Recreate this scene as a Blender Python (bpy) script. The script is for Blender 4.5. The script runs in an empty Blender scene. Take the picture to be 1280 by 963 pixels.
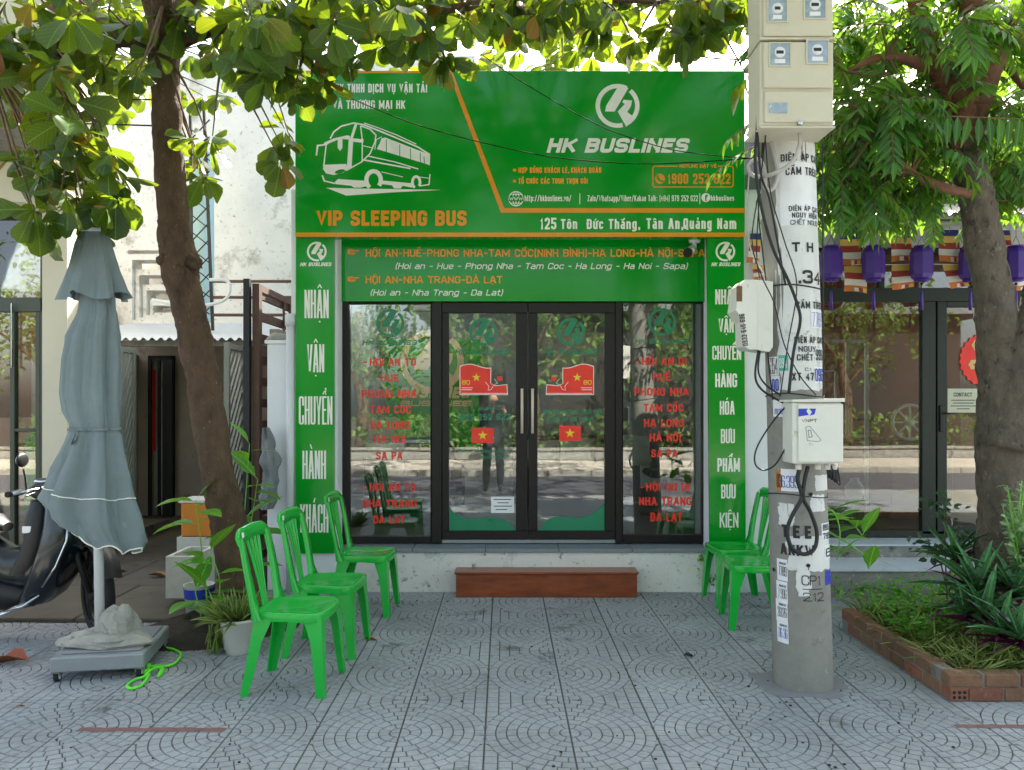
import bpy, math, random, unicodedata
import numpy as np
from mathutils import Vector, Matrix, noise
R = math.radians
rnd = random.Random(7)
S = bpy.context.scene
COL = S.collection
# ------------------------------------------------------------------ camera, world, sun, exposure
F = 960.0; CX = 630.0; CY = 504.0; EYE = 1.55
cam = bpy.data.cameras.new('camera'); cam.sensor_width = 36; cam.lens = 27.0
cam.shift_x = 10/1280; cam.shift_y = 22.5/1280; cam.clip_end = 400; cam.clip_start = 0.05
cam_o = bpy.data.objects.new('camera', cam); COL.objects.link(cam_o)
cam_o.location = (0, 0, EYE); cam_o.rotation_euler = (R(90), 0, 0)
S.camera = cam_o
SUN_EL, SUN_AZ = R(44), R(22)          # high sun behind the shop, a little to the right
world = bpy.data.worlds.new('World'); S.world = world; world.use_nodes = True
wn = world.node_tree; bg = wn.nodes['Background']
sky = wn.nodes.new('ShaderNodeTexSky'); sky.sky_type = 'NISHITA'; sky.sun_disc = False
sky.sun_elevation = SUN_EL; sky.sun_rotation = SUN_AZ; sky.dust_density = 4.0; sky.air_density = 1.0
hz = wn.nodes.new('ShaderNodeHueSaturation'); hz.inputs['Saturation'].default_value = .68      # hazy, whitish tropical sky
wn.links.new(sky.outputs[0], hz.inputs['Color']); wn.links.new(hz.outputs[0], bg.inputs[0]); bg.inputs[1].default_value = 0.12
sl = bpy.data.lights.new('sun', 'SUN'); sl.energy = 5.0; sl.angle = R(0.5); sl.color = (1, .95, .86)
so = bpy.data.objects.new('sun', sl); COL.objects.link(so)
sd = Vector((math.sin(SUN_AZ)*math.cos(SUN_EL), math.cos(SUN_AZ)*math.cos(SUN_EL), math.sin(SUN_EL)))
so.rotation_euler = (-sd).to_track_quat('-Z', 'Y').to_euler(); so.location = (0, 0, 20)
S.view_settings.view_transform = 'Standard'; S.view_settings.look = 'None'
S.view_settings.exposure = 2.4; S.view_settings.gamma = 1.0

def P(px, py, Y): return Vector(((px-CX)/F*Y, Y, EYE-(py-CY)/F*Y))
def X(px, Y): return (px-CX)/F*Y
def Z(py, Y): return EYE-(py-CY)/F*Y
# ------------------------------------------------------------------ materials
def lin(c):
    return tuple((v/12.92 if v <= .04045 else ((v+.055)/1.055)**2.4) for v in c) + (1,)
def hx(h): return tuple(int(h[i:i+2], 16)/255 for i in (0, 2, 4))
def M(name, col, rough=.6, var=.12, vs=4, bump=0, bs=40, metal=0, stain=None, objvar=0, coat=0, spec=.5, emit=0, world_co=False, stretch=None, trans=None, hue=0, grime=0):
    m = bpy.data.materials.new(name); m.use_nodes = True
    n = m.node_tree; L = n.links; b = n.nodes['Principled BSDF']
    c = hx(col) if isinstance(col, str) else col
    base = lin(c)
    tc = n.nodes.new('ShaderNodeTexCoord'); 
    src = tc.outputs['Object']
    if world_co:
        g = n.nodes.new('ShaderNodeNewGeometry'); src = g.outputs['Position']
    oi = n.nodes.new('ShaderNodeObjectInfo')
    add = n.nodes.new('ShaderNodeVectorMath'); add.operation = 'MULTIPLY_ADD'
    L.new(oi.outputs['Random'], add.inputs[0]); add.inputs[1].default_value = (17, 31, 23) if not world_co else (0, 0, 0)
    L.new(src, add.inputs[2]); vec = add.outputs[0]
    if stretch:
        mp = n.nodes.new('ShaderNodeMapping'); mp.inputs['Scale'].default_value = stretch
        L.new(vec, mp.inputs[0]); vec = mp.outputs[0]
    nz = n.nodes.new('ShaderNodeTexNoise'); nz.inputs['Scale'].default_value = vs; nz.inputs['Detail'].default_value = 6; nz.inputs['Roughness'].default_value = .62
    L.new(vec, nz.inputs['Vector'])
    hs = n.nodes.new('ShaderNodeHueSaturation'); hs.inputs['Color'].default_value = base
    mr = n.nodes.new('ShaderNodeMapRange'); mr.inputs[1].default_value = .3; mr.inputs[2].default_value = .7
    mr.inputs[3].default_value = 1-var; mr.inputs[4].default_value = 1+var
    L.new(nz.outputs[0], mr.inputs[0])
    val = mr.outputs[0]
    if objvar:
        mo = n.nodes.new('ShaderNodeMapRange'); mo.inputs[3].default_value = 1-objvar; mo.inputs[4].default_value = 1+objvar
        L.new(oi.outputs['Random'], mo.inputs[0])
        mu = n.nodes.new('ShaderNodeMath'); mu.operation = 'MULTIPLY'; L.new(val, mu.inputs[0]); L.new(mo.outputs[0], mu.inputs[1]); val = mu.outputs[0]
    L.new(val, hs.inputs['Value'])
    if hue:
        mh = n.nodes.new('ShaderNodeMapRange'); mh.inputs[3].default_value = .5-hue; mh.inputs[4].default_value = .5+hue
        L.new(oi.outputs['Random'], mh.inputs[0]); L.new(mh.outputs[0], hs.inputs['Hue'])
    out = hs.outputs[0]
    if stain:
        for (sc, amt, scl) in (stain if isinstance(stain, list) else [stain]):
            n2 = n.nodes.new('ShaderNodeTexNoise'); n2.inputs['Scale'].default_value = scl; n2.inputs['Detail'].default_value = 9; n2.inputs['Roughness'].default_value = .7
            L.new(vec, n2.inputs['Vector'])
            r2 = n.nodes.new('ShaderNodeMapRange'); r2.inputs[1].default_value = .72-amt*.4; r2.inputs[2].default_value = .80-amt*.3; r2.clamp = True
            L.new(n2.outputs[0], r2.inputs[0])
            mx = n.nodes.new('ShaderNodeMix'); mx.data_type = 'RGBA'
            L.new(r2.outputs[0], mx.inputs[0]); L.new(out, mx.inputs[6]); mx.inputs[7].default_value = lin(hx(sc))
            out = mx.outputs[2]
    if grime:
        gg = n.nodes.new('ShaderNodeNewGeometry')
        for sc_, lo, hi, k_ in ((.9, .35, .65, grime), (5, .5, .75, grime*.7), (38, .6, .72, grime*.8)):
            gn = n.nodes.new('ShaderNodeTexNoise'); gn.inputs['Scale'].default_value = sc_; gn.inputs['Detail'].default_value = 7; gn.inputs['Roughness'].default_value = .65; L.new(gg.outputs['Position'], gn.inputs['Vector'])
            gr = n.nodes.new('ShaderNodeMapRange'); gr.inputs[1].default_value = lo; gr.inputs[2].default_value = hi; gr.inputs[3].default_value = 1; gr.inputs[4].default_value = 1-k_; L.new(gn.outputs[0], gr.inputs[0])
            gm = n.nodes.new('ShaderNodeMix'); gm.data_type = 'RGBA'; gm.blend_type = 'MULTIPLY'; gm.inputs[0].default_value = 1; L.new(out, gm.inputs[6]); L.new(gr.outputs[0], gm.inputs[7]); out = gm.outputs[2]
    L.new(out, b.inputs['Base Color'])
    rr = n.nodes.new('ShaderNodeMapRange'); rr.inputs[3].default_value = max(.02, rough-.08); rr.inputs[4].default_value = min(1, rough+.08)
    L.new(nz.outputs[0], rr.inputs[0]); L.new(rr.outputs[0], b.inputs['Roughness'])
    b.inputs['Metallic'].default_value = metal; b.inputs['Coat Weight'].default_value = coat; b.inputs['Coat Roughness'].default_value = .08
    b.inputs['Specular IOR Level'].default_value = spec
    if bump:
        n3 = n.nodes.new('ShaderNodeTexNoise'); n3.inputs['Scale'].default_value = bs; n3.inputs['Detail'].default_value = 8; n3.inputs['Roughness'].default_value = .65
        L.new(vec, n3.inputs['Vector'])
        bm_ = n.nodes.new('ShaderNodeBump'); bm_.inputs['Strength'].default_value = min(1, bump); bm_.inputs['Distance'].default_value = .02*max(1, bump)
        L.new(n3.outputs[0], bm_.inputs['Height']); L.new(bm_.outputs[0], b.inputs['Normal'])
    if emit:
        b.inputs['Emission Color'].default_value = base; b.inputs['Emission Strength'].default_value = emit
    if trans:
        tb = n.nodes.new('ShaderNodeBsdfTranslucent'); ms = n.nodes.new('ShaderNodeMixShader')
        h2 = n.nodes.new('ShaderNodeHueSaturation'); h2.inputs['Color'].default_value = lin(hx(trans[0])); L.new(val, h2.inputs['Value'])
        L.new(h2.outputs[0], tb.inputs[0]); ms.inputs[0].default_value = trans[1]
        L.new(b.outputs[0], ms.inputs[1]); L.new(tb.outputs[0], ms.inputs[2])
        L.new(ms.outputs[0], n.nodes['Material Output'].inputs[0])
    return m

def leafmat(name, dark, light, tcol, rough=.38, tw=.5):
    """leaf whose hue differs from leaf to leaf: object random for single leaves, island random for joined ones"""
    m = bpy.data.materials.new(name); m.use_nodes = True
    n = m.node_tree; L = n.links; b = n.nodes['Principled BSDF']
    g = n.nodes.new('ShaderNodeNewGeometry'); oi = n.nodes.new('ShaderNodeObjectInfo')
    a = n.nodes.new('ShaderNodeMath'); L.new(g.outputs['Random Per Island'], a.inputs[0]); L.new(oi.outputs['Random'], a.inputs[1])
    f = n.nodes.new('ShaderNodeMath'); f.operation = 'FRACT'; L.new(a.outputs[0], f.inputs[0])
    cr = n.nodes.new('ShaderNodeValToRGB'); L.new(f.outputs[0], cr.inputs[0])
    e = cr.color_ramp.elements; e[0].color = lin(hx(dark)); e[1].color = lin(hx(light)); e[1].position = .9
    x = e.new(.55); x.color = lin(tuple((p*.55+q*.45) for p, q in zip(hx(dark), hx(light))))
    if name == 'almond_leaf':
        x = e.new(.97); x.color = lin(hx('8a4a22'))
    tc = n.nodes.new('ShaderNodeTexCoord'); nz = n.nodes.new('ShaderNodeTexNoise'); nz.inputs['Scale'].default_value = 25
    L.new(tc.outputs['Object'], nz.inputs['Vector'])
    # veins: midrib and side veins from the leaf's own UV (u along, v across)
    sp = n.nodes.new('ShaderNodeSeparateXYZ'); L.new(tc.outputs['UV'], sp.inputs[0])
    def mt(op, a_, b_=None):
        k = n.nodes.new('ShaderNodeMath'); k.operation = op
        for i_, w_ in enumerate((a_, b_)):
            if w_ is None: continue
            if isinstance(w_, (int, float)): k.inputs[i_].default_value = w_
            else: L.new(w_, k.inputs[i_])
        return k.outputs[0]
    av = mt('ABSOLUTE', sp.outputs[1]); saw = mt('FRACT', mt('MULTIPLY', mt('SUBTRACT', sp.outputs[0], mt('MULTIPLY', av, .9)), 9.0))
    vein = mt('MAXIMUM', mt('LESS_THAN', av, .014), mt('MULTIPLY', mt('LESS_THAN', saw, .14), .45))
    vm = n.nodes.new('ShaderNodeMix'); vm.data_type = 'RGBA'; L.new(mt('MULTIPLY', vein, .5), vm.inputs[0]); L.new(cr.outputs[0], vm.inputs[6]); vm.inputs[7].default_value = lin(tuple(min(1, c_*1.5+.08) for c_ in hx(light)))
    mx = n.nodes.new('ShaderNodeHueSaturation'); mr = n.nodes.new('ShaderNodeMapRange'); mr.inputs[3].default_value = .75; mr.inputs[4].default_value = 1.25
    L.new(nz.outputs[0], mr.inputs[0]); L.new(mr.outputs[0], mx.inputs['Value']); L.new(vm.outputs[2], mx.inputs['Color'])
    L.new(mx.outputs[0], b.inputs['Base Color']); b.inputs['Roughness'].default_value = rough
    tb = n.nodes.new('ShaderNodeBsdfTranslucent'); ms = n.nodes.new('ShaderNodeMixShader'); ms.inputs[0].default_value = tw
    t2 = n.nodes.new('ShaderNodeMix'); t2.data_type = 'RGBA'; t2.inputs[0].default_value = .35
    t2.inputs[6].default_value = lin(hx(tcol)); L.new(mx.outputs[0], t2.inputs[7]); L.new(t2.outputs[2], tb.inputs[0])
    L.new(b.outputs[0], ms.inputs[1]); L.new(tb.outputs[0], ms.inputs[2]); L.new(ms.outputs[0], n.nodes['Material Output'].inputs[0])
    return m

def glassmat(name, ior=1.75, tint=(.86, .9, .88)):
    m = bpy.data.materials.new(name); m.use_nodes = True
    n = m.node_tree; L = n.links; n.nodes.remove(n.nodes['Principled BSDF'])
    t = n.nodes.new('ShaderNodeBsdfTransparent'); t.inputs[0].default_value = tint+(1,)
    g = n.nodes.new('ShaderNodeBsdfGlossy'); g.inputs['Roughness'].default_value = .012; g.inputs[0].default_value = (1, 1, 1, 1)
    f = n.nodes.new('ShaderNodeFresnel'); f.inputs[0].default_value = ior
    ms = n.nodes.new('ShaderNodeMixShader'); L.new(f.outputs[0], ms.inputs[0]); L.new(t.outputs[0], ms.inputs[1]); L.new(g.outputs[0], ms.inputs[2])
    L.new(ms.outputs[0], n.nodes['Material Output'].inputs[0])
    tc = n.nodes.new('ShaderNodeTexCoord'); nz = n.nodes.new('ShaderNodeTexNoise'); nz.inputs['Scale'].default_value = 1.3
    L.new(tc.outputs['Object'], nz.inputs[0]); bu = n.nodes.new('ShaderNodeBump'); bu.inputs['Strength'].default_value = .012; bu.inputs['Distance'].default_value = .05
    L.new(nz.outputs[0], bu.inputs['Height']); L.new(bu.outputs[0], g.inputs['Normal'])
    return m

m_green = M('sign_green_vinyl', '049424', .14, .06, 2, bump=.05, bs=2.5, spec=.42)
m_orange = M('orange_vinyl', 'e8901a', .25, .05, 5)
m_orange2 = M('dull_orange_vinyl', 'ff9c26', .45, .06, 9)
m_white = M('white_vinyl', 'efede4', .3, .05, 5)
m_redv = M('red_vinyl', 'f03424', .35, .1, 8)
m_tealv = M('teal_vinyl', '12805a', .3, .08, 8)
m_yel = M('yellow_vinyl', 'f2cf28', .35, .05, 8)
m_black = M('black_aluminium', '191514', .4, .2, 3, metal=0, spec=.35, stain=('6a6258', .1, 14))
m_dark = M('dark_void', '141413', .7)
m_gold = M('gold_letters', 'd9b877', .35, .06, 5)
m_plaster = M('weathered_white_plaster', 'dedcd6', .85, .08, 2, bump=.3, bs=30, world_co=True, stain=[('a8a498', .40, 2.5), ('4a4a42', .34, 14), ('5a574c', .26, 34)])
m_wall = M('white_painted_wall', 'e6e8ec', .7, .04, 2, bump=.05, bs=40, world_co=True, stain=('b8bcc2', .2, 3))
m_inner = M('interior_wall', '8f938b', .7, .05, 2)
m_infloor = M('interior_floor', '6d665c', .3, .1, 3)
m_granite = M('grey_granite_slab', '7d848c', .45, .12, 60, stain=('5c6268', .2, 8), world_co=True)
m_tile = M('grey_paving_tile', 'a2a5a9', .6, .14, 45, bump=.12, bs=160, objvar=.08, stain=[('6b6c66', .34, 3), ('aaa79e', .28, 5), ('5e5c54', .14, 26)], spec=.4, grime=.24)
m_joint = M('paving_groove', '53534f', .9, .2, 12)
m_asph = M('asphalt', '55555a', .85, .15, 30, bump=.3, bs=200, world_co=True, stain=('3f3f42', .25, 1.2))
m_soil = M('dark_soil', '3b3128', .95, .35, 12, bump=.8, bs=40)
m_conc = M('concrete', '8d8a80', .85, .12, 6, bump=.25, bs=50, stain=[('5d5a52', .3, 4), ('b8b4a8', .25, 9)], world_co=True)
m_conc_d = M('dirty_concrete_floor', '5c554a', .85, .2, 3, bump=.25, bs=30, stain=('3c362d', .35, 2.5), objvar=.12)
m_mould = M('mouldy_render', '8e8c84', .9, .2, 5, bump=.5, bs=30, world_co=True, stain=[('35342f', .42, 7), ('cfccc2', .32, 11)])
m_marble = M('pale_marble_tread', 'c3cbd2', .3, .08, 6, stain=('98a0a8', .25, 5), world_co=True)
m_chair = M('green_plastic', '0cb038', .24, .07, 3, spec=.5, coat=.25, objvar=.06, bump=.03, bs=14, stain=[('34b458', .08, 9), ('228a3c', .10, 16)])
m_poleg = M('pole_concrete', '8c8a82', .85, .12, 9, bump=.25, bs=70, stain=[('66635b', .28, 6), ('b0ada4', .25, 14)])
m_paint = M('white_flaking_paint', 'd8d8d4', .7, .06, 6, bump=.12, bs=40, stain=[('7b7770', .3, 12), ('a9a59c', .3, 5)])
m_paper = M('paper', 'e8e8ea', .7, .05, 9)
m_ink = M('black_ink', '2b2b2d', .7, .2, 20)
m_blue = M('blue_ink', '2b3fb0', .6, .15, 20)
m_beige = M('beige_box_paint', 'cdc6b0', .5, .06, 4, stain=('a0967c', .18, 9), bump=.03)
m_cream = M('cream_box_paint', 'dddbd0', .45, .05, 5, stain=('9b988c', .2, 12))
m_cable = M('black_cable', '1a1a1c', .5, .2, 10)
m_gcable = M('grey_conduit', 'b4b0aa', .5, .1, 10)
m_bark = M('almond_bark', '66503e', .92, .35, 14, bump=1.6, bs=55, stain=[('3a2d24', .36, 9), ('5d5a48', .25, 4), ('c9c4b4', .24, 70)], stretch=(1, 1, .5))
m_bark2 = M('lichen_bark', '756a5e', .92, .35, 16, bump=2.0, bs=48, stain=[('3a2c22', .40, 22), ('a3a294', .26, 12), ('b5b3a6', .24, 34)], stretch=(1, 1, .55))
m_branch2 = M('red_brown_bark', '7a5240', .85, .3, 9, bump=.8, bs=30)
m_twig = M('twig', '6d5840', .8, .2, 10)
m_almond = leafmat('almond_leaf', '18381a', '466a1e', 'a8bc1c', .45, .35)
m_mahog = leafmat('pinnate_leaf', '1a451c', '447a2a', '9cc42c', .42, .38)
m_farleaf = leafmat('street_tree_leaf', '2c4a20', '6e8c3a', '93a83a', .55, .4)
m_plant = leafmat('garden_leaf', '2f7a22', '6fb53a', 'a8d83a', .35, .35)
m_grass = leafmat('grass_blade', '38571f', '6f7a3c', '8aa040', .6, .25)
m_dry = leafmat('dry_leaf', '8a4f26', 'b98a56', 'b07030', .7, .2)
m_umb = M('grey_blue_canvas', '768385', .88, .1, 5, bump=.35, bs=16, stain=('8f9894', .2, 6))
m_steel = M('painted_steel_grey', '8f9498', .45, .06, 8, metal=.2)
m_wpole = M('white_metal', 'd2d5d8', .35, .04, 4)
m_rock = M('limestone', '9c9a92', .9, .2, 9, bump=.8, bs=18, stain=('6a675f', .3, 9))
m_rope = M('lime_rope', '6ff03a', .6, .1, 90, bump=.3, bs=200)
m_step = M('red_brown_glaze', '84401f', .32, .35, 5, coat=.2, bump=.05, stretch=(1, 4, 4))
m_brick = M('orange_hollow_brick', '8c5a46', .9, .2, 14, bump=.5, bs=60, objvar=.2, stain=[('857c70', .46, 7), ('4a4538', .34, 9)])
m_mortar = M('mortar', '87807a', .95, .15, 9, bump=.6, bs=60, stain=('5a5548', .35, 6))
m_moss = M('mossy_brick', '82604a', .9, .2, 9, bump=.5, bs=50, objvar=.2, stain=[('4a4c30', .42, 5), ('9a8d80', .28, 9)])
m_rust = M('rusty_brown_steel', '5a4236', .7, .25, 8, stain=('8a6048', .25, 6))
m_gate = M('grey_green_steel', '8c9188', .6, .1, 8)
m_tinroof = M('white_tin_roof', 'dfe1e0', .4, .05, 3, metal=.2)
m_greyroof = M('grey_tin_roof', '6a6e70', .5, .12, 3, metal=.4)
m_beigew = M('cream_wall', 'd6cfb8', .75, .04, 2, world_co=True, stain=('a89f88', .2, 3))
m_alum = M('olive_aluminium', '4a5046', .45, .08, 4, metal=.3)
m_dgreen = M('dark_green_frame', '1f2a22', .45, .1, 4, metal=.2)
m_brownw = M('brown_interior', '7a5238', .7, .2, 2)
m_plastb = M('black_plastic', '121314', .5, .1, 8)
m_bike = M('dark_blue_green_paint', '08131c', .25, .1, 6, coat=.35)
m_rubber = M('rubber', '1d1d1d', .85, .1, 20)
m_chrome = M('chrome', 'c8ccd0', .18, .05, 6, metal=1)
m_foam = M('styrofoam', 'd5d3c8', .85, .06, 20, bump=.2, bs=90, stain=('8d897c', .22, 9))
m_orb = M('orange_crate', 'd98426', .6, .1, 5)
m_purple = M('purple_satin', '46248a', .4, .06, 5)
m_wood = M('wood', '6d4a30', .6, .2, 8, stretch=(1, 1, 6))
m_sofa = M('dark_leather', '25262a', .4, .1, 6)
m_cush = M('grey_cushion', 'a7a89c', .9, .08, 9)
m_bag = M('grey_plastic_bag', '7c8084', .5, .12, 9, bump=.4, bs=20)
m_pot = M('white_pot', 'd3d1cc', .5, .06, 8, stain=('88857a', .25, 9))
m_redpaint = M('faded_red_paint', '7d5a58', .8, .25, 12, bump=.15, bs=60)
m_patch = M('smeared_cement', '85868a', .85, .1, 6, bump=.2, bs=60)
m_skin = M('skin', 'b98566', .55, .05, 9)
m_shirt = M('dark_shirt', '23262c', .85, .1, 9)
m_trouser = M('black_trousers', '1b1c20', .85, .1, 9)
m_glass = glassmat('shop_glass', 1.95)
m_paleslab = M('sunlit_pale_slabs', 'c2b8a8', .85, .1, 4, world_co=True, stain=('8f877a', .25, 3))
m_glass2 = glassmat('dark_window_glass', 1.8, (.7, .72, .68))
m_tube = M('lamp_tube', 'f4f8ff', .4, emit=35)
m_led = M('meter_window', '98a6b4', .15, .2, 30, coat=.6, stain=('d5dde4', .3, 30))
m_lamp = M('motorbike_lens', 'c8b8a0', .1, coat=1)

# ------------------------------------------------------------------ mesh helpers
class MB:
    def __init__(s): s.v = []; s.f = []; s.mi = []; s.cur = 0; s.smooth = []; s.sm = False
    def add(s, vs, fs, sm=None):
        o = len(s.v); s.v += [tuple(v) for v in vs]
        for f in fs:
            s.f.append(tuple(i+o for i in f)); s.mi.append(s.cur); s.smooth.append(s.sm if sm is None else sm)
        return s
    def box(s, a, b, bev=0):
        x0, y0, z0 = [min(p, q) for p, q in zip(a, b)]; x1, y1, z1 = [max(p, q) for p, q in zip(a, b)]
        if bev:
            bev = min(bev, (x1-x0)*.45, (y1-y0)*.45, (z1-z0)*.45)
            vs = []; idx = {}
            for i, x in enumerate((x0, x1)):
                for j, y in enumerate((y0, y1)):
                    for k, z in enumerate((z0, z1)):
                        sx, sy, sz = 1-2*i, 1-2*j, 1-2*k
                        idx[(i, j, k, 0)] = len(vs); vs.append((x, y+sy*bev, z+sz*bev))
                        idx[(i, j, k, 1)] = len(vs); vs.append((x+sx*bev, y, z+sz*bev))
                        idx[(i, j, k, 2)] = len(vs); vs.append((x+sx*bev, y+sy*bev, z))
            g = lambda i, j, k, a: idx[(i, j, k, a)]
            fs = []
            for i in (0, 1): fs.append([g(i, 0, 0, 0), g(i, 1, 0, 0), g(i, 1, 1, 0), g(i, 0, 1, 0)][::(-1 if i == 0 else 1)])
            for j in (0, 1): fs.append([g(0, j, 0, 1), g(1, j, 0, 1), g(1, j, 1, 1), g(0, j, 1, 1)][::(-1 if j == 1 else 1)])
            for k in (0, 1): fs.append([g(0, 0, k, 2), g(1, 0, k, 2), g(1, 1, k, 2), g(0, 1, k, 2)][::(-1 if k == 0 else 1)])
            for j in (0, 1):
                for k in (0, 1): fs.append([g(0, j, k, 1), g(1, j, k, 1), g(1, j, k, 2), g(0, j, k, 2)])
            for i in (0, 1):
                for k in (0, 1): fs.append([g(i, 0, k, 0), g(i, 1, k, 0), g(i, 1, k, 2), g(i, 0, k, 2)])
            for i in (0, 1):
                for j in (0, 1): fs.append([g(i, j, 0, 0), g(i, j, 1, 0), g(i, j, 1, 1), g(i, j, 0, 1)])
            for i in (0, 1):
                for j in (0, 1):
                    for k in (0, 1): fs.append([g(i, j, k, 0), g(i, j, k, 1), g(i, j, k, 2)])
            return s.add(vs, fs)
        vs = [(x0, y0, z0), (x1, y0, z0), (x1, y1, z0), (x0, y1, z0), (x0, y0, z1), (x1, y0, z1), (x1, y1, z1), (x0, y1, z1)]
        return s.add(vs, [(0, 3, 2, 1), (4, 5, 6, 7), (0, 1, 5, 4), (1, 2, 6, 5), (2, 3, 7, 6), (3, 0, 4, 7)])
    def beam(s, p, q, w, h, up=(0, 0, 1)):
        p = Vector(p); q = Vector(q); d = (q-p).normalized(); u = Vector(up)
        if abs(d.dot(u)) > .98: u = Vector((1, 0, 0))
        r = d.cross(u).normalized(); u = r.cross(d)
        vs = [e + r*a*w/2 + u*b*h/2 for e in (p, q) for a, b in ((-1, -1), (1, -1), (1, 1), (-1, 1))]
        return s.add(vs, [(0, 1, 2, 3), (7, 6, 5, 4), (0, 4, 5, 1), (1, 5, 6, 2), (2, 6, 7, 3), (3, 7, 4, 0)])
    def tube(s, pts, r, n=8, closed=False, caps=True, rough=0):
        pts = [Vector(p) for p in pts]; k = len(pts)
        rs = r if isinstance(r, (list, tuple)) else [r]*k
        rings = []; prev = None; vs = []
        for i, p in enumerate(pts):
            a = pts[(i-1) % k] if (i or closed) else p; b = pts[(i+1) % k] if (i < k-1 or closed) else p
            d = (b-a)
            d = d.normalized() if d.length > 1e-9 else Vector((0, 0, 1))
            if prev is None:
                u = Vector((0, 0, 1)) if abs(d.z) < .9 else Vector((1, 0, 0))
                u = (u - d*u.dot(d)).normalized()
            else: u = (prev - d*prev.dot(d)).normalized()
            prev = u; w = d.cross(u)
            for j in range(n):
                a_ = 2*math.pi*j/n; rr = rs[i]
                if rough:
                    q = p + u*math.cos(a_)*rr + w*math.sin(a_)*rr
                    rr *= 1 + rough*(.8*noise.noise(q*6)+.6*noise.noise(q*17)+.35*noise.noise(q*41))
                vs.append(p + u*math.cos(a_)*rr + w*math.sin(a_)*rr)
        fs = []
        for i in range(k if closed else k-1):
            i2 = (i+1) % k
            for j in range(n): fs.append((i*n+j, i*n+(j+1) % n, i2*n+(j+1) % n, i2*n+j))
        s.add(vs, fs, True)
        if caps and not closed:
            o = len(s.v)-len(vs)
            s.f.append(tuple(o+j for j in range(n))[::-1]); s.mi.append(s.cur); s.smooth.append(False)
            s.f.append(tuple(o+(k-1)*n+j for j in range(n))); s.mi.append(s.cur); s.smooth.append(False)
        return s
    def lathe(s, prof, c, n=20, axis='z'):
        vs = []
        for (r, h) in prof:
            for j in range(n):
                a = 2*math.pi*j/n
                p = (r*math.cos(a), r*math.sin(a), h) if axis == 'z' else ((r*math.cos(a), h, r*math.sin(a)) if axis == 'y' else (h, r*math.cos(a), r*math.sin(a)))
                vs.append((c[0]+p[0], c[1]+p[1], c[2]+p[2]))
        fs = [(i*n+j, i*n+(j+1) % n, (i+1)*n+(j+1) % n, (i+1)*n+j) for i in range(len(prof)-1) for j in range(n)]
        return s.add(vs, fs, True)
    def ell(s, c, r, n=14, m=9, lump=0):
        vs = []
        for i in range(m+1):
            t = math.pi*i/m
            for j in range(n):
                a = 2*math.pi*j/n
                d = Vector((math.sin(t)*math.cos(a), math.sin(t)*math.sin(a), math.cos(t)))
                k = 1 + (lump*noise.noise(d*1.7+Vector(c)*3) if lump else 0)
                vs.append((c[0]+d.x*r[0]*k, c[1]+d.y*r[1]*k, c[2]+d.z*r[2]*k))
        fs = [(i*n+j, (i+1)*n+j, (i+1)*n+(j+1) % n, i*n+(j+1) % n) for i in range(m) for j in range(n)]
        return s.add(vs, fs, True)
    def prism(s, poly, y0, y1):
        """polygon in the x-z plane (counter-clockwise seen from -y), given thickness along y"""
        n = len(poly)
        vs = [(x, y0, z) for x, z in poly] + [(x, y1, z) for x, z in poly]
        fs = [tuple(range(n)), tuple(range(2*n-1, n-1, -1))] + [(i, i+n, (i+1) % n+n, (i+1) % n) for i in range(n)]
        return s.add(vs, fs)
    def grid(s, rows, closed=False, sm=True):
        k = len(rows[0]); vs = [p for r_ in rows for p in r_]
        fs = [(i*k+j, i*k+(j+1) % k, (i+1)*k+(j+1) % k, (i+1)*k+j) for i in range(len(rows)-1) for j in range(k if closed else k-1)]
        return s.add(vs, fs, sm)

BASE = {}
def mesh_from(name, mb, mats, off=(0, 0, 0)):
    me = bpy.data.meshes.new(name)
    v = np.array(mb.v, dtype=float) - np.array(off) if len(mb.v) else np.zeros((0, 3))
    me.from_pydata(v.tolist(), [], mb.f)
    for m in (mats if isinstance(mats, (list, tuple)) else [mats]): me.materials.append(m)
    if any(mb.mi): me.polygons.foreach_set('material_index', mb.mi)
    me.polygons.foreach_set('use_smooth', mb.smooth)
    me.update(); return me
def tag(o, label=None, cat=None, group=None, kind=None):
    if label: o['label'] = label
    if cat: o['category'] = cat
    if group: o['group'] = group
    if kind: o['kind'] = kind
    return o
def thing(name, loc, label, cat, group=None):
    o = bpy.data.objects.new(name, None); COL.objects.link(o); o.location = loc; o.empty_display_size = .1
    BASE[o.name] = Vector(loc); return tag(o, label, cat, group)
def part(name, mb, mat, parent, label=None, kind=None):
    """mesh given in world coordinates, linked as a child of parent"""
    b = BASE.get(parent.name, Vector((0, 0, 0)))
    o = bpy.data.objects.new(name, mesh_from(name, mb, mat, b)); COL.objects.link(o); o.parent = parent
    BASE[o.name] = b
    return tag(o, label, None, None, kind)
def single(name, mb, mat, label, cat, base=None, group=None, kind=None):
    if base is None:
        a = np.array(mb.v); base = (float((a[:, 0].min()+a[:, 0].max())/2), float((a[:, 1].min()+a[:, 1].max())/2), float(a[:, 2].min()))
    o = bpy.data.objects.new(name, mesh_from(name, mb, mat, base)); COL.objects.link(o); o.location = base
    BASE[o.name] = Vector(base)
    return tag(o, label, cat, group, kind)
def struct(name, mb, mat, kind='structure'):
    o = bpy.data.objects.new(name, mesh_from(name, mb, mat)); COL.objects.link(o); o['kind'] = kind; BASE[o.name] = Vector((0, 0, 0)); return o
def copy_tree(o, loc, rotz=None, label=None, parent=None):
    c = o.copy(); COL.objects.link(c)
    if parent is not None: c.parent = parent
    if loc is not None:
        c.location = loc
    if rotz is not None: c.rotation_euler = (0, 0, rotz)
    if label: c['label'] = label
    for ch in list(o.children): copy_tree(ch, None, None, None, c)
    return c

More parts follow.
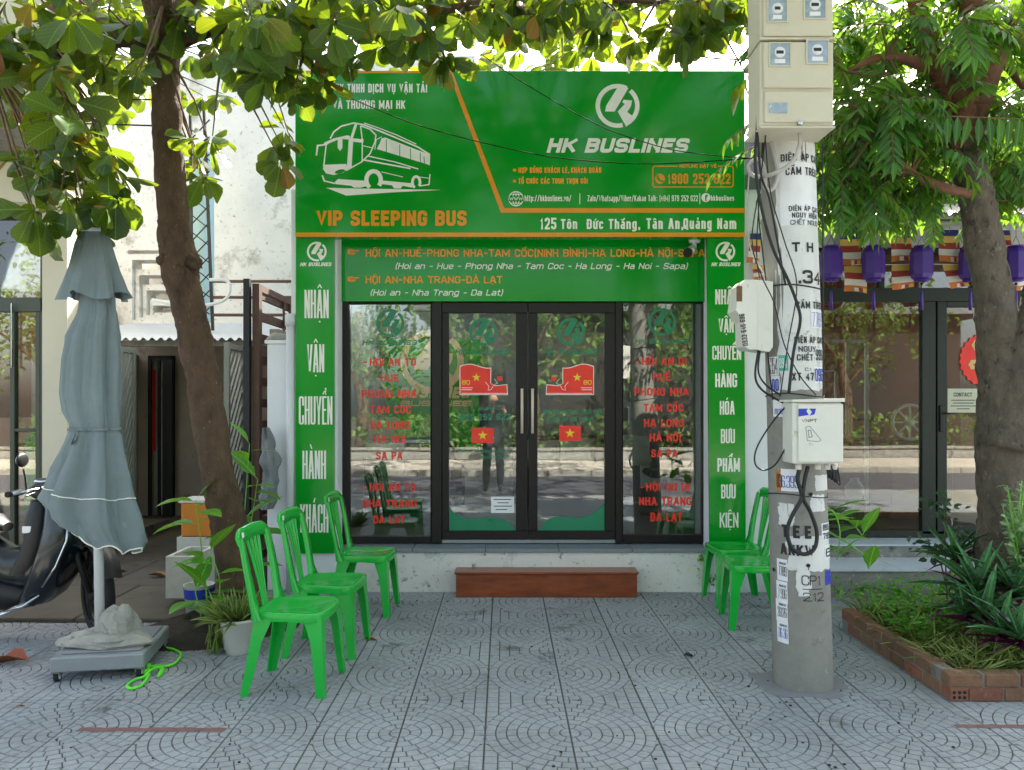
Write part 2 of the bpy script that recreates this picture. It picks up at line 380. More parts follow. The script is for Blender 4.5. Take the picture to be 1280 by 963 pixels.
# ------------------------------------------------------------------ lettering (own stroke alphabet)
G = {
 'A': [[(0,0),(.42,1),(.58,1),(1,0)],[(.17,.28),(.83,.28)]], 'B': [[(0,.5),(0,1),(1,1,1),(1,.53,1),(0,.53)],[(0,.53),(1,.53,1),(1,0,1),(0,0),(0,.53)]],
 'C': [[(1,.68),(1,1,1),(0,1,1),(0,0,1),(1,0,1),(1,.32)]], 'D': [[(0,.5),(0,1),(1,1,1),(1,0,1),(0,0),(0,.5)]],
 'E': [[(1,1),(0,1),(0,0),(1,0)],[(0,.52),(.82,.52)]], 'F': [[(1,1),(0,1),(0,0)],[(0,.5),(.82,.5)]],
 'G': [[(1,.7),(1,1,1),(0,1,1),(0,0,1),(1,0,1),(1,.46),(.58,.46)]], 'H': [[(0,0),(0,1)],[(1,0),(1,1)],[(0,.52),(1,.52)]],
 'I': [[(.5,0),(.5,1)]], 'J': [[(0,.3),(0,0,1),(1,0,1),(1,1)]], 'K': [[(0,0),(0,1)],[(1,1),(.08,.45)],[(.34,.62),(1,0)]], 'L': [[(0,1),(0,0),(1,0)]],
 'M': [[(0,0),(0,1)],[(0,1),(.5,.2)],[(.5,.2),(1,1)],[(1,1),(1,0)]], 'N': [[(0,0),(0,1)],[(0,1),(1,0)],[(1,0),(1,1)]], 'O': [[(0,.5),(0,1,1),(1,1,1),(1,0,1),(0,0,1),(0,.5)]],
 'P': [[(0,0),(0,1),(1,1,1),(1,.45,1),(0,.45)]], 'Q': [[(0,.5),(0,1,1),(1,1,1),(1,0,1),(0,0,1),(0,.5)],[(.6,.25),(1.05,-.1)]],
 'R': [[(0,0),(0,1),(1,1,1),(1,.47,1),(0,.47)],[(.5,.47),(1,0)]], 'S': [[(1,.73),(1,1,1),(0,1,1),(0,.52,1),(1,.48,1),(1,0,1),(0,0,1),(0,.27)]],
 'T': [[(0,1),(1,1)],[(.5,1),(.5,0)]], 'U': [[(0,1),(0,0,1),(1,0,1),(1,1)]], 'V': [[(0,1),(.5,0),(1,1)]], 'W': [[(0,1),(.25,0),(.5,.8),(.75,0),(1,1)]],
 'X': [[(0,0),(1,1)],[(0,1),(1,0)]], 'Y': [[(0,1),(.5,.42),(1,1)],[(.5,.45),(.5,0)]], 'Z': [[(0,1),(1,1),(0,0),(1,0)]],
 '0': [[(0,.5),(0,1,1),(1,1,1),(1,0,1),(0,0,1),(0,.5)]], '1': [[(.2,.8),(.6,1),(.6,0)]], '2': [[(0,.72),(0,1,1),(1,1,1),(1,.55,1),(0,.05),(0,0),(1,0)]],
 '3': [[(0,.75),(0,1,1),(1,1,1),(1,.53,1),(.4,.53)],[(.4,.53),(1,.53,1),(1,0,1),(0,0,1),(0,.25)]], '4': [[(.8,0),(.8,1),(0,.3),(1,.3)]],
 '5': [[(1,1),(0,1),(0,.56),(1,.58,1),(1,0,1),(0,0,1),(0,.25)]], '6': [[(1,.75),(1,1,1),(0,1,1),(0,0,1),(1,0,1),(1,.55,1),(0,.55)]],
 '7': [[(0,1),(1,1),(.35,0)]], '8': [[(.0,.53),(0,1,1),(1,1,1),(1,.53),(0,.53)],[(0,.53),(0,0,1),(1,0,1),(1,.53)]],
 '9': [[(1,.45),(0,.45,1),(0,1,1),(1,1,1),(1,0,1),(0,0,1),(0,.25)]], '-': [[(.1,.45),(.9,.45)]], '.': [[(.5,0),(.5,.03)]], ',': [[(.5,.03),(.4,-.12)]],
 '(': [[(.8,1.08),(.2,.75,1),(.2,.2,1),(.8,-.12)]], ')': [[(.2,1.08),(.8,.75,1),(.8,.2,1),(.2,-.12)]], ':': [[(.5,.1),(.5,.14)],[(.5,.6),(.5,.64)]],
 '/': [[(0,-.05),(1,1.05)]], '+': [[(.5,.1),(.5,.8)],[(.05,.45),(.95,.45)]],
}
WID = {'I': 0, '.': 0, ':': 0, ',': .15, 'M': 1.35, 'W': 1.5, '1': .62, '-': .7, '(': .4, ')': .4, ' ': .55, 'E': .88, 'F': .85, 'L': .85, 'J': .8, 'A': 1.1, 'V': 1.05, 'T': .95}
G.update({
 'a': [[(.05,.72),(1,.72,1),(1,0)],[(1,.4),(0,.4,1),(0,0,1),(1,0)]], 'b': [[(0,1),(0,0)],[(0,.72),(1,.72,1),(1,0,1),(0,0)]], 'c': [[(1,.54),(1,.72,1),(0,.72,1),(0,0,1),(1,0,1),(1,.18)]],
 'd': [[(1,1),(1,0)],[(1,.72),(0,.72,1),(0,0,1),(1,0)]], 'e': [[(0,.37),(1,.37),(1,.72,1),(0,.72,1),(0,0,1),(1,0,1),(1,.1)]], 'f': [[(1,1),(.35,1,1),(.35,0)],[(0,.7),(.95,.7)]],
 'g': [[(1,.72),(0,.72,1),(0,0,1),(1,0)],[(1,.72),(1,-.28,1),(0,-.28)]], 'h': [[(0,1),(0,0)],[(0,.72),(1,.72,1),(1,0)]], 'i': [[(.5,.7),(.5,0)],[(.5,.99),(.5,1)]],
 'k': [[(0,1),(0,0)],[(1,.72),(.08,.3)],[(.35,.45),(1,0)]], 'l': [[(.5,1),(.5,0)]], 'm': [[(0,.72),(0,0)],[(0,.72),(.5,.72,1),(.5,0)],[(.5,.72),(1,.72,1),(1,0)]], 'n': [[(0,.72),(0,0)],[(0,.72),(1,.72,1),(1,0)]],
 'o': [[(0,.36),(0,.72,1),(1,.72,1),(1,0,1),(0,0,1),(0,.36)]], 'p': [[(0,.72),(0,-.28)],[(0,.72),(1,.72,1),(1,0,1),(0,0)]], 'r': [[(0,.72),(0,0)],[(0,.72),(1,.72,1),(1,.56)]],
 's': [[(1,.56),(1,.72,1),(0,.72,1),(0,.38,1),(1,.34,1),(1,0,1),(0,0,1),(0,.16)]], 't': [[(.4,1),(.4,0,1),(1,0)],[(0,.72),(1,.72)]], 'u': [[(0,.72),(0,0,1),(1,0)],[(1,.72),(1,0)]],
 'v': [[(0,.72),(.5,0),(1,.72)]], 'w': [[(0,.72),(.25,0),(.5,.6),(.75,0),(1,.72)]], 'x': [[(0,0),(1,.72)],[(0,.72),(1,0)]], 'y': [[(0,.72),(.5,0)],[(1,.72),(.4,-.28)]], 'z': [[(0,.72),(1,.72),(0,0),(1,0)]],
})
LOWW = {'i': 0, 'l': 0, 'm': 1.4, 'w': 1.4, 'f': .6, 't': .6, 'r': .7, 'a': .9, 'c': .85, 's': .85}
for _c in 'abcdefghijklmnopqrstuvwxyz': WID[_c] = LOWW.get(_c, .9)
def rounded(pts, rad):
    out = []
    n = len(pts)
    for i, p in enumerate(pts):
        if len(p) == 3 and 0 < i < n-1:
            a = Vector(pts[i-1][:2]); b = Vector(p[:2]); c = Vector(pts[i+1][:2])
            d1 = min(rad, (a-b).length*.5); d2 = min(rad, (c-b).length*.5)
            p1 = b+(a-b).normalized()*d1; p2 = b+(c-b).normalized()*d2
            for t in (0, .25, .5, .75, 1):
                out.append((p1*(1-t)**2 + b*2*t*(1-t) + p2*t*t))
        else: out.append(Vector(p[:2]))
    q = [out[0]]
    for p in out[1:]:
        if (p-q[-1]).length > 1e-6: q.append(p)
    return q
def ribbon(pts, t, cap=True, cap2=None):
    pts = [Vector(p) for p in pts]; n = len(pts)
    c0 = 1 if cap is True else float(cap); c1 = c0 if cap2 is None else cap2
    closed = (pts[0]-pts[-1]).length < 1e-6 and n > 3
    if not closed:
        a_ = pts[0] + (pts[0]-pts[1]).normalized()*t/2*c0; b_ = pts[-1] + (pts[-1]-pts[-2]).normalized()*t/2*c1; pts[0] = a_; pts[-1] = b_
    L_, R_ = [], []
    for i in range(n):
        if closed and i in (0, n-1): a, c = pts[n-2], pts[1]
        else: a = pts[i-1] if i else None; c = pts[i+1] if i < n-1 else None
        b = pts[i]
        d1 = (b-a).normalized() if a is not None else None; d2 = (c-b).normalized() if c is not None else None
        if d1 is None: d1 = d2
        if d2 is None: d2 = d1
        n1 = Vector((-d1.y, d1.x)); n2 = Vector((-d2.y, d2.x)); m = n1+n2
        if m.length < .25: m = n2.copy(); k = 1
        else: m.normalize(); k = min(1/max(.3, m.dot(n2)), 1.6)
        L_.append(b+m*t/2*k); R_.append(b-m*t/2*k)
    fs = [(i, i+1, n+i+1, n+i) for i in range(n-1)]
    return L_+R_, fs
def decomp(s):
    out = []
    for ch in s:
        if ch in 'Đđ': out.append(('D', ['bar'])); continue
        d = unicodedata.normalize('NFD', ch); out.append((d[0], list(d[1:])))
    return out
def write2d(s, u0, u1, v0, H, t, slant=0, gap=.6, lw=None):
    """returns list of (verts2d, faces, layer)"""
    g = decomp(s); k = sum(WID.get(c, 1) for c, _ in g); nI = sum(1 for c, _ in g if WID.get(c, 1) == 0)
    gp = t*gap
    w = ((u1-u0)-abs(slant)*H - gp*(len(g)-1) - nI*t)/max(k, .01) if lw is None else lw
    if WID and k > 0 and t > .40*w: t = max(.40*w, .03*H); gp = t*gap; w = ((u1-u0)-abs(slant)*H - gp*(len(g)-1) - nI*t)/max(k, .01)
    u = u0 - (min(0, slant)*H); out = []; lay = 0
    for c, dia in g:
        cw = WID.get(c, 1)*w if WID.get(c, 1) else t
        if c != ' ':
            W = max(cw-t, .3*t) if WID.get(c, 1) else 0; HH = H-t
            def mp(x, y): return Vector((u+t/2+x*W, v0+t/2+y*HH))
            strokes = []
            for st in G.get(c, []):
                cp = [.98, .98]
                if c in 'SCG23569JscefaT'[:-1]:
                    for e_ in (0, -1):
                        if st[e_][1] not in (0, 1): cp[e_] = 0
                strokes.append(([tuple(mp(p[0], p[1])) + ((1,) if len(p) == 3 else ()) for p in st], t, cp))
            cx = u+cw/2; top = v0+(H if not c.islower() or c in 'bdfhklt' else H*.76); q = H*.2; dt = min(t*.6, H*.1); up = top + q*.25 + dt*.5
            yy = up; dw = min(cw*.3, H*.24) if cw > t*1.2 else H*.16
            order = sorted(dia, key=lambda z: 0 if z in ('\u0302', '\u0306', '\u031b', 'bar', '\u0323') else 1)
            has = False
            for z in order:
                sx = dw*.8 if has else 0; sy = q*.35 if has else 0
                if z == '\u0302': strokes.append(([(cx-dw, up), (cx, up+q*.55), (cx+dw, up)], dt)); has = True
                elif z == '\u0306': strokes.append(([(cx-dw, up+q*.5), (cx-dw*.5, up+.1*q), (cx+dw*.5, up+.1*q), (cx+dw, up+q*.5)], dt)); has = True
                elif z == '\u0301': strokes.append(([(cx-dw*.3+sx, up+sy), (cx+dw*.45+sx, up+q*.7+sy)], dt))
                elif z == '\u0300': strokes.append(([(cx+dw*.3+sx, up+sy), (cx-dw*.45+sx, up+q*.7+sy)], dt))
                elif z == '\u0309': strokes.append(([(cx-dw*.25+sx, up+q*.6+sy), (cx+dw*.3+sx, up+q*.7+sy), (cx+dw*.3+sx, up+q*.35+sy), (cx+sx, up+q*.05+sy)], dt))
                elif z == '\u0303': strokes.append(([(cx-dw, up+.1*q), (cx-dw*.4, up+q*.5), (cx+dw*.4, up+.15*q), (cx+dw, up+q*.5)], dt))
                elif z == '\u0323': strokes.append(([(cx-dt*.3, v0-q*.6), (cx+dt*.3, v0-q*.6)], dt*1.3))
                elif z == '\u031b': strokes.append(([(u+cw-t*.4, top-t*.5), (u+cw+t*.25, top+t*.05), (u+cw+t*.3, top+t*.45)], t*.6))
                elif z == 'bar': strokes.append(([(u-t*.1, v0+H*.53), (u+t*1.3, v0+H*.53)], dt))
            for stt in strokes:
                pts, tt = stt[:2]; cp = stt[2] if len(stt) > 2 else [.5, .5]
                pl = rounded(pts, min(W*.5, HH*.28) if W > 0 else .001)
                if len(pl) < 2: continue
                vs, fs = ribbon(pl, tt, cp[0], cp[1])
                if len(stt) > 2 and c.isalnum() and c not in 'gpqyQ': vs = [Vector((a.x, min(v0+H, max(v0, a.y)))) for a in vs]
                vs = [Vector((a.x+slant*(a.y-v0), a.y)) for a in vs]
                out.append((vs, fs, lay % 7)); lay += 1
        u += cw+gp
    return out
def builtin2d(s, u0, u1, v0, H, bold=.03, slant=0, spc=1.0):
    return write2d(s, u0, u1, v0, H, H*(.13+bold*1.0), slant, .75)
def emit2d(mb, items, f, dz=.00022):
    for vs, fs, lay in items:
        m_ = len(vs)//2 if len(fs) > 1 else 10**6
        pts = [f(v[0], v[1], .0006+lay*dz+(i % m_)*.000022) for i, v in enumerate(vs)]
        # orient towards the viewer side of the map (normal = +d direction)
        e = [f(v[0], v[1], .01) for v in vs[:1]]
        nrm = (Vector(e[0])-Vector(pts[0]))
        ff = []
        for q in fs:
            a, b, c = [Vector(pts[i]) for i in q[:3]]
            ff.append(q if (b-a).cross(c-a).dot(nrm) >= 0 else q[::-1])
        mb.add(pts, ff, False)
def plane_y(Y): return lambda u, v, d: (u, Y-d, v)
def pxtext(parent, s, x0, x1, base, cap, Y, mat, t=.2, slant=0, low=False, bold=.03, name='lettering', gap=.6, spc=1.0, off=0):
    """line of text on a plane facing the street; x0,x1,base,cap are measured on the photograph and turned into metres on that plane"""
    u0, u1 = X(x0, Y), X(x1, Y); v0 = Z(base, Y); H = (base-cap)/F*Y
    it = builtin2d(s, u0, u1, v0, H, bold, slant, spc) if low else write2d(s, u0, u1, v0, H, H*t, slant, gap)
    mb = MB(); emit2d(mb, it, plane_y(Y-off))
    return part(name, mb, mat, parent)
def logo2d(cx, cy, r):
    k = r/115.0; out = []
    def q(p): return Vector((cx+(p[0]-552)*k, cy-(p[1]-262)*k))
    for pol in ([(556,160),(609,168),(537,292),(487,292),(492,262)], [(583,230),(628,234),(622,264),(602,294),(640,322),(598,372),(553,292),(590,252),(578,244)]):
        out.append(([q(p) for p in pol], [tuple(range(len(pol)))], 1))
    for a0, a1 in ((63, 285), (-62, 50)):
        n = max(4, int((a1-a0)/9)); pts = [(cx+math.cos(R(a0+(a1-a0)*i/n))*r*.9, cy+math.sin(R(a0+(a1-a0)*i/n))*r*.9) for i in range(n+1)]
        vs, fs = ribbon(pts, r*.2, False); out.append((vs, fs, 0))
    return out
def pxlogo(parent, x, y, r, Y, mat, off=0, name='logo'):
    mb = MB(); emit2d(mb, logo2d(X(x, Y), Z(y, Y), r/F*Y), plane_y(Y-off)); return part(name, mb, mat, parent)
def star2d(cx, cy, r):
    pts = [Vector((cx+math.sin(R(36*i))*(r if i % 2 == 0 else r*.39), cy+math.cos(R(36*i))*(r if i % 2 == 0 else r*.39))) for i in range(10)]
    return [([Vector((cx, cy))]+pts, [(0, i+1, (i+1) % 10+1) for i in range(10)], 2)]
def disc2d(cx, cy, r, n=20, lay=0): return [([Vector((cx+math.cos(2*math.pi*i/n)*r, cy+math.sin(2*math.pi*i/n)*r)) for i in range(n)], [tuple(range(n))], lay)]
def rect2d(x0, z0, x1, z1, lay=0): return [([Vector((x0, z0)), Vector((x1, z0)), Vector((x1, z1)), Vector((x0, z1))], [(0, 1, 2, 3)], lay)]
def pxrect(x0, y0, x1, y1, Y, lay=0): return rect2d(X(x0, Y), Z(y1, Y), X(x1, Y), Z(y0, Y), lay)
def part2d(parent, items, Y, mat, name, off=0, label=None):
    mb = MB(); emit2d(mb, items, plane_y(Y-off)); return part(name, mb, mat, parent, label)
exec_order = []
# ================================================================== GROUND
g = MB(); g.box((-60, .32, -1.0), (60, 60, -.006)); struct('ground', g, m_conc)
g = MB(); g.box((-60, -4.6, -1.2), (60, .17, -.13)); struct('road', g, m_asph)
g = MB()
for i in range(-30, 30): g.box((i*1.0+.006, .17, -.2), (i*1.0+.994, .32, .004), .015)
struct('kerb', g, m_conc)
g = MB(); g.box((-60, -7.7, -1), (60, -4.8, .0)); opp = struct('opposite_pavement', g, m_conc)
g = MB()
for i in range(-14, 15):
    for j in range(3): g.box((i*1.0+.01, -4.82-j*.95, -.001), (i*1.0+.99, -5.74-j*.95, .012))
part('pavement_slabs', g, m_paleslab, opp, kind='stuff')
g = MB()
for i in range(-30, 30): g.box((i*1.0+.006, -4.8, -.2), (i*1.0+.994, -4.6, .006), .015)
struct('opposite_kerb', g, m_conc)
g = MB(); g.box((-60, -70, -1.2), (60, -7.7, -.02)); struct('terrain', g, m_soil)

# pressed paving tiles: quarter fans of little setts, four tiles make one rosette
def clip(poly, ax, lim, keep_less):
    out = []
    for i in range(len(poly)):
        a, b = poly[i], poly[(i+1) % len(poly)]
        ia = (a[ax] <= lim) if keep_less else (a[ax] >= lim); ib = (b[ax] <= lim) if keep_less else (b[ax] >= lim)
        if ia: out.append(a)
        if ia != ib:
            t = (lim-a[ax])/(b[ax]-a[ax]); out.append((a[0]+t*(b[0]-a[0]), a[1]+t*(b[1]-a[1])))
    return out
def tile_mesh(fx, fy, seed):
    r_ = random.Random(seed); T = .4; gx = .0040; gy = .0018; w = .05; g = .0025
    mb = MB(); mb.cur = 1; mb.box((0.0005, .0005, -.03), (T-.0005, T-.0005, -.0042)); mb.cur = 0
    polys = []
    for i in range(8):
        r0, r1 = i*w+g*(i > 0), (i+1)*w-g; n = max(1, round((i+.5)*w*math.pi/2/.062)); off = (i % 2)*.5
        edges = [0]+[(k+off)/n for k in range(0 if off else 1, n)]+[1]
        for a, b in zip(edges[:-1], edges[1:]):
            if b-a < .02: continue
            ga = g/max(.03, (r0+r1)/2); a0 = a*math.pi/2+(ga if a > 0 else 0); a1 = b*math.pi/2-(ga if b < 1 else 0)
            m = 3 if i > 1 else 2
            pl = [(r1*math.cos(a0+(a1-a0)*k/m), r1*math.sin(a0+(a1-a0)*k/m)) for k in range(m+1)]
            pl += [(r0*math.cos(a1+(a0-a1)*k/m), r0*math.sin(a1+(a0-a1)*k/m)) for k in range(m+1)] if i else [(0, 0)]
            polys.append(pl)
    cols = [(.4-.062*(k+1), .4-.062*k) for k in range(5)]; k = 0
    for (a, b) in cols:
        arc = lambda x: math.sqrt(max(0, (T+g)**2-x*x))
        y = T; row = 0
        first = .05 if k % 2 else .032
        while y > arc(b-.0)+.001 and y > .04:
            y0 = y-(first if row == 0 else .062); row += 1
            xs = [a+g+(b-a-2*g)*q/3 for q in range(4)]
            lo = [(x, min(y-g, max(y0+g, arc(x)))) for x in xs]
            if max(y-g-p[1] for p in lo) > .006: polys.append(lo+[(xs[-1], y-g), (xs[0], y-g)])
            y = y0
        k += 1
    for pl in polys:
        pl = clip(clip(clip(clip(pl, 0, gx, False), 0, T-gx, True), 1, gy, False), 1, T-gy, True)
        q = []
        for p in pl:
            if not q or (Vector(p)-Vector(q[-1])).length > .0006: q.append(p)
        if len(q) > 2 and (Vector(q[0])-Vector(q[-1])).length < .0006: q.pop()
        if len(q) < 3: continue
        cx = sum(p[0] for p in q)/len(q); cy = sum(p[1] for p in q)/len(q)
        h = r_.uniform(-.0006, .0004); n = len(q)
        top = [(p[0]+(cx-p[0])*.05, p[1]+(cy-p[1])*.05, h) for p in q]; bot = [(p[0], p[1], -.0042) for p in q]
        fl = (fx+fy) % 2 == 1
        vs = top+bot; fs = [tuple(range(n))]+[(i, i+n, (i+1) % n+n, (i+1) % n) for i in range(n)]
        vs = [((T-x if fx else x), (T-y if fy else y), z) for x, y, z in vs]
        if fl: fs = [f[::-1] for f in fs]
        mb.add(vs, fs)
    return mesh_from('paving_tile', mb, [m_tile, m_joint])
tiles = {(a, b): tile_mesh(a, b, a*2+b) for a in (0, 1) for b in (0, 1)}
g = MB(); g.box((-7, .33, -.5), (7, 6.4, -.012)); sidewalk = struct('sidewalk', g, m_joint)
ntile = 0
for j in range(-1, 8):
    y0 = 3.21+.4*j
    for i in range(-14, 14):
        x0 = .311+.4*i
        yf = y0+.4
        if x0+.4 < -.675*yf or x0 > .685*yf: continue
        if x0 > 2.32 and y0 > 3.9: continue
        if y0 >= 5.6 and x0 < -2.1: continue
        o = bpy.data.objects.new('tile', tiles[(i % 2, (j+1) % 2)])
        COL.objects.link(o); o.parent = sidewalk; o.location = (x0, y0, rnd.uniform(-.0008, .0008)); ntile += 1
g = MB(); g.box((-7, .33, -.02), (7, 2.8, -.002)); part('near_paving', g, m_tile, sidewalk)
mk = MB(); emit2d(mk, [([Vector((X(95, 3.66)+.02*math.sin(k*2.1), 0)), Vector((0, 0)), Vector((0, 0))], [], 0) for k in []], plane_y(0))
def blob(cx, cy, rx, ry, z, n=28, seed=0, jag=.25):
    r_ = random.Random(seed); vs = [(cx, cy, z)]
    for k in range(n):
        a = 2*math.pi*k/n; q = 1+jag*noise.noise(Vector((math.cos(a)*2, math.sin(a)*2, seed)))+r_.uniform(-.04, .04)
        vs.append((cx+rx*q*math.cos(a), cy+ry*q*math.sin(a), z-.0005))
    return MB().add(vs, [(0, k+1, (k+1) % n+1) for k in range(n)])
part('cement_smear', blob(1.63, 4.25, .25, .21, .0022, seed=3, jag=.5), m_patch, sidewalk)
for k, (a, b, c, d) in enumerate([(-2.02, -1.32, 3.62, 3.665), (2.16, 2.6, 3.66, 3.70)]):
    q = MB(); n = 16
    vs = [(a+(b-a)*i/n, c+.012*noise.noise(Vector((i*.7, k, 0))), .0012) for i in range(n+1)]+[(a+(b-a)*i/n, d+.014*noise.noise(Vector((i*.8, k, 5))), .0012) for i in range(n+1)]
    q.add(vs, [(i, i+1, n+2+i, n+1+i) for i in range(n)]); part('painted_mark', q, m_redpaint, sidewalk)

# alley floor on the left, in big cast slabs
g = MB(); g.box((-9, 5.42, -.3), (-1.97, 14, .0)); alley = struct('alley_floor', g, m_soil)
for j in range(5):
    for i in range(6):
        x0 = -1.99-1.05*(i+1)-(j % 2)*.3; y0 = 5.42+j*1.0
        g = MB(); g.box((x0+.006, y0+.006, -.02), (x0+1.044, y0+.994, .03+rnd.uniform(-.004, .004)), .008); part('slab', g, m_conc_d, alley)

# ================================================================== THE BUS TICKET SHOP
shop = thing('ticket_shop', (.13, 6.3, 0), 'small single storey bus ticket shop with green signs and black framed glass front', 'shop')
YF, YG, YP = 6.5, 6.53, 6.30
FL = .355
xl, xr = -1.74, 2.0
g = MB(); g.box((-1.36, YP, -.2), (1.68, YF+3.3, FL-.03)); part('plinth', g, m_plaster, shop)
for i, (a, b) in enumerate([(-1.352, -.75), (-.748, -.15), (-.148, .45), (.452, 1.05), (1.052, 1.668)]):
    g = MB(); g.box((a, YP-.02, FL-.03), (b-.003, YF+.12, FL+(i % 2)*.0006), .003); part('slab', g, m_granite, shop)
g = MB(); g.box((-1.745, YP, -.1), (-1.365, YF, 3.3)); g.box((-1.745, YF, -.1), (-1.50, 9.9, 3.3)); part('wall', g, m_wall, shop)
g = MB(); g.box((1.685, YP, -.1), (2.21, YF, 3.3)); g.box((1.95, YF, -.1), (2.21, 9.9, 3.3)); part('wall', g, m_wall, shop)
g = MB(); g.box((-1.5, YF+.02, 2.46), (1.95, YF+.10, 3.3)); g.box((-1.36, YP+.06, 2.955), (1.68, YF+.02, 3.3)); part('lintel', g, m_wall, shop)
g = MB(); g.box((-1.5, 9.7, FL), (1.95, 9.9, 3.3)); part('back_wall', g, m_inner, shop)
g = MB(); g.box((-1.499, YF+.12, FL), (-1.47, 9.69, 2.9)); g.box((1.92, YF+.12, FL), (1.949, 9.69, 2.9)); part('interior_wall', g, m_inner, shop)
g = MB(); g.box((-1.47, YF+.10, 2.7), (1.92, 9.7, 2.9)); part('ceiling', g, m_inner, shop)
g = MB(); g.box((-1.7, YP-.02, 3.3), (2.2, 9.9, 3.42)); part('roof', g, m_greyroof, shop)
g = MB(); g.box((-1.47, YF+.13, FL-.02), (1.92, 9.7, FL+.004)); part('interior_floor', g, m_infloor, shop)
# frame members (black aluminium)
def fr(x0, y0, x1, y1, Y=YF, d=.07): g.box((X(x0, Y), Y, Z(y1, Y)), (X(x1, Y), Y+d, Z(y0, Y)), .004)
def frame_part(name, rects, parent, Y, d, mat=None):
    global g
    g = MB()
    for r_ in rects: fr(*r_, Y=Y, d=d)
    return part(name, g, mat or m_black, parent)
frame_part('frame', [(425.5, 366, 435.5, 681), (435.5, 366, 879.5, 377.5), (539.3, 377.5, 552, 679), (769.5, 377.5, 778, 679), (879.5, 366, 887, 679)], shop, YF-.02, .10)
frame_part('threshold', [(552, 675, 769.5, 679.5)], shop, YF-.005, .07, m_steel)
def pane(parent, x0, y0, x1, y1, Y=YG, mat=None):
    q = MB(); q.box((X(x0, Y), Y, Z(y1, Y)), (X(x1, Y), Y+.006, Z(y0, Y))); return part('pane', q, mat or m_glass, parent)
def win_text(par, rows):
    for s, a, b, base, cap in rows: pxtext(par, s, a, b, base, cap, YG, m_redv, t=.2, off=.001)
wl = frame_part('window', [(435.5, 377.5, 539.3, 380.2), (435.5, 671, 539.3, 679), (435.5, 380.2, 437, 671), (538, 380.2, 539.3, 671)], shop, YF, .06)
pane(wl, 436, 379, 539, 672)
win_text(wl, [('-', 453.8, 459, 457.6, 448), ('HOI AN TO', 462, 520, 457.6, 448), ('HUE', 476, 498, 477.3, 468), ('PHONG NHA', 452, 521, 497.6, 487.5), ('TAM COC', 463, 514, 517, 507),
    ('HA LONG', 463, 512, 536.7, 526.5), ('HA NOI', 468, 507, 554, 544), ('SA PA', 470, 503, 575, 565), ('-', 453, 458, 614, 604), ('HOI AN TO', 462, 520, 614, 604), ('NHA TRANG', 453.5, 521, 634.6, 624.5), ('DA LAT', 467, 506, 654.6, 644.5)])
pxlogo(wl, 487.7, 404, 17.6, YG, m_tealv, .001); pxtext(wl, 'HK BUSLINES', 452.6, 522, 431.6, 425.3, YG, m_tealv, t=.24, slant=.25, off=.001, gap=.5)
wr = frame_part('window', [(778, 377.5, 879.5, 379.2), (778, 669, 879.5, 679), (778, 379.2, 779, 669), (878.3, 379.2, 879.5, 669)], shop, YF, .06)
pane(wr, 778, 378, 880, 670)
win_text(wr, [('-', 795, 799, 457, 447), ('HỘI AN ĐI', 802.4, 858, 457, 447), ('HUẾ', 816, 838, 476, 466.5), ('PHONG NHA', 793, 861, 495, 485), ('TAM CỐC', 805, 854, 515, 505), ('HẠ LONG', 805, 855, 534, 524),
    ('HÀ NỘI', 812, 851, 552, 542), ('SA PA', 814, 847, 572, 562), ('-', 800, 804, 613.6, 604), ('HỘI AN ĐI', 807.6, 862, 613.6, 604), ('NHA TRANG', 798.7, 864.5, 632, 621.5), ('ĐÀ LẠT', 813, 852.6, 652, 641)])
pxlogo(wr, 827.5, 403, 17.6, YG, m_tealv, .001); pxtext(wr, 'HK BUSLINES', 793.5, 861.5, 430, 424, YG, m_tealv, t=.24, slant=.25, off=.001, gap=.5)
# double door
m_handle = M('pale_door_pull', 'd9c6b6', .35, .05, 9)
def leaf(x0, x1, gx0, gx1, hx_, mirror):
    d = frame_part('door', [(x0, 378, x1, 391.5), (x0, 664, x1, 674.5), (x0, 391.5, gx0, 664), (gx1, 391.5, x1, 664)], shop, YF-.01, .05)
    pane(d, gx0-.5, 390, gx1+.5, 665, YG-.02)
    Yd = YG-.02
    h = MB(); Yh = YF-.055; xx = X(hx_, Yh)
    h.tube([(xx, Yh, Z(542, Yh)), (xx, Yh, Z(486, Yh))], .012, 10)
    for zz in (534, 494): h.tube([(xx, Yh, Z(zz, Yh)), (xx, YF-.008, Z(zz, Yh))], .008, 8)
    part('handle', h, m_handle, d)
    return d, Yd
dl, Yd = leaf(552.5, 659.6, 561, 645, 652.5, 0)
dr, Yd = leaf(660.6, 769, 672, 756, 665.6, 1)
g = MB(); g.box((X(658, YF), YF-.018, Z(549, YF)), (X(662.5, YF), YF-.0105, Z(543, YF)), .002); part('lock', g, m_dark, dl)
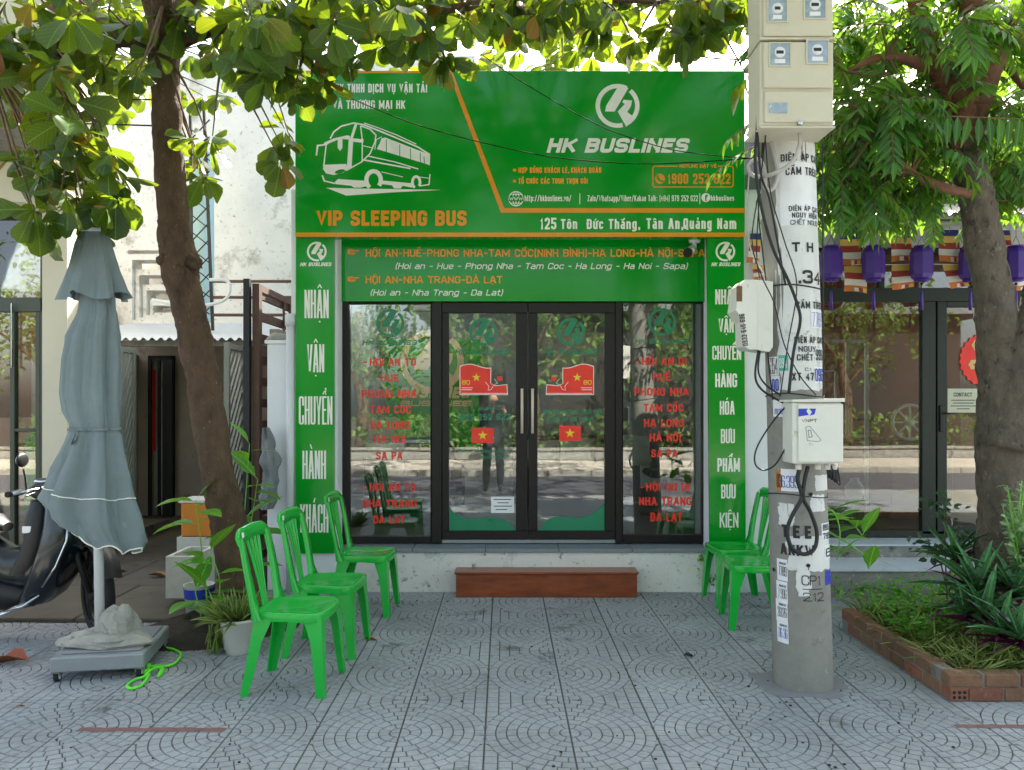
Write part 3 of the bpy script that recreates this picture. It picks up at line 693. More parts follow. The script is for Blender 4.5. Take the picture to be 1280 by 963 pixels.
for d, cx, t0, t1, sgn in ((dl, 603.8, 568.6, 637.3, 1), (dr, 713.8, 680, 748, -1)):
    pxlogo(d, cx, 415.4, 17.5, Yd, m_tealv, .001); pxtext(d, 'HK BUSLINES', t0, t1, 443.4, 437, Yd, m_tealv, t=.24, slant=.25, off=.001, gap=.5)
    # red anniversary sticker: waving flag block beside a low block
    def sx(v): return v if sgn == 1 else 1317 - v     # mirrored about the meeting line of the leaves
    def wave(ins):
        pts = [(574.5+ins, 494-ins), (574.5+ins, 459+ins)]
        for k in range(9): pts.append((575+ins+(39-2*ins)*k/8, 457.5+ins-2.6*math.sin(k/8*5.2)))
        pts += [(614-ins, 479.5), (619, 482+ins), (634-ins, 480.5+ins), (635-ins, 494-ins)]
        v = [Vector((X(sx(a), Yd), Z(b, Yd))) for a, b in pts]; return v
    for ins, mt, lay in ((0, m_white, 0), (.9, m_redv, 2)):
        v = wave(ins); part2d(d, [(v, [tuple(range(len(v)))], lay)], Yd, mt, 'sticker' if ins else 'sticker_border', off=.0006)
    part2d(d, star2d(X(sx(595.5), Yd), Z(472, Yd), 5.6/F*Yd), Yd, m_yel, 'star', off=.0012)
    a, b = sorted((sx(577.5), sx(587.5))); pxtext(d, '80', a, b, 481, 475.5, Yd, m_yel, t=.16, off=.0016)
    for k, (p, q, yy) in enumerate([(577, 591, 484.6), (577, 590, 487), (577, 634, 491.6)]):
        a, b = sorted((sx(p), sx(q))); part2d(d, pxrect(a, yy, b, yy+.8, Yd), Yd, m_white, 'printed_line', off=.0016)
    mb = MB(); pts = [Vector((X(sx(a), Yd), Z(b, Yd))) for a, b in ((607, 478), (611, 483), (610, 488), (614, 487), (617, 482), (622, 479), (618, 474))]
    vs, fs = ribbon(pts, .004); emit2d(mb, [(vs, fs, 0)], plane_y(Yd-.0018)); part('printed_outline', mb, m_white, d)
    a, b = sorted((sx(621.5), sx(628))); part2d(d, pxrect(a, 471, b, 476, Yd), Yd, m_redv, 'small_flag', off=.0006)
    # small national flag
    a, b, c_, e = (589.7, 617, 535, 554) if sgn == 1 else (699, 726, 532.7, 551.3)
    part2d(d, pxrect(a, c_, b, e, Yd), Yd, m_redv, 'flag_sticker', off=.0006)
    part2d(d, star2d(X((a+b)/2, Yd), Z((c_+e)/2, Yd), 6.4/F*Yd), Yd, m_yel, 'star', off=.0012)
    # green swoosh along the bottom of the leaf
    if sgn == 1: prof = [(561.5, 632), (565, 638.5), (571, 643.5), (579, 647), (588, 648.6), (598, 648.4), (608, 646.6), (620, 646.6), (631, 650), (639, 656), (644.6, 662.8)]
    else: prof = [(673, 662.8), (678, 656.5), (684, 650), (692, 646.6), (700, 646), (714, 647.2), (726, 647.6), (736, 644.5), (746, 638), (752, 633), (755.6, 629)]
    v = [Vector((X(p, Yd), Z(q, Yd))) for p, q in prof] + [Vector((X(755.6 if sgn < 0 else 644.6, Yd), Z(663, Yd))), Vector((X(673 if sgn < 0 else 561.5, Yd), Z(663, Yd)))]
    n = len(prof); strip = []
    bot = [Vector((q.x, Z(663.2, Yd))) for q in v[:n]]
    part2d(d, [(v[:n]+bot, [(i, i+1, n+i+1, n+i) for i in range(n-1)], 0)], Yd, m_tealv, 'swoosh', off=.0006)
pxtext(dl, '1900 252 622', 571, 638, 525.6, 517.2, Yd, m_tealv, t=.2, off=.001)
pxtext(dl, 'HOTLINE ĐẶT VÉ', 598, 624, 513, 509.6, Yd, m_tealv, t=.2, off=.001)
pxtext(dl, 'http://hkbuslines.vn/', 567, 590, 566, 561.5, Yd, m_tealv, low=True, off=.001)
pxtext(dl, 'Zalo/Whatsapp/Viber/Kakao Talk', 594, 640, 566, 561.5, Yd, m_tealv, low=True, off=.001)
pxtext(dl, '(+84) 979 252 622', 600, 636, 574, 569.5, Yd, m_tealv, low=True, off=.001)
pxtext(dr, 'HỢP ĐỒNG KHÁCH LẺ, KHÁCH ĐOÀN', 680, 752, 517.6, 512.6, Yd, m_tealv, t=.18, off=.001)
pxtext(dr, 'TỔ CHỨC CÁC TOUR TRỌN GÓI', 682, 742, 527, 522, Yd, m_tealv, t=.18, off=.001)
nt = part2d(dl, pxrect(613.8, 621, 642.8, 641.5, Yd), Yd, m_paper, 'paper_note', off=.0006)
for k, (a, b) in enumerate([(617, 639), (622, 636), (617, 640), (620, 634)]):
    part2d(dl, pxrect(a, 624+k*4.2, b, 625+k*4.2, Yd), Yd, m_ink, 'printed_line', off=.0014)

# interior things
def room_box(name, a, b, mat, label, cat, bev=.02):
    q = MB(); q.box(a, b, bev); return single(name, q, mat, label, cat)
def sofa(x, y, w, rz, label):
    t = thing('sofa', (x, y, FL), label, 'sofa')
    def b_(n_, a, c): 
        q = MB(); q.box(a, c, .03); o = bpy.data.objects.new(n_, mesh_from(n_, q, m_sofa)); COL.objects.link(o); o.parent = t
    b_('seat', (-w/2+.12, -.38, .1), (w/2-.12, .22, .42)); b_('backrest', (-w/2, .2, .06), (w/2, .42, .8))
    b_('armrest', (-w/2, -.4, .05), (-w/2+.14, .21, .58)); b_('armrest', (w/2-.14, -.4, .05), (w/2, .21, .58))
    t.rotation_euler = (0, 0, rz); return t
sofa(-.95, 8.0, 1.0, R(10), 'dark leather sofa behind the left shop window'); sofa(.85, 9.1, 1.5, 0, 'dark leather sofa at the back of the shop seen through the right door leaf')
def cushion(x, y, z, label, rz=0):
    q = MB(); n = 14
    rows = []
    for i in range(9):
        v = -1+2*i/8; row = []
        for j in range(n+1):
            u = -1+2*j/n; row.append((u*.21*(1-.08*(1-abs(v))), -.07*max(0, (1-u**4)*(1-v**4))**.6, v*.17*(1-.06*(1-abs(u)))))
        rows.append(row)
    q.grid(rows); q.grid([[(a, -b, c) for a, b, c in r_] for r_ in rows])
    o = bpy.data.objects.new('cushion', mesh_from('cushion', q, m_cush)); COL.objects.link(o); o.location = (x, y, z); o.rotation_euler = (R(-18), 0, rz)
    tag(o, label, 'cushion')
cushion(-1.24, 7.98, FL+.62, 'pale grey cushion on the sofa behind the left window', R(10)); cushion(.86, 9.0, FL+.62, 'pale grey cushion on the back sofa behind the right door leaf'); cushion(.45, 9.0, FL+.6, 'mauve grey cushion half hidden on the back sofa'); cushion(1.42, 8.0, FL+.7, 'grey cushion leaning on the desk behind the right window', R(-20))
t = thing('back_sign', (-.9, 9.5, FL), 'green company backdrop with gold emblem on the back wall behind the left window', 'sign')
g = MB(); g.box((X(452, 9.5), 9.5, Z(562, 9.5)), (X(600, 9.5), 9.56, Z(424, 9.5)), .005); part('panel', g, m_green, t)
pxlogo(t, 540, 452, 40, 9.5, m_gold); pxtext(t, 'HK BUSLINES', 466, 590, 498, 484, 9.5, m_gold, t=.25, slant=.25)
pxtext(t, 'BUSLINES', 500, 590, 508, 501, 9.5, m_gold, t=.25, slant=.2)
g = MB(); g.box((X(805, 9), 8.9, FL), (X(900, 9), 9.6, FL+.75), .01); 
desk = thing('reception_desk', (1.9, 8.9, FL), 'grey reception desk behind the right window', 'desk'); part('desktop', g, m_inner, desk)
g = MB(); g.box((X(801, 8.6), 8.6, Z(610, 8.6)), (X(850, 8.6), 8.64, Z(548, 8.6)), .004); single('poster_stand', g, m_paper, 'pale poster board standing behind the right window', 'poster')
for k, xx in enumerate((835, 868)):
    t = thing('office_chair', (X(xx, 7.9), 7.9, FL), ['dark office chair nearer the middle of the right window', 'dark office chair by the wall behind the right window'][k], 'chair')
    q = MB(); q.box((X(xx, 7.9)-.2, 7.9, FL+.42), (X(xx, 7.9)+.2, 8.3, FL+.5), .03); part('seat', q, m_sofa, t)
    q = MB(); q.box((X(xx, 7.9)-.19, 7.86, FL+.5), (X(xx, 7.9)+.19, 7.93, FL+.86), .03); part('backrest', q, m_sofa, t)
    q = MB(); q.tube([(X(xx, 7.9), 8.1, FL+.02), (X(xx, 7.9), 8.1, FL+.44)], .03); q.box((X(xx, 7.9)-.25, 8.07, FL+.01), (X(xx, 7.9)+.25, 8.13, FL+.05)); part('base', q, m_plastb, t)
t = thing('ceiling_lamp', (-.85, 8.0, 2.66), 'lit fluorescent tube lamp on the ceiling behind the left window', 'lamp')
g = MB(); g.box((-1.2, 7.97, 2.66), (-.55, 8.03, 2.70)); part('housing', g, m_wpole, t)
g = MB(); g.tube([(-1.18, 8, 2.64), (-.57, 8, 2.64)], .014); part('tube', g, m_tube, t)

# ------------------------------------------------------------------ big fascia sign
YS = 6.2
sign = thing('fascia_sign', (.13, YS, 2.92), 'large green fascia sign with bus drawing and orange diagonal above the shop door', 'sign')
g = MB(); g.box((X(369, YS), YS, Z(296.5, YS)), (X(931, YS), YS+.10, Z(88.5, YS)), .003); part('panel', g, m_green, sign)
g = MB()
for xx in np.linspace(-1.6, 1.86, 5): g.box((xx-.02, YS+.10, 2.95), (xx+.02, YS+.14, 4.18)); g.beam((xx, YS+.13, 4.1), (xx, YS+1.2, 3.42), .04, .04)
part('support_frame', g, m_steel, sign)
part2d(sign, pxrect(369, 291, 931, 296.2, YS), YS, m_orange, 'border_stripe')
part2d(sign, pxrect(369.3, 88.7, 567, 91.6, YS), YS, m_orange, 'border_stripe')
mb = MB(); pts = [Vector((X(a, YS), Z(b, YS))) for a, b in ((563.5, 91.8), (628.2, 263.3), (931, 263.3))]; vs, fs = ribbon(pts, .037, False)
vs[0].y = vs[3].y = Z(91.7, YS); emit2d(mb, [(vs, fs, 1)], plane_y(YS)); part('orange_stripe', mb, m_orange, sign)
T = lambda *a, **k: pxtext(sign, *a, **k)
T('CÔNG TY TNHH DỊCH VỤ VẬN TẢI', 393, 534, 116, 105, YS, m_white, t=.17); T('VÀ THƯƠNG MẠI HK', 416, 506.5, 136.4, 125.6, YS, m_white, t=.17)
T('VIP SLEEPING BUS', 395.8, 583.4, 282.6, 263.4, YS, m_orange, t=.22, gap=.45)
pxlogo(sign, 771.9, 132.6, 27.5, YS, m_white); T('HK BUSLINES', 683, 863.4, 191.2, 173, YS, m_white, t=.26, slant=.28, gap=.4)
for yy in (213, 226.5): part2d(sign, disc2d(X(643.3, YS), Z(yy, YS), .014, 12), YS, m_orange, 'bullet')
T('HỢP ĐỒNG KHÁCH LẺ, KHÁCH ĐOÀN', 648, 751.6, 216.4, 209.6, YS, m_orange2, t=.2); T('TỔ CHỨC CÁC TOUR TRỌN GÓI', 648, 734.6, 230, 223.2, YS, m_orange2, t=.2)
# globe
c = (X(645, YS), Z(248.7, YS)); rr = 9/F*YS; it = []
for k in range(1): it.append(ribbon([Vector((c[0]+rr*math.cos(a), c[1]+rr*math.sin(a))) for a in np.linspace(0, 2*math.pi, 25)], .007, False)+(0,))
for s_ in (.45,): it.append(ribbon([Vector((c[0]+rr*s_*math.cos(a), c[1]+rr*math.sin(a))) for a in np.linspace(0, 2*math.pi, 21)], .005, False)+(1,))
for v_ in (-.6, .6): it.append(ribbon([Vector((c[0]-rr*.8, c[1]+v_*rr)), Vector((c[0]+rr*.8, c[1]+v_*rr))], .005)+(2,))
it.append(ribbon([Vector((c[0], c[1]-rr)), Vector((c[0], c[1]+rr))], .005)+(3,))
part2d(sign, it, YS, m_white, 'globe'); part2d(sign, pxrect(636, 245.8, 654, 251.8, YS), YS, m_green, 'globe_band', off=.0016)
T('WWW', 636.6, 653.4, 251, 246.6, YS, m_white, t=.2, off=.002)
T('http://hkbuslines.vn/', 655.8, 714, 251.8, 244.4, YS, m_white, low=True, bold=.035)
for a in (724.8, 874.8): part2d(sign, pxrect(a-.4, 242, a+.4, 255.5, YS), YS, m_white, 'divider')
T('Zalo/Whatsapp/Viber/Kakao Talk: (+84) 979 252 622', 734.4, 872.4, 251.8, 244.4, YS, m_white, low=True, bold=.045)
part2d(sign, disc2d(X(882.3, YS), Z(247.2, YS), 5.6/F*YS), YS, m_white, 'round_badge'); T('f', 880.4, 885, 251.6, 243.6, YS, m_green, low=True, bold=.07, off=.0008)
T('hkbuslines', 888.4, 917.6, 251.2, 244.6, YS, m_white, low=True, bold=.045)
bx = [(816, 210), (816, 232), (818, 234), (914.5, 234), (916.5, 232), (916.5, 210), (914.5, 208), (897, 208)]
pl = [Vector((X(a, YS), Z(b, YS))) for a, b in [(847.5, 208), (818, 208), (816, 210), (816, 232), (818, 234), (914.5, 234), (916.5, 232), (916.5, 210), (914.5, 208), (897.5, 208)]]
part2d(sign, [ribbon(pl, .0085, False)+(0,)], YS, m_orange, 'hotline_frame'); T('HOTLINE ĐẶT VÉ', 849.5, 895.6, 210, 205.8, YS, m_orange2, t=.2)
part2d(sign, disc2d(X(825, YS), Z(223.6, YS), 6.2/F*YS), YS, m_orange, 'phone_badge')
ph = [Vector((X(a, YS), Z(b, YS))) for a, b in ((822.2, 220), (822.6, 223.6), (825, 226.3), (828.6, 227))]; part2d(sign, [ribbon(ph, .014, True)+(2,)], YS, m_green, 'phone_handset', off=.0006)
T('1900 252 622', 834.7, 913, 230.2, 217.3, YS, m_orange, t=.21)
T('125', 675.4, 695.4, 287, 272.4, YS, m_white, t=.22); T('Tôn  Đức Thắng,', 701, 798.5, 286.6, 274, YS, m_white, low=True, bold=.05); T('Tân An,Quảng Nam', 808, 920.3, 286.6, 273, YS, m_white, low=True, bold=.05)
# bus drawing
def zb(p): return Vector((X(360+p[0]*.23885, YS), Z(70+p[1]*.23885, YS)))
kk = .23885/F*YS
fills = [([(183,592),(190,570),(305,566),(312,588),(290,612),(240,624),(200,616)]), ([(318,432),(342,432),(333,582),(308,594)]), ([(490,432),(510,428),(738,516),(736,570),(465,488),(482,455)]),
  ([(245,660),(262,645),(415,655),(410,682),(380,690),(345,690),(330,680),(250,672)]), ([(486,652),(655,668),(648,690),(600,680),(590,695),(555,694),(545,678),(492,672)]),
  ([(198,690),(330,694),(560,698),(800,702),(560,714),(305,732)]), ([(190,470),(188,455),(240,432),(310,416),(325,420),(322,438),(285,436),(285,482),(272,498),(260,482),(260,440),(215,458),(200,470)])]
strokes = [([(222,432),(240,398),(280,368),(345,352),(400,362),(470,390),(560,427),(680,478),(740,516),(738,570)], 8), ([(400,352),(480,380),(570,415),(670,462)], 5), ([(190,466),(155,470),(149,520)], 9), ([(200,466),(187,580)], 7),
  ([(355,362),(330,440)], 14), ([(380,368),(389,440),(388,548)], 6), ([(330,440),(390,446)], 18), ([(305,600),(385,556),(430,512),(456,450),(460,415),(430,385),(385,368)], 7), ([(388,470),(440,482)], 4),
  ([(455,490),(462,440),(490,425)], 4), ([(420,525),(560,556),(680,592)], 6), ([(400,546),(520,568),(640,590)], 8), ([(490,608),(600,634)], 4), ([(180,628),(190,655),(245,668)], 8), ([(688,682),(738,674),(743,622)], 6), ([(660,632),(735,640)], 4), ([(400,540),(420,525)],4)]
it = [([zb(p) for p in f], [tuple(range(len(f)))], i % 3) for i, f in enumerate(fills)]
for i, (s_, w_) in enumerate(strokes): it.append(ribbon([zb(p) for p in s_], w_*kk, .5)+(3+i % 5,))
it.append(ribbon([Vector((zb((448, 650)).x+38*kk*math.cos(a), zb((448, 650)).y+46*kk*math.sin(a))) for a in np.linspace(-.7, math.pi+1.0, 16)], 22*kk, False)+(2,))
it.append(ribbon([Vector((zb((671, 662)).x+20*kk*math.cos(a), zb((671, 662)).y+30*kk*math.sin(a))) for a in np.linspace(-.7, math.pi+1.2, 14)], 14*kk, False)+(4,))
part2d(sign, it, YS, m_white, 'bus_drawing')
it = [ribbon([zb(a), zb(b)], 4*kk)+(0,) for a, b in (((515,440),(515,508)),((585,466),(585,528)),((641,488),(642,545)),((692,508),(693,558)),((712,530),(714,562)))]
it += [([Vector((zb((272, 606)).x+26*kk*math.cos(a)-6*kk*math.sin(a), zb((272, 606)).y+9*kk*math.sin(a)+8*kk*math.cos(a))) for a in np.linspace(0, 2*math.pi, 14)[:-1]], [tuple(range(13))], 1)]
part2d(sign, it, YS, m_green, 'bus_drawing_gaps', off=.0018)

# ------------------------------------------------------------------ route board and side banners
YR = 6.45
rs_ = thing('route_sign', (.13, YR, 2.4), 'green route board with orange and white place names over the door', 'sign')
g = MB(); g.box((X(424.8, YR), YR, Z(377, YR)), (X(884, YR), YR+.03, Z(296, YR)), .002); part('panel', g, m_green, rs_)
T = lambda *a, **k: pxtext(rs_, *a, **k)
T('HỘI AN-HUẾ-PHONG NHA-TAM CỐC(NINH BÌNH)-HẠ LONG-HÀ NỘI-SAPA', 457, 881, 321.3, 311.8, YR, m_orange2, t=.18, gap=.6)
T('(Hoi an - Hue - Phong Nha - Tam Coc - Ha Long - Ha Noi - Sapa)', 493.6, 861, 336.6, 329, YR, m_white, low=True, slant=.25, bold=.03)
T('HỘI AN-NHA TRANG-ĐÀ LẠT', 457, 628, 354.5, 345.2, YR, m_orange2, t=.18, gap=.6)
T('(Hoi an - Nha Trang - Da Lat)', 462.4, 630, 369.8, 362.2, YR, m_white, low=True, slant=.25, bold=.03)
for yy in (315, 349):
    f = lambda a, b: Vector((X(434.5+a, YR), Z(yy+b, YR)))
    hand = [f(0, -3), f(5, -3.4), f(8, -2.4), f(14.5, -2.2), f(14.5, -.8), f(9.5, -.4), f(9.8, 2.2), f(7.5, 3.8), f(4, 3.6), f(0, 2.8)]
    part2d(rs_, [(hand, [tuple(range(10))], 0)], YR, m_orange2, 'pointing_hand'); part2d(rs_, [ribbon([f(3, -1.2), f(9, -.4)], .004)+(0,), ribbon([f(3.4, 1.2), f(8.8, 1.2)], .004)+(1,)], YR, m_green, 'hand_lines', off=.001)
YB = 6.27
for (nm, lb, q, words, lx, tx0, tx1) in (
  ('left', 'tall green banner left of the door reading down to KHÁCH', [(369.8, 296), (369.8, 692), (417.6, 692), (417.6, 296)],
   [('NHẬN', 380.6, 411, 398, 362.5), ('VẬN', 384, 405.3, 465.6, 430.5), ('CHUYỂN', 373.6, 415.6, 531, 495.5), ('HÀNH', 378, 407.6, 599, 563.5), ('KHÁCH', 375.3, 410.6, 666, 630.5)], 396, 375, 415),
  ('right', 'tall green banner right of the door reading down to KIỆN', [(883.8, 296), (887.5, 686), (932.3, 686), (929.8, 296)],
   [('NHẬN', 894, 922.8, 380.7, 362), ('VẬN', 898.3, 917.2, 416, 398.4), ('CHUYỂN', 890.3, 926.4, 450, 432.5), ('HÀNG', 894, 921.3, 484.3, 467), ('HÓA', 899.7, 918.3, 518.7, 501.4), ('BƯU', 901, 918.6, 554.3, 536.5), ('PHẨM', 896.7, 924.8, 590, 572.8), ('BƯU', 901.4, 919.6, 623.4, 605.8), ('KIỆN', 899.5, 923, 659.7, 641)], 906.7, 889, 926)):
    t = thing('banner', (X(q[0][0], YB), YB, Z(690, YB)), lb, 'banner', None)
    g = MB(); g.prism([(X(a, YB), Z(b, YB)) for a, b in q], YB, YB+.028); part('panel', g, m_green, t)
    pxlogo(t, lx, 314.7, 12.3, YB, m_white); pxtext(t, 'HK BUSLINES', tx0, tx1, 333, 328.3, YB, m_white, t=.24, slant=.25, gap=.45)
    for w_, a, b, c_, e in words:
        h = (c_-e)/F*YB; lw = (b-a)/F*YB/len(w_)
        pxtext(t, w_, a, b, c_, e, YB, m_white, t=min(.25, lw*.33/h), gap=.36)
t = thing('security_camera', (X(865, 6.4), 6.3, Z(300, 6.4)), 'white dome-necked security camera with black head under the fascia sign', 'camera')
g = MB(); g.lathe([(0, 0), (.05, 0), (.045, -.03), (0, -.032)][::-1], (X(868, 6.36), 6.36, Z(299, 6.36))); g.tube([P(868, 303, 6.36), P(868, 309, 6.36), P(864, 312, 6.36)], .02); part('mount', g, m_wpole, t)
g = MB(); g.tube([P(866, 311, 6.37), P(860, 316, 6.26)], .034, 12); part('body', g, m_wpole, t)
g = MB(); g.tube([P(860.8, 315.2, 6.262), P(859, 317, 6.235)], .036, 12); part('lens_head', g, m_plastb, t)
# brown step block
t = thing('step_block', (.34, 6.12, 0), 'red brown glazed step block in front of the glass doors', 'step')
g = MB(); g.box((X(570, 6.12), 6.12, 0), (X(796.5, 6.12), 6.298, .185), .004); part('front', g, m_step, t)
g = MB(); g.box((X(570, 6.12)-.012, 6.105, .185), (X(796.5, 6.12)+.012, 6.298, .205), .005); part('tread', g, m_step, t)
# ================================================================== GREEN PLASTIC CHAIRS
def make_chair():
    t = thing('plastic_chair', (0, 0, 0), 'x', 'chair', 'green plastic chairs in front of the shop')
    def add(n_, q): o = bpy.data.objects.new(n_, mesh_from(n_, q, m_chair)); COL.objects.link(o); o.parent = t; return o
    # seat: dished pan with rounded corners and a skirt; front is +x
    q = MB(); rows = []
    outline = []
    for k in range(32):
        a = 2*math.pi*k/32; c, s_ = math.cos(a), math.sin(a); e = .45
        x = .195*abs(c)**e*(1 if c > 0 else -1); y = (.185+.018*(c > 0))*abs(s_)**e*(1 if s_ > 0 else -1)
        outline.append((x, y))
    for k, dz in ((0, -.012), (.5, -.011), (.86, -.004), (.95, .002), (1.0, 0), (1.02, -.008), (1.0, -.045)):
        rows.append([(x*k, y*k, .437+dz) for x, y in outline])
    q.grid(rows, closed=True); add('seat', q)
    # legs: angle-section, tapering
    for sx in (1, -1):
        for sy in (1, -1):
            q = MB(); top = Vector((sx*.165, sy*.168, .43)); bot = Vector((sx*.19 if sx > 0 else -.235, sy*.195, 0))
            sec = lambda w: [(0, 0), (-sx*w, 0), (-sx*w, -sy*.006), (-sx*.013, -sy*.013), (-sx*.006, -sy*w), (0, -sy*w)]
            rr = []
            for i in range(7):
                f = i/6; c = top.lerp(bot, f); w = (.075-.033*f) + (.03*(1-f*3) if f < .33 else 0)
                rr.append([(c.x+.014*sx+a, c.y+.012*sy+b, c.z) for a, b in sec(w)])
            q.grid(rr, closed=True, sm=False)
            o = len(q.v); q.add(rr[-1], [tuple(range(6))]); add('leg', q)
    # back frame: two broad uprights rising from the rear legs and a curved head band
    bk = lambda z: -.185-.085*(max(0, z-.42)/.45)**1.15
    for sy in (1, -1):
        q = MB(); rr = []
        for i in range(11):
            f = i/10; z = .40+.43*f; y = .203+.012*math.sin(f*3)-.006*f; w = .064+.012*math.cos(f*3.1)+.035*max(0, .18-f)*5*.3
            x = bk(z); rr.append([(x-.003, sy*(y), z), (x+.016+.06*max(0, .15-f)*4, sy*(y+.004), z), (x+.012, sy*(y-w), z), (x-.006, sy*(y-w), z)])
        q.grid(rr, closed=True); add('back_post', q)
    q = MB(); rr = []
    for i in range(17):
        f = -1+2*i/16; y = f*.206; xo = -.012*(1-f*f); zt = .872+.012*math.cos(f*1.5)-.05*max(0, abs(f)-.78)**1.2*4; zb_ = .79+.022*(1-f*f)
        rr.append([(bk(zb_)+xo+.013, y, zb_), (bk(zt)+xo+.010, y, zt-.008), (bk(zt)+xo-.001, y, zt), (bk(zt)+xo-.012, y, zt-.008), (bk(zb_)+xo-.007, y, zb_)])
    q.grid(rr, closed=True); q.add(rr[0], [(4, 3, 2, 1, 0)]); q.add(rr[-1], [(0, 1, 2, 3, 4)]); add('back_band', q)
    for k in (-1.5, -.5, .5, 1.5):
        q = MB(); rr = []
        for i in range(9):
            f = i/8; z = .425+.385*f; y = k*(.014+.040*f**1.6); w = .0055+.0035*f; x = bk(z)-.008*(1)
            rr.append([(x+.008, y-w, z), (x+.008, y+w, z), (x-.004, y+w, z), (x-.004, y-w, z)])
        q.grid(rr, closed=True); add('slat', q)
    q = MB(); z = .845; q.add([(bk(z)+.0135, -.175, z-.014), (bk(z)+.0135, -.145, z-.014), (bk(z)+.0105, -.145, z+.014), (bk(z)+.0105, -.175, z+.014)], [(0, 1, 2, 3)])
    o = bpy.data.objects.new('sticker', mesh_from('sticker', q, m_paper)); COL.objects.link(o); o.parent = t
    return t
chair = make_chair()
CH = [(-1.13, 4.24, R(-4), 'green plastic chair nearest the camera, left group, in front of the white flower pot'),
      (-1.09, 4.85, R(-4), 'green plastic chair in the middle of the left row of three'),
      (-1.02, 5.76, R(-3), 'green plastic chair standing by the left glass window against the plinth'),
      (1.76, 5.42, R(180-6), 'green plastic chair right of the step, nearer the concrete pole'),
      (1.80, 5.99, R(180+2), 'green plastic chair behind the other one under the right banner')]
for i, (x, y, rz, lb) in enumerate(CH):
    if i == 0: o = chair; o.location = (x, y, 0); o.rotation_euler = (0, 0, rz); o['label'] = lb
    else: o = copy_tree(chair, (x, y, 0), rz, lb)

# ================================================================== CLOSED PARASOL
Yu = 4.55
um = thing('parasol', (X(125, Yu), Yu, 0), 'tall closed grey blue canvas parasol with white piping on a wheeled steel base', 'parasol')
prof = [(287, 104, 131, .02), (291, 101, 135, .03), (305, 97, 139, .05), (330, 90, 146, .08), (350, 82, 152, .12), (366, 77, 156, .16)]
def cloth(prof, ph, n=144, lobes=7, dep=.55, seed=0, hem=None):
    rows = []
    for i, (py, l, r_, amp) in enumerate(prof):
        row = []; cx = X((l+r_)/2, Yu); hw = (r_-l)/2/F*Yu
        for k in range(n):
            a = 2*math.pi*k/n
            w = math.cos(lobes*a+ph+.25*math.sin(a*2+i*.35)); w = (abs(w)**.65)*(1 if w > 0 else -1)
            nz = noise.noise(Vector((math.cos(a)*1.6, math.sin(a)*1.6, i*.35+seed)))
            nz2 = noise.noise(Vector((math.cos(a)*5, math.sin(a)*5, i*.5+seed)))+.6*noise.noise(Vector((math.cos(a)*11, math.sin(a)*11, i*.9+seed)))
            q = 1+amp*w+amp*.9*nz+.14*nz2
            z = Z(py, Yu) + (hem(a, i) if hem else 0)
            row.append((cx+hw*q*math.cos(a), Yu+hw*dep*q*math.sin(a), z))
        rows.append(row)
    return rows
q = MB(); fl_ = cloth(prof, .4, hem=lambda a, i: -.05*max(0, i-3)/2*abs(math.sin(a*2+.6)) ); q.grid(fl_, closed=True); part('top_flap', q, m_umb, um)
prof = [(350, 106, 136, .08), (375, 101, 141, .12), (392, 99, 144, .14), (420, 89, 146, .15), (450, 83, 148, .16), (490, 80, 148, .16), (515, 84, 148, .15), (530, 90, 148, .14), (537, 93, 147, .12), (546, 89, 149, .15), (565, 82, 152, .18), (590, 74, 156, .2), (620, 64, 160, .2), (640, 58, 164, .2), (655, 62, 168, .2), (668, 74, 171, .2), (678, 88, 173, .2)]
def hemf(a, i):
    k = max(0, i-10)/6; c = math.cos(a)
    return -.05*k*c + .10*k*max(0, -c)**1.5 - .02*k*math.sin(a*7)
bodyc = cloth(prof, 1.3, seed=4, hem=hemf); q = MB(); q.grid(bodyc, closed=True); cv = part('canopy', q, m_umb, um)
q = MB(); q.tube(bodyc[-1], .0045, 6, closed=True); part('piping', q, m_white, cv)
q = MB(); q.tube([(p[0]+(p[0]-X(112, Yu))*.02, p[1]-.004, p[2]) for p in bodyc[12]][72:144], .0035, 6); part('piping', q, m_white, cv)
inner = [[(X(125, Yu)+(p[0]-X(125, Yu))*k, Yu+(p[1]-Yu)*k, p[2]+dz) for p in bodyc[-1]] for k, dz in ((1, 0), (.8, .06), (.4, .14), (.1, .16))]
q = MB(); q.grid(inner, closed=True); part('folded_lining', q, m_umb, um)
q = MB(); q.tube([((p[0]-X(120, Yu))*1.03+X(120, Yu), (p[1]-Yu)*1.06+Yu, p[2]) for p in bodyc[8]], .009, 6, closed=True)
q.tube([P(92, 537, Yu-.09), P(95, 548, Yu-.1), P(90, 556, Yu-.1), P(94, 540, Yu-.1)], .007, 5); part('tie_strap', q, m_umb, um)
q = MB(); q.lathe([(0, .02), (.05, .015), (.068, 0), (.07, -.02), (0, -.02)][::-1], (X(117.5, Yu), Yu, Z(287, Yu)), 16); part('cap', q, m_wpole, um)
q = MB(); q.tube([(X(118, Yu), Yu, Z(330, Yu)), (X(125, Yu), Yu, .14)], .027, 14); part('pole', q, m_wpole, um)
bs = [(57, 858, 4.27), (153, 838, 4.42)]
bx0, bx1, by0, by1 = -2.50, -2.0, 4.24, 4.86
base = MB(); 
def rot2(x, y, a, cx, cy): return (cx+(x-cx)*math.cos(a)-(y-cy)*math.sin(a), cy+(x-cx)*math.sin(a)+(y-cy)*math.cos(a))
def rbox(q, x0, y0, z0, x1, y1, z1, a, c, bev=.004):
    o = len(q.v); q.box((x0, y0, z0), (x1, y1, z1), bev)
    for i in range(o, len(q.v)): x, y = rot2(q.v[i][0], q.v[i][1], a, *c); q.v[i] = (x, y, q.v[i][2])
    return q
cb = (-2.3, 4.55); ra = R(10)
q = rbox(MB(), -2.56, 4.28, .055, -2.07, 4.84, .14, ra, cb, .008); part('base_frame', q, m_steel, um)
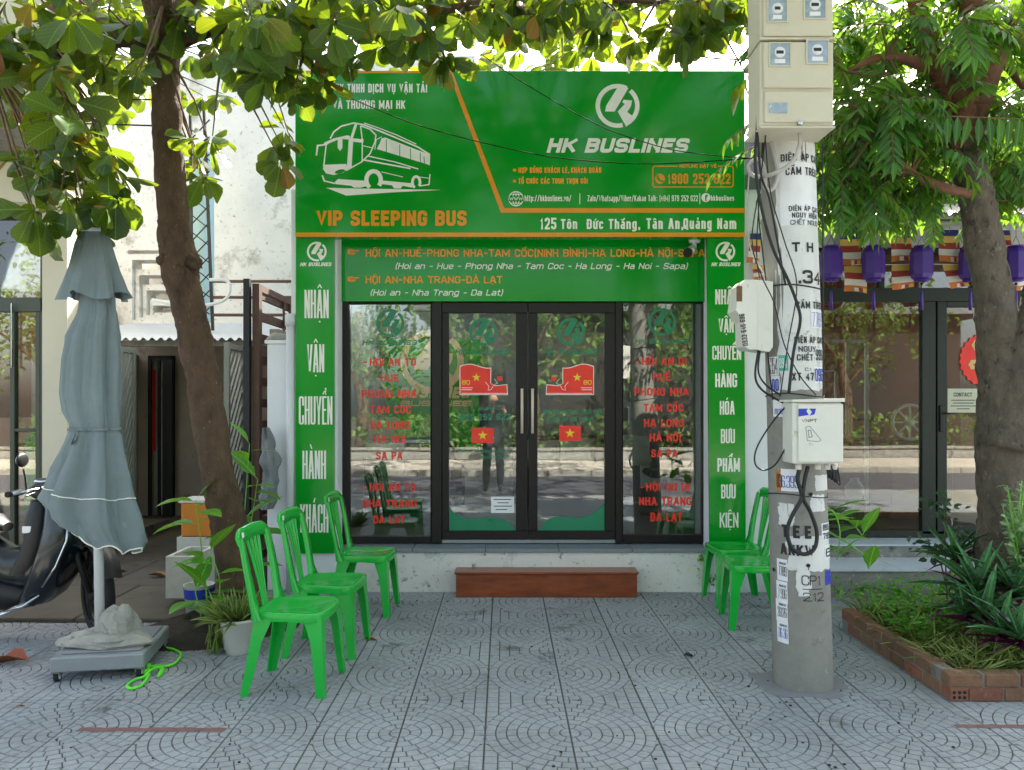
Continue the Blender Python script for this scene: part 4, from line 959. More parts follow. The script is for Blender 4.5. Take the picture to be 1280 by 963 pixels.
q = rbox(MB(), -2.52, 4.33, .14, -2.10, 4.80, .152, ra, cb); part('base_plate', q, m_patch, um)
for (a, b) in ((-2.53, 4.31), (-2.10, 4.31), (-2.53, 4.81), (-2.10, 4.81)):
    x, y = rot2(a, b, ra, *cb)
    q = MB(); q.lathe([(0, -.014), (.02, -.014), (.026, -.008), (.026, .008), (.02, .014), (0, .014)], (x, y, .026), 14, 'x'); w_ = part('castor', q, m_rubber, um)
    q = MB(); q.lathe([(0, -.0155), (.013, -.0155), (.013, .0155), (0, .0155)], (x, y, .026), 10, 'x'); part('hub', q, m_wpole, w_)
    q = MB(); q.box((x-.02, y-.018, .034), (x-.0165, y+.018, .056)); q.box((x+.0165, y-.018, .034), (x+.02, y+.018, .056)); q.box((x-.02, y-.018, .05), (x+.02, y+.018, .0555)); part('bracket', q, m_steel, w_)
def rock(c, r, n=26, m=14, seed=0, flat=.0):
    q = MB(); rows = []
    for i in range(m+1):
        t = math.pi*i/m; row = []
        for j in range(n):
            a = 2*math.pi*j/n; d = Vector((math.sin(t)*math.cos(a), math.sin(t)*math.sin(a), math.cos(t)))
            k = 1+.28*noise.noise(d*1.4+Vector((seed, 0, 0)))+.14*noise.noise(d*4+Vector((seed, 1, 0)))+.05*noise.noise(d*10)
            z = d.z*r[2]*k
            if z < -r[2]*.25: z = -r[2]*.25-(abs(z)-r[2]*.25)*.1
            row.append((c[0]+d.x*r[0]*k, c[1]+d.y*r[1]*k, c[2]+r[2]*.3+z))
        rows.append(row)
    return q.grid(rows, closed=True, sm=False)
q = rock((-2.33, 4.5, .15), (.25, .17, .06), seed=2); q2 = rock((-2.28, 4.53, .17), (.12, .10, .14), seed=5)
q.add(q2.v, q2.f, False); single('ballast_rock', q, m_rock, 'pale grey lump of broken concrete weighing down the parasol base', 'rock')
# lime rope
q = MB(); Yr = 4.5
def gp(px, py, h=0):
    Y = (EYE-h)*F/(py-CY); return Vector((X(px, Y), Y, h))
pr = [gp(163, 806, .06), gp(172, 812, .04), gp(178, 826, .012), gp(186, 834, .012), gp(196, 832, .012), gp(208, 833, .012), gp(220, 828, .012), gp(226, 818, .012), gp(214, 811, .012), gp(190, 808, .014), gp(170, 806, .03)]
def smooth(pts, k=4):
    out = []
    n = len(pts)
    for i in range(n-1):
        a, b, c, d = pts[max(0, i-1)], pts[i], pts[i+1], pts[min(n-1, i+2)]
        for j in range(k):
            t = j/k; out.append(.5*((2*b)+(c-a)*t+(2*a-5*b+4*c-d)*t*t+(3*b-a-3*c+d)*t**3))
    return out+[pts[-1]]
q.tube(smooth(pr), .008, 7)
pr = [gp(178, 826, .02), gp(184, 833, .03), gp(186, 843, .014), gp(178, 856, .01), gp(164, 861, .01), gp(159, 857, .01), gp(168, 850, .01), gp(180, 846, .016), gp(188, 838, .03), gp(200, 834, .02), gp(204, 838, .01), gp(198, 846, .01), gp(202, 836, .02)]
q.tube(smooth(pr), .008, 7); q.ell(tuple(gp(185, 833, .02)), (.02, .02, .018), 10, 6, .3); q.ell(tuple(gp(182, 840, .02)), (.014, .02, .016), 10, 6, .3)
single('rope', q, m_rope, 'bright lime green rope lying knotted on the paving beside the parasol base', 'rope')

# ================================================================== MOTORBIKE (front part in view)
bk_ = thing('motorbike', (-3.3, 5.15, 0), 'dark blue and black underbone motorbike parked at the left edge behind the parasol', 'motorbike')
Ym = 5.15
def mp_(px, py, dy=0): return Vector((X(px, Ym), Ym+dy, Z(py, Ym)))
def yawed(q, cx, ang):
    q.v = [(cx+(v[0]-cx)*math.cos(ang)-(v[1]-Ym)*math.sin(ang), Ym+(v[0]-cx)*math.sin(ang)+(v[1]-Ym)*math.cos(ang), v[2]) for v in q.v]; return q
def wheel(cx, cz, r, nm):
    ang = R(-46) if nm == 'f' else 0
    q = MB(); q.lathe([(r-.055, -.03), (r-.02, -.036), (r, -.015), (r, .015), (r-.02, .036), (r-.055, .03), (r-.055, -.03)], (cx, Ym, cz), 30, 'y'); w = part('wheel', yawed(q, cx, ang), m_rubber, bk_)
    q = MB(); q.lathe([(r-.05, -.02), (r-.065, -.015), (r-.065, .015), (r-.05, .02)], (cx, Ym, cz), 26, 'y'); q.lathe([(0, -.05), (.035, -.05), (.035, .05), (0, .05)], (cx, Ym, cz), 12, 'y')
    for k in range(18):
        a = 2*math.pi*k/18; q.tube([(cx+.03*math.cos(a), Ym+.03*(-1)**k, cz+.03*math.sin(a)), (cx+(r-.06)*math.cos(a+.2), Ym, cz+(r-.06)*math.sin(a+.2))], .0022, 4)
    q.lathe([(0, -.022), (r-.1, -.018), (r-.1, .018), (0, .022)], (cx, Ym, cz), 20, 'y') if False else None
    part('rim', yawed(q, cx, ang), m_plastb, w)
wheel(X(122, Ym), .275, .27, 'f'); wheel(X(122, Ym)-1.24, .29, .285, 'r')
fx = X(122, Ym)
q = MB()
for s_ in (-.065, .065): q.tube([(fx, Ym+s_, .29), (fx-.14, Ym+s_, .62), (fx-.2, Ym+s_*.8, .80)], [.02, .024, .024], 8)
part('fork', yawed(q, fx, R(-14)), m_plastb, bk_)
# front mudguard
q = MB(); rows = []
for i in range(13):
    a = R(150-i*10.5); rows.append([(fx+(.335-.03*abs(j-2)/2)*math.cos(a), Ym+(j-2)*.035, .29+(.335-.03*abs(j-2)/2)*math.sin(a)) for j in range(5)])
q.grid(rows); part('mudguard', yawed(q, fx, R(-46)), m_plastb, bk_)
# leg shield and inner panel as solid tapered shells
def vloft(secs, n=20, e=.7):
    rows = []
    for z, xc, hx_, hy in secs:
        row = []
        for k in range(n):
            t = 2*math.pi*k/n; c, q_ = math.cos(t), math.sin(t); row.append((xc+hx_*abs(c)**e*(1 if c > 0 else -1), Ym+hy*abs(q_)**e*(1 if q_ > 0 else -1), z))
        rows.append(row)
    q = MB(); q.grid(rows, closed=True); q.add(rows[0], [tuple(range(n))]); q.add(rows[-1], [tuple(range(n))]); return q
part('leg_shield', vloft([(.95, fx-.26, .05, .05), (.92, fx-.24, .09, .10), (.84, fx-.20, .11, .15), (.72, fx-.19, .12, .19), (.60, fx-.21, .12, .21), (.48, fx-.25, .12, .21), (.38, fx-.30, .12, .18), (.28, fx-.36, .12, .14), (.22, fx-.42, .10, .10)]), m_bike, bk_)
part('inner_panel', vloft([(.90, fx-.36, .06, .09), (.80, fx-.36, .08, .13), (.66, fx-.36, .08, .15), (.52, fx-.40, .09, .15), (.42, fx-.46, .10, .13)]), m_plastb, bk_)
q = MB(); q.tube([(fx-.12, Ym-.13, .82), (fx-.10, Ym-.19, .66), (fx-.16, Ym-.205, .50), (fx-.26, Ym-.19, .36)], .007, 6); part('shield_trim', q, m_chrome, bk_)
# central spine and under-bone body
def loft(sec, n=14):
    """sec: list of (x, z, half width y, half height z)"""
    rows = [[(x, Ym+hy*math.cos(2*math.pi*k/n), z+hz*math.sin(2*math.pi*k/n)) for k in range(n)] for x, z, hy, hz in sec]
    q = MB(); q.grid(rows, closed=True); q.add(rows[0], [tuple(range(n))[::-1]]); q.add(rows[-1], [tuple(range(n))]); return q
part('side_fairing', loft([(fx-.12, .66, .03, .06), (fx-.18, .60, .10, .14), (fx-.28, .52, .14, .17), (fx-.40, .44, .13, .15), (fx-.50, .40, .10, .10)]), m_bike, bk_)
part('body', loft([(fx-.30, .50, .05, .16), (fx-.42, .44, .10, .15), (fx-.55, .45, .12, .14), (fx-.70, .52, .13, .16), (fx-.90, .60, .14, .16), (fx-1.2, .68, .13, .13), (fx-1.5, .76, .09, .08), (fx-1.72, .80, .04, .04)]), m_bike, bk_)
part('seat', loft([(fx-.60, .72, .06, .03), (fx-.68, .755, .12, .055), (fx-.9, .775, .14, .06), (fx-1.2, .80, .14, .055), (fx-1.5, .83, .11, .04), (fx-1.6, .83, .04, .02)]), m_plastb, bk_)
part('engine', loft([(fx-.42, .26, .07, .07), (fx-.52, .27, .11, .10), (fx-.68, .28, .13, .12), (fx-.85, .27, .12, .11), (fx-.95, .28, .05, .06)]), m_plastb, bk_)
q = MB(); q.tube([(fx-.4, Ym-.1, .24), (fx-.55, Ym-.14, .17), (fx-.9, Ym-.15, .17), (fx-1.3, Ym-.16, .27), (fx-1.7, Ym-.17, .36)], [.018, .02, .03, .045, .04], 10); part('exhaust', q, m_chrome, bk_)
q = MB(); q.tube([(fx-.30, Ym-.15, .30), (fx-.40, Ym-.17, .23), (fx-.52, Ym-.17, .20)], .008, 6); q.tube([(fx-.72, Ym-.17, .40), (fx-.62, Ym-.19, .25)], .009, 6); q.tube([(fx-.8, Ym-.22, .25), (fx-.55, Ym-.22, .25)], .014, 8); part('pedal', q, m_chrome, bk_)
q = MB(); q.tube([(fx-.66, Ym-.12, .12), (fx-.72, Ym-.22, .02)], .01, 6); q.box((fx-.75, Ym-.24, 0), (fx-.68, Ym-.2, .015)); part('kick_stand', q, m_chrome, bk_)
# headset
part('handlebar_cover', loft([(fx-.12, .86, .03, .03), (fx-.17, .90, .10, .08), (fx-.26, .94, .15, .10), (fx-.36, .97, .14, .07), (fx-.44, .96, .06, .03)]), m_plastb, bk_)
q = MB(); q.tube([(fx-.36, Ym-.34, .98), (fx-.32, Ym-.12, .985), (fx-.32, Ym+.12, .985), (fx-.36, Ym+.34, .98)], .013, 8); hb = part('handlebar', q, m_chrome, bk_)
for s_ in (-1, 1):
    q = MB(); q.tube([(fx-.375, Ym+s_*.36, .978), (fx-.355, Ym+s_*.25, .98)], .019, 10); part('grip', q, m_rubber, hb)
    q = MB(); q.tube([(fx-.30, Ym+s_*.2, .97), (fx-.27, Ym+s_*.36, .965)], .007, 6); part('brake_lever', q, m_chrome, hb)
    q = MB(); q.tube([(fx-.34, Ym+s_*.22, .98), (fx-.33, Ym+s_*.25, 1.07), (fx-.31, Ym+s_*.30, 1.13)], .006, 6); q.ell((fx-.31, Ym+s_*.31, 1.19), (.014, .062, .045), 16, 10); mr_ = part('mirror', q, m_plastb, bk_)
    q = MB(); q.ell((fx-.318, Ym+s_*.31, 1.19), (.010, .054, .038), 16, 10); part('mirror_glass', q, m_chrome, mr_)
q = MB(); q.ell((fx-.135, Ym, .90), (.035, .085, .06), 16, 10); part('headlight', q, m_lamp, bk_)
q = MB(); q.ell((fx-.33, Ym, 1.03), (.085, .09, .02), 16, 8); part('instrument_cluster', q, m_chrome, bk_)
for s_ in (-.13, .13): q = MB(); q.ell((fx-.18, Ym+s_, .82), (.03, .03, .03), 12, 8); part('indicator', q, m_lamp, bk_)
q = MB(); q.box((fx-.42, Ym-.142, .70), (fx-.36, Ym-.13, .745), .004); part('paper_tag', q, m_paper, bk_)
# basket-like front rack and cables
q = MB()
for k in range(4): q.tube(smooth([Vector((fx-.30, Ym-.06+.03*k, .98)), Vector((fx-.2, Ym-.1+.05*k, .93-.02*k)), Vector((fx-.16, Ym-.06+.03*k, .80)), Vector((fx-.22, Ym, .70))]), .004, 5)
part('control_cables', q, m_cable, bk_)

# ================================================================== UTILITY POLE, BOXES, STICKERS
PB = Vector((1.655, 4.25, 0)); PT = Vector((1.56, 4.25, 3.2)); 
def pr_(z): return .158-.0058*z
def pc(z): return PB.lerp(PT, z/3.2)
def pole_map(z0=0):
    def f(u, v, d):   # u: arc length from the front meridian, v: height, d: outwards
        c = pc(v); r = pr_(v)+d; a = u/pr_(v)
        return (c.x+r*math.sin(a), c.y-r*math.cos(a), v)
    return f
pole = thing('utility_pole', tuple(PB), 'round concrete utility pole with peeling white paint and stickers', 'pole')
q = MB(); rows = []
for i in range(60):
    z = -.02+i*.09; c = pc(z); row = []
    for k in range(36):
        a = 2*math.pi*k/36; p = Vector((math.cos(a), math.sin(a), z*.6)); r = pr_(z)*(1+.012*noise.noise(p*2.2+Vector((0, 0, z)))) + 0
        row.append((c.x+r*math.cos(a), c.y+r*math.sin(a), z))
    rows.append(row)
q.grid(rows, closed=True); part('shaft', q, m_poleg, pole)
pm = pole_map()
def wrap_patch(u0, u1, v0, v1, name, mat, d=.0012, jag=0, nu=12, nv=10, seed=0, label=None, par=None):
    vs = []
    for j in range(nv+1):
        for i in range(nu+1):
            fu, fv = i/nu, j/nv; u = u0+(u1-u0)*fu; v = v0+(v1-v0)*fv
            if jag:
                e = jag*noise.noise(Vector((fv*6, seed, fu*3))); 
                if i in (0, nu): u += e*(1.6)
                if j in (0, nv): v += jag*noise.noise(Vector((fu*7, seed+3, j)))
            vs.append(pm(u, v, d))
    q = MB().add(vs, [(j*(nu+1)+i, j*(nu+1)+i+1, (j+1)*(nu+1)+i+1, (j+1)*(nu+1)+i) for j in range(nv) for i in range(nu)], True)
    return part(name, q, mat, par or pole, label)
def pu(px, py, Y=4.1):     # photo point -> (arc, height) on the pole's face
    z = Z(py, Y)
    for _ in range(3):
        c = pc(z); r = pr_(z); s_ = max(-.98, min(.98, (X(px, Y)-c.x)/r)); a = math.asin(s_); Y = c.y-r*math.cos(a); z = Z(py, Y)
        c = pc(z); a = math.asin(max(-.98, min(.98, (X(px, Y)-c.x)/r)))
    return a*pr_(z), z
def ptext(s, x0, x1, base, cap, mat, t=.16, low=False, d=.003, bold=.03, gap=.6, slant=0, rows=None):
    u0, v0 = pu(x0, base); u1, _ = pu(x1, base); _, v1 = pu((x0+x1)/2, cap); _, v0 = pu((x0+x1)/2, base); H = v1-v0
    it = builtin2d(s, u0, u1, v0, H, bold, slant) if low else write2d(s, u0, u1, v0, H, H*t, slant, gap)
    q = MB(); emit2d(q, it, lambda u, v, dd: pm(u, v, d+dd)); return part('lettering', q, mat, pole)
def ppatch(x0, y0, x1, y1, name, mat, d=.0016, jag=0, seed=0):
    u0, v0 = pu(x0, y1); u1, v1 = pu(x1, y0); return wrap_patch(u0, u1, v0, v1, name, mat, d, jag, seed=seed)
ppatch(973, 340, 1027, 488, 'white_paint', m_paint, .0010, .02, 1); ppatch(973, 165, 1024, 345, 'white_paint', m_paint, .0011, .02, 2)
ppatch(976, 210, 1022, 283, 'paper_poster', m_paper, .0022, .004, 3)
T = ptext
T('CẤM TRÈO', 974, 1024, 176, 166, m_ink, low=True); T('ĐIỆN ÁP CAO', 976, 1020, 201, 192, m_ink, low=True, bold=.04); T('CẤM TRÈO', 982, 1019, 219, 209, m_ink, low=True)
T('ĐIỆN ÁP CAO', 986, 1021, 264, 257.5, m_ink, low=True, bold=.04); T('NGUY HIỂM', 990, 1020, 272.6, 266, m_ink, low=True, bold=.04); T('CHẾT NGƯỜI', 988, 1021, 281.2, 275, m_ink, t=.14)
T('T H', 990, 1016, 315, 303, m_ink, t=.22); T('.34', 998, 1024, 355, 338, m_ink, t=.2, gap=.5)
T('CẤM TRÈO', 995, 1026, 386, 377, m_ink, low=True, bold=.045); T('ĐIỆN ÁP CAO', 993, 1027, 429, 421, m_ink, low=True, bold=.045); T('NGUY', 998, 1019, 440, 433, m_ink, low=True, bold=.045); T('CHẾT', 996, 1016, 451, 443, m_ink, low=True, bold=.045)
T('XT 47', 990, 1017, 476, 466, m_ink, low=True, bold=.05); T('C.1', 1006, 1014, 464, 460, m_ink, t=.16)
ppatch(1014, 388, 1027, 410, 'phone_sticker', m_paper, .0026); T('7.789', 1015, 1026, 409, 391, m_blue, t=.22, d=.0042)
ppatch(1018, 436, 1028, 452, 'phone_sticker', m_paper, .0026); T('999', 1019, 1027, 451, 437, m_ink, t=.22, d=.0042)
ppatch(1018, 459, 1028, 479, 'phone_sticker', m_paper, .0026); T('096', 1018.5, 1027.5, 477, 461, m_blue, t=.22, d=.0042)
m_teals = M('teal_sticker', '4fb39a', .6, .1, 9); m_orst = M('orange_sticker', 'b8742c', .6, .15, 9)
ppatch(961, 446, 972, 470, 'phone_sticker', m_paper, .0020); T('5354', 962, 971, 468, 448, m_ink, t=.2, d=.0036)
ppatch(973, 444, 985, 464, 'phone_sticker', m_teals, .0022); T('094', 974, 984, 460, 448, m_paper, t=.2, d=.004)
ppatch(963, 470, 974, 492, 'phone_sticker', m_paper, .0020); T('00', 964, 973, 489, 474, m_blue, t=.2, d=.0036)
ppatch(965, 500, 986, 521, 'phone_sticker', m_paper, .0020); T('09.99.06', 966, 985, 518, 511, m_blue, t=.2, d=.0036)
# lower stickers
ppatch(968, 588, 978, 612, 'phone_sticker', m_orst, .0020); T('03', 969, 977, 609, 592, m_ink, t=.2, d=.0036)
ppatch(975, 587, 999, 613, 'phone_sticker', m_paper, .0024, .002, 4); T('6.395', 977, 998, 610, 595, m_blue, t=.22, d=.004)
ppatch(1019, 593, 1034, 614, 'torn_paper', m_paint, .0020, .006, 5); ppatch(1013, 618, 1030, 640, 'torn_paper', m_paint, .0012, .012, 7); ppatch(971, 630, 992, 655, 'torn_paper', m_paint, .0012, .012, 9); ppatch(985, 668, 1036, 712, 'torn_paper', m_paint, .0010, .02, 6)
ppatch(996, 690, 1012, 745, 'torn_paper', m_paint, .0011, .014, 13)
T('TEE', 976, 1014, 673, 657, m_ink, t=.22, gap=1.6, d=.003); T('AKKW', 974, 1018, 695, 681, m_ink, t=.24, d=.003)
for (a, y, s_, c_) in ((970, 700, '7789', m_ink), (970, 728, '7 996', m_ink), (970, 751, '26126', m_ink), (971, 777, '06 36', m_blue)):
    ppatch(a, y, a+14, y+23, 'phone_sticker', m_paper, .0022); T(s_, a+1, a+13.5, y+19, y+7, c_, t=.22, d=.004)
    T('KHOAN CAT', a+1.5, a+13, y+5, y+2, m_ink, t=.18, d=.004)
ppatch(1027, 652, 1037, 676, 'phone_sticker', m_paper, .0022); T('0905 4', 1028, 1036.5, 663, 655, m_ink, t=.2, d=.004); T('795', 1028, 1036.5, 674, 666, m_ink, t=.2, d=.004)
ppatch(1031, 680, 1037.5, 700, 'phone_sticker', m_paper, .0022); T('8', 1032, 1037, 696, 685, m_ink, d=.004)
ppatch(1032, 711, 1038.5, 732, 'phone_sticker', m_blue, .0022)
T('CP1', 1002, 1026, 732, 719.5, m_ink, t=.1); T('2.12', 1004, 1029, 752, 741, m_ink, t=.1)
u0, v0 = pu(1003, 736); u1, _ = pu(1027, 736); wrap_patch(u0, u1, v0-.004, v0, 'handwritten_line', m_ink, .003)
q = MB()
for z_, w in ((Z(494, 4.1), .003), (Z(621, 4.1), .003), (Z(357, 4.1), .004)):
    c = pc(z_); r = pr_(z_)+w*1.2; q.tube([(c.x+r*math.cos(a), c.y+r*math.sin(a), z_+.01*math.sin(a*2)) for a in np.linspace(0, 2*math.pi, 25)[:-1]], w, 5, closed=True)
part('binding_wire', q, m_cable, pole)
for px_, py_ in ((1013, 618), (1010, 707), (966, 712)):
    u, v = pu(px_, py_); q = MB(); emit2d(q, disc2d(u, v, .011, 10), lambda a, b, d: pm(a, b, .004+d)); part('bolt_hole', q, m_dark, pole)
# VNPT-type cream box on the front
t = thing('telecom_box', (1.63, 3.98, 1.2), 'cream steel telecom cabinet strapped to the front of the concrete pole', 'box')
bc = (1.63, 4.0); ra = R(8)
Yb = 3.93
q = rbox(MB(), X(991, Yb), Yb, Z(580, Yb), X(1052, Yb), Yb+.15, Z(503, Yb), 0, bc, .006); part('cabinet', q, m_cream, t)
q = MB(); q.box((X(997, Yb), Yb-.012, Z(578, Yb)), (X(1053, Yb), Yb-.001, Z(505, Yb)), .004); dd = part('cabinet_door', q, m_cream, t)
q = MB(); q.prism([(X(988, Yb), Z(502.6, Yb)), (X(1054, Yb), Z(502.6, Yb)), (X(1054, Yb), Z(498, Yb)), (X(988, Yb), Z(500, Yb))], Yb-.02, Yb+.16); part('rain_hood', q, m_cream, t)
q = MB(); q.box((X(993, Yb), Yb-.006, Z(545, Yb)), (X(996, Yb), Yb, Z(539, Yb))); part('latch', q, m_chrome, t)
def brand(x, y, Y, k=1):
    it = [([Vector((X(x+a*k, Y), Z(y+b*k, Y))) for a, b in pol], [tuple(range(len(pol)))], i) for i, pol in enumerate([[(0, 0), (12, 0), (10, 3), (13, 8), (0, 10)], [(13, 0), (22, 0), (20, 7), (14, 9), (17, 4)]])]
    return it
part2d(dd, brand(998, 511, Yb-.012), Yb-.012, m_blue, 'logo'); pxtext(dd, 'VNPT', 1002, 1021, 528, 524, Yb-.012, m_ink, t=.16, gap=1.5)
part2d(dd, [ribbon([Vector((X(a, Yb), Z(b, Yb))) for a, b in ((1006, 534), (1011, 533), (1025, 550), (1022, 552), (1008, 551), (1006, 534))], .004)+(0,), ribbon([Vector((X(a, Yb), Z(b, Yb))) for a, b in ((1009, 538), (1012, 538), (1014, 546), (1010, 547), (1009, 538))], .005)+(1,)], Yb-.012, m_steel, 'hand_symbol')
for x0, y0, x1, y1 in ((997.5, 510, 1049, 531), (1000, 532, 1030, 556), (1003, 560, 1048, 576)):
    pass
q = MB()
for xx in (998, 1022, 1034, 1043):
    q.lathe([(0, 0), (.016, 0), (.016, -.03), (0, -.03)][::-1], (X(xx, 4.0), 4.0, Z(580, 4.0)), 10)
part('cable_gland', q, m_cream, t)
q = MB()
for k in range(5): q.tube(smooth([Vector((X(1034+k*3, 4.0), 4.0, Z(582, 4.0))), Vector((X(1036+k*2.4, 4.0), 4.0-.01*k, Z(597+k*2, 4.0))), Vector((X(1042-k, 4.0), 4.02, Z(588, 4.0)))]), .006, 5)
part('cable_stub', q, m_cable, t)
# grey-white box on the left of the pole with a handwritten number
t = thing('junction_box', (X(940, 4.3), 4.25, 1.85), 'white angled plastic junction box hanging left of the pole with a handwritten number', 'box')
Yb = 4.12
q = MB(); q.prism([(X(a, Yb), Z(b, Yb)) for a, b in ((925, 356), (920, 388), (930, 402), (931, 433), (936, 437), (947, 437), (947, 350), (931, 350))], Yb, Yb+.16); part('side_cover', q, m_cream, t)
q = MB(); q.prism([(X(a, Yb), Z(b, Yb)) for a, b in ((947.4, 350), (947.4, 437.5), (962, 440), (966.5, 434), (966.5, 352))], Yb+.004, Yb+.17); part('cabinet', q, m_cream, t)
q = MB(); q.box((X(920.5, Yb), Yb-.003, Z(377, Yb)), (X(927.5, Yb), Yb, Z(358, Yb))); part('window', q, m_wood, t)
q = MB(); it = write2d('0933 646 696', 0, 40/F*Yb, 0, 7/F*Yb, 1.1/F*Yb, 0, .6)
ax, az = X(935.2, Yb), Z(432, Yb); ang = R(97)
emit2d(q, it, lambda u, v, d: (ax+u*math.cos(ang)-v*math.sin(ang), Yb-.0005-d, az+u*math.sin(ang)+v*math.cos(ang))); part('lettering', q, m_ink, t)
# meter cabinets at the top
for nm, (x0, x1, y0, y1), wins, lb in (
   ('a', (950, 1041.5, -60, 50.5), [(959, 982, 2, 29), (1004.5, 1030, -3, 25)], 'beige electricity meter cabinet at the very top of the pole, upper of the two'),
   ('b', (950, 1042, 52, 161), [(961, 986, 56.5, 84), (1007.5, 1033, 53, 81)], 'beige electricity meter cabinet on the pole, lower of the two with a small bottom door')):
    Ya = 3.92; t = thing('meter_cabinet', (1.5, Ya+.1, Z(y1, Ya)), lb, 'meter box', 'meter cabinets on the concrete pole')
    q = MB(); q.box((X(x0, Ya), Ya, Z(y1-3, Ya)), (X(x1, Ya), Ya+.2, Z(y0, Ya)), .006); part('cabinet', q, m_beige, t)
    q = MB(); q.box((X(x0+3.5, Ya), Ya-.014, Z(y1-(50 if nm == 'b' else 4), Ya)), (X(x1-2, Ya), Ya-.001, Z(y0+2, Ya)), .005); lid = part('cover', q, m_beige, t)
    if nm == 'b':
        q = MB(); q.box((X(955, Ya), Ya-.012, Z(154, Ya)), (X(1040, Ya), Ya-.001, Z(115.5, Ya)), .004); lid2 = part('lower_door', q, m_beige, t)
        q = MB(); q.box((X(960, Ya), Ya-.016, Z(143, Ya)), (X(983, Ya), Ya-.0125, Z(130, Ya)), .002); part('window', q, m_led, lid2)
        q = MB(); q.lathe([(0, -.02), (.012, -.02), (.012, 0), (0, 0)], (X(999, Ya), Ya-.0, Z(155, Ya)), 10, 'y'); part('padlock', q, m_chrome, t)
    q = MB(); q.box((X(x0-.8, Ya), Ya-.01, Z(y1, Ya)), (X(x1+1.5, Ya), Ya+.21, Z(y1-3, Ya)), .003); part('lip', q, m_beige, t)
    for (a, b, c_, e) in wins:
        q = MB(); w_ = .0085
        for r4 in ((a-1.5, c_-1.5, b+1.5, c_), (a-1.5, e, b+1.5, e+1.5), (a-1.5, c_, a, e), (b, c_, b+1.5, e)):
            q.box((X(r4[0], Ya), Ya-.02, Z(r4[3], Ya)), (X(r4[2], Ya), Ya-.0145, Z(r4[1], Ya)))
        wf = part('window_frame', q, m_beige, t)
        q = MB(); q.box((X(a, Ya), Ya-.0165, Z(e, Ya)), (X(b, Ya), Ya-.0145, Z(c_, Ya))); part('window', q, m_led, wf)
        q = MB(); q.lathe([(0, 0), (.028, 0), (.028, .001)], (X((a+b)/2, Ya), Ya-.0172, Z((c_+e)/2-3, Ya)), 18, 'y'); q.box((X(a+6, Ya), Ya-.0172, Z(e-3, Ya)), (X(b-6, Ya), Ya-.0168, Z(e-8, Ya))); part('meter_dial', q, m_paper, wf)
        q = MB(); q.box((X(a+8, Ya), Ya-.0182, Z((c_+e)/2-1, Ya)), (X(b-8, Ya), Ya-.0176, Z((c_+e)/2-5, Ya))); part('counter', q, m_ink, wf)
# cables: one object per run
def cable(pts, r, mat, label, name='cable', grp=None):
    q = MB(); q.tube(smooth([Vector(p) for p in pts], 6), r, 6); a = pts[0]
    return single(name, q, mat, label, 'cable', base=tuple(a), group=grp)
cable([P(997, 156, 3.99), P(1000, 178, 3.99), P(990, 203, 3.99), P(965, 218, 4.0), P(942, 220, 4.1), P(936, 207, 4.12), P(948, 199, 4.1), P(955, 212, 4.08), P(957, 235, 4.1), P(966, 236, 4.1), P(972, 215, 4.1), P(963, 172, 4.12)], .011, m_gcable, 'grey corrugated conduit looping below the meter cabinets', 'conduit')
grp = 'black cables hanging down the left side of the pole'
runs = [([(948, -10), (949, 60), (947, 150), (944, 205), (952, 260), (966, 310), (985, 350), (998, 385), (1000, 405), (992, 440), (986, 492)], .0085, 3.98, 'thickest black cable crossing the white paint of the pole'),
 ([(950, 20), (946, 110), (950, 210), (962, 250), (975, 320), (982, 357)], .006, 4.02, 'black cable running from the meter cabinet down to the binding wire'),
 ([(955, 120), (952, 200), (948, 260), (955, 330), (963, 400), (960, 440), (966, 500)], .004, 4.14, 'thin black cable beside the junction box'),
 ([(958, 160), (950, 230), (940, 300), (952, 345), (968, 380), (980, 430), (1000, 470), (1020, 494)], .0035, 4.02, 'thin black cable slanting across XT 47'),
 ([(956, 165), (963, 240), (980, 300), (996, 356), (985, 430), (975, 496)], .0035, 4.04, 'thin dark cable bowing past the number 34'),
 ([(948, 438), (944, 470), (952, 487), (972, 500), (985, 506)], .006, 4.14, 'black cable dropping from the junction box to the telecom cabinet'),
 ([(950, 438), (948, 465), (958, 482), (976, 494)], .005, 4.15, 'second short black cable below the junction box'),
 ([(986, 504), (964, 530), (946, 560), (944, 580), (955, 588), (970, 580), (984, 556)], .0045, 4.05, 'thin black loop hanging left of the telecom cabinet'),
 ([(938, 200), (934, 260), (938, 310), (960, 350)], .004, 4.2, 'grey wire left of the conduit loop'),
 ([(958, 130), (946, 300), (950, 350)], .0035, 4.22, 'straight thin wire behind the junction box'),
 ([(1028, 180), (1028.5, 300), (1029, 400), (1029, 496)], .0045, 4.12, 'straight dark cable down the right edge of the pole')]
for pts, r, Y, lb in runs: cable([P(a, b, Y) for a, b in pts], r, m_gcable if lb.startswith('grey') else m_cable, lb, grp=grp)
pl = [(1000, 583), (997, 600), (1002, 622), (990, 645), (984, 665), (990, 685), (1005, 693), (1018, 686), (1021, 665), (1013, 640), (1004, 622), (1006, 600), (1010, 583)]
cable([P(a, b, 4.02) for a, b in pl], .011, m_cable, 'thick black cable coiled in a drop-shaped loop below the telecom cabinet')
def air(a, b, sag, r, lb):
    a = Vector(a); b = Vector(b); cable([a.lerp(b, t)-Vector((0, 0, sag*4*t*(1-t))) for t in np.linspace(0, 1, 9)], r, m_cable, lb)
m_wire = M('dull_wire', '161616', .9, .1, 9, spec=.1)
cable([P(a, b, Y) for a, b, Y in ((300, 45, 5.8), (360, 82, 5.7), (432, 120, 5.6), (527, 158, 5.4), (640, 187, 5.1), (712, 199, 4.95), (807, 205, 4.75), (927, 199, 4.5), (965, 192, 4.4))], .0035, m_wire, 'thin black overhead wire sagging across the big sign')
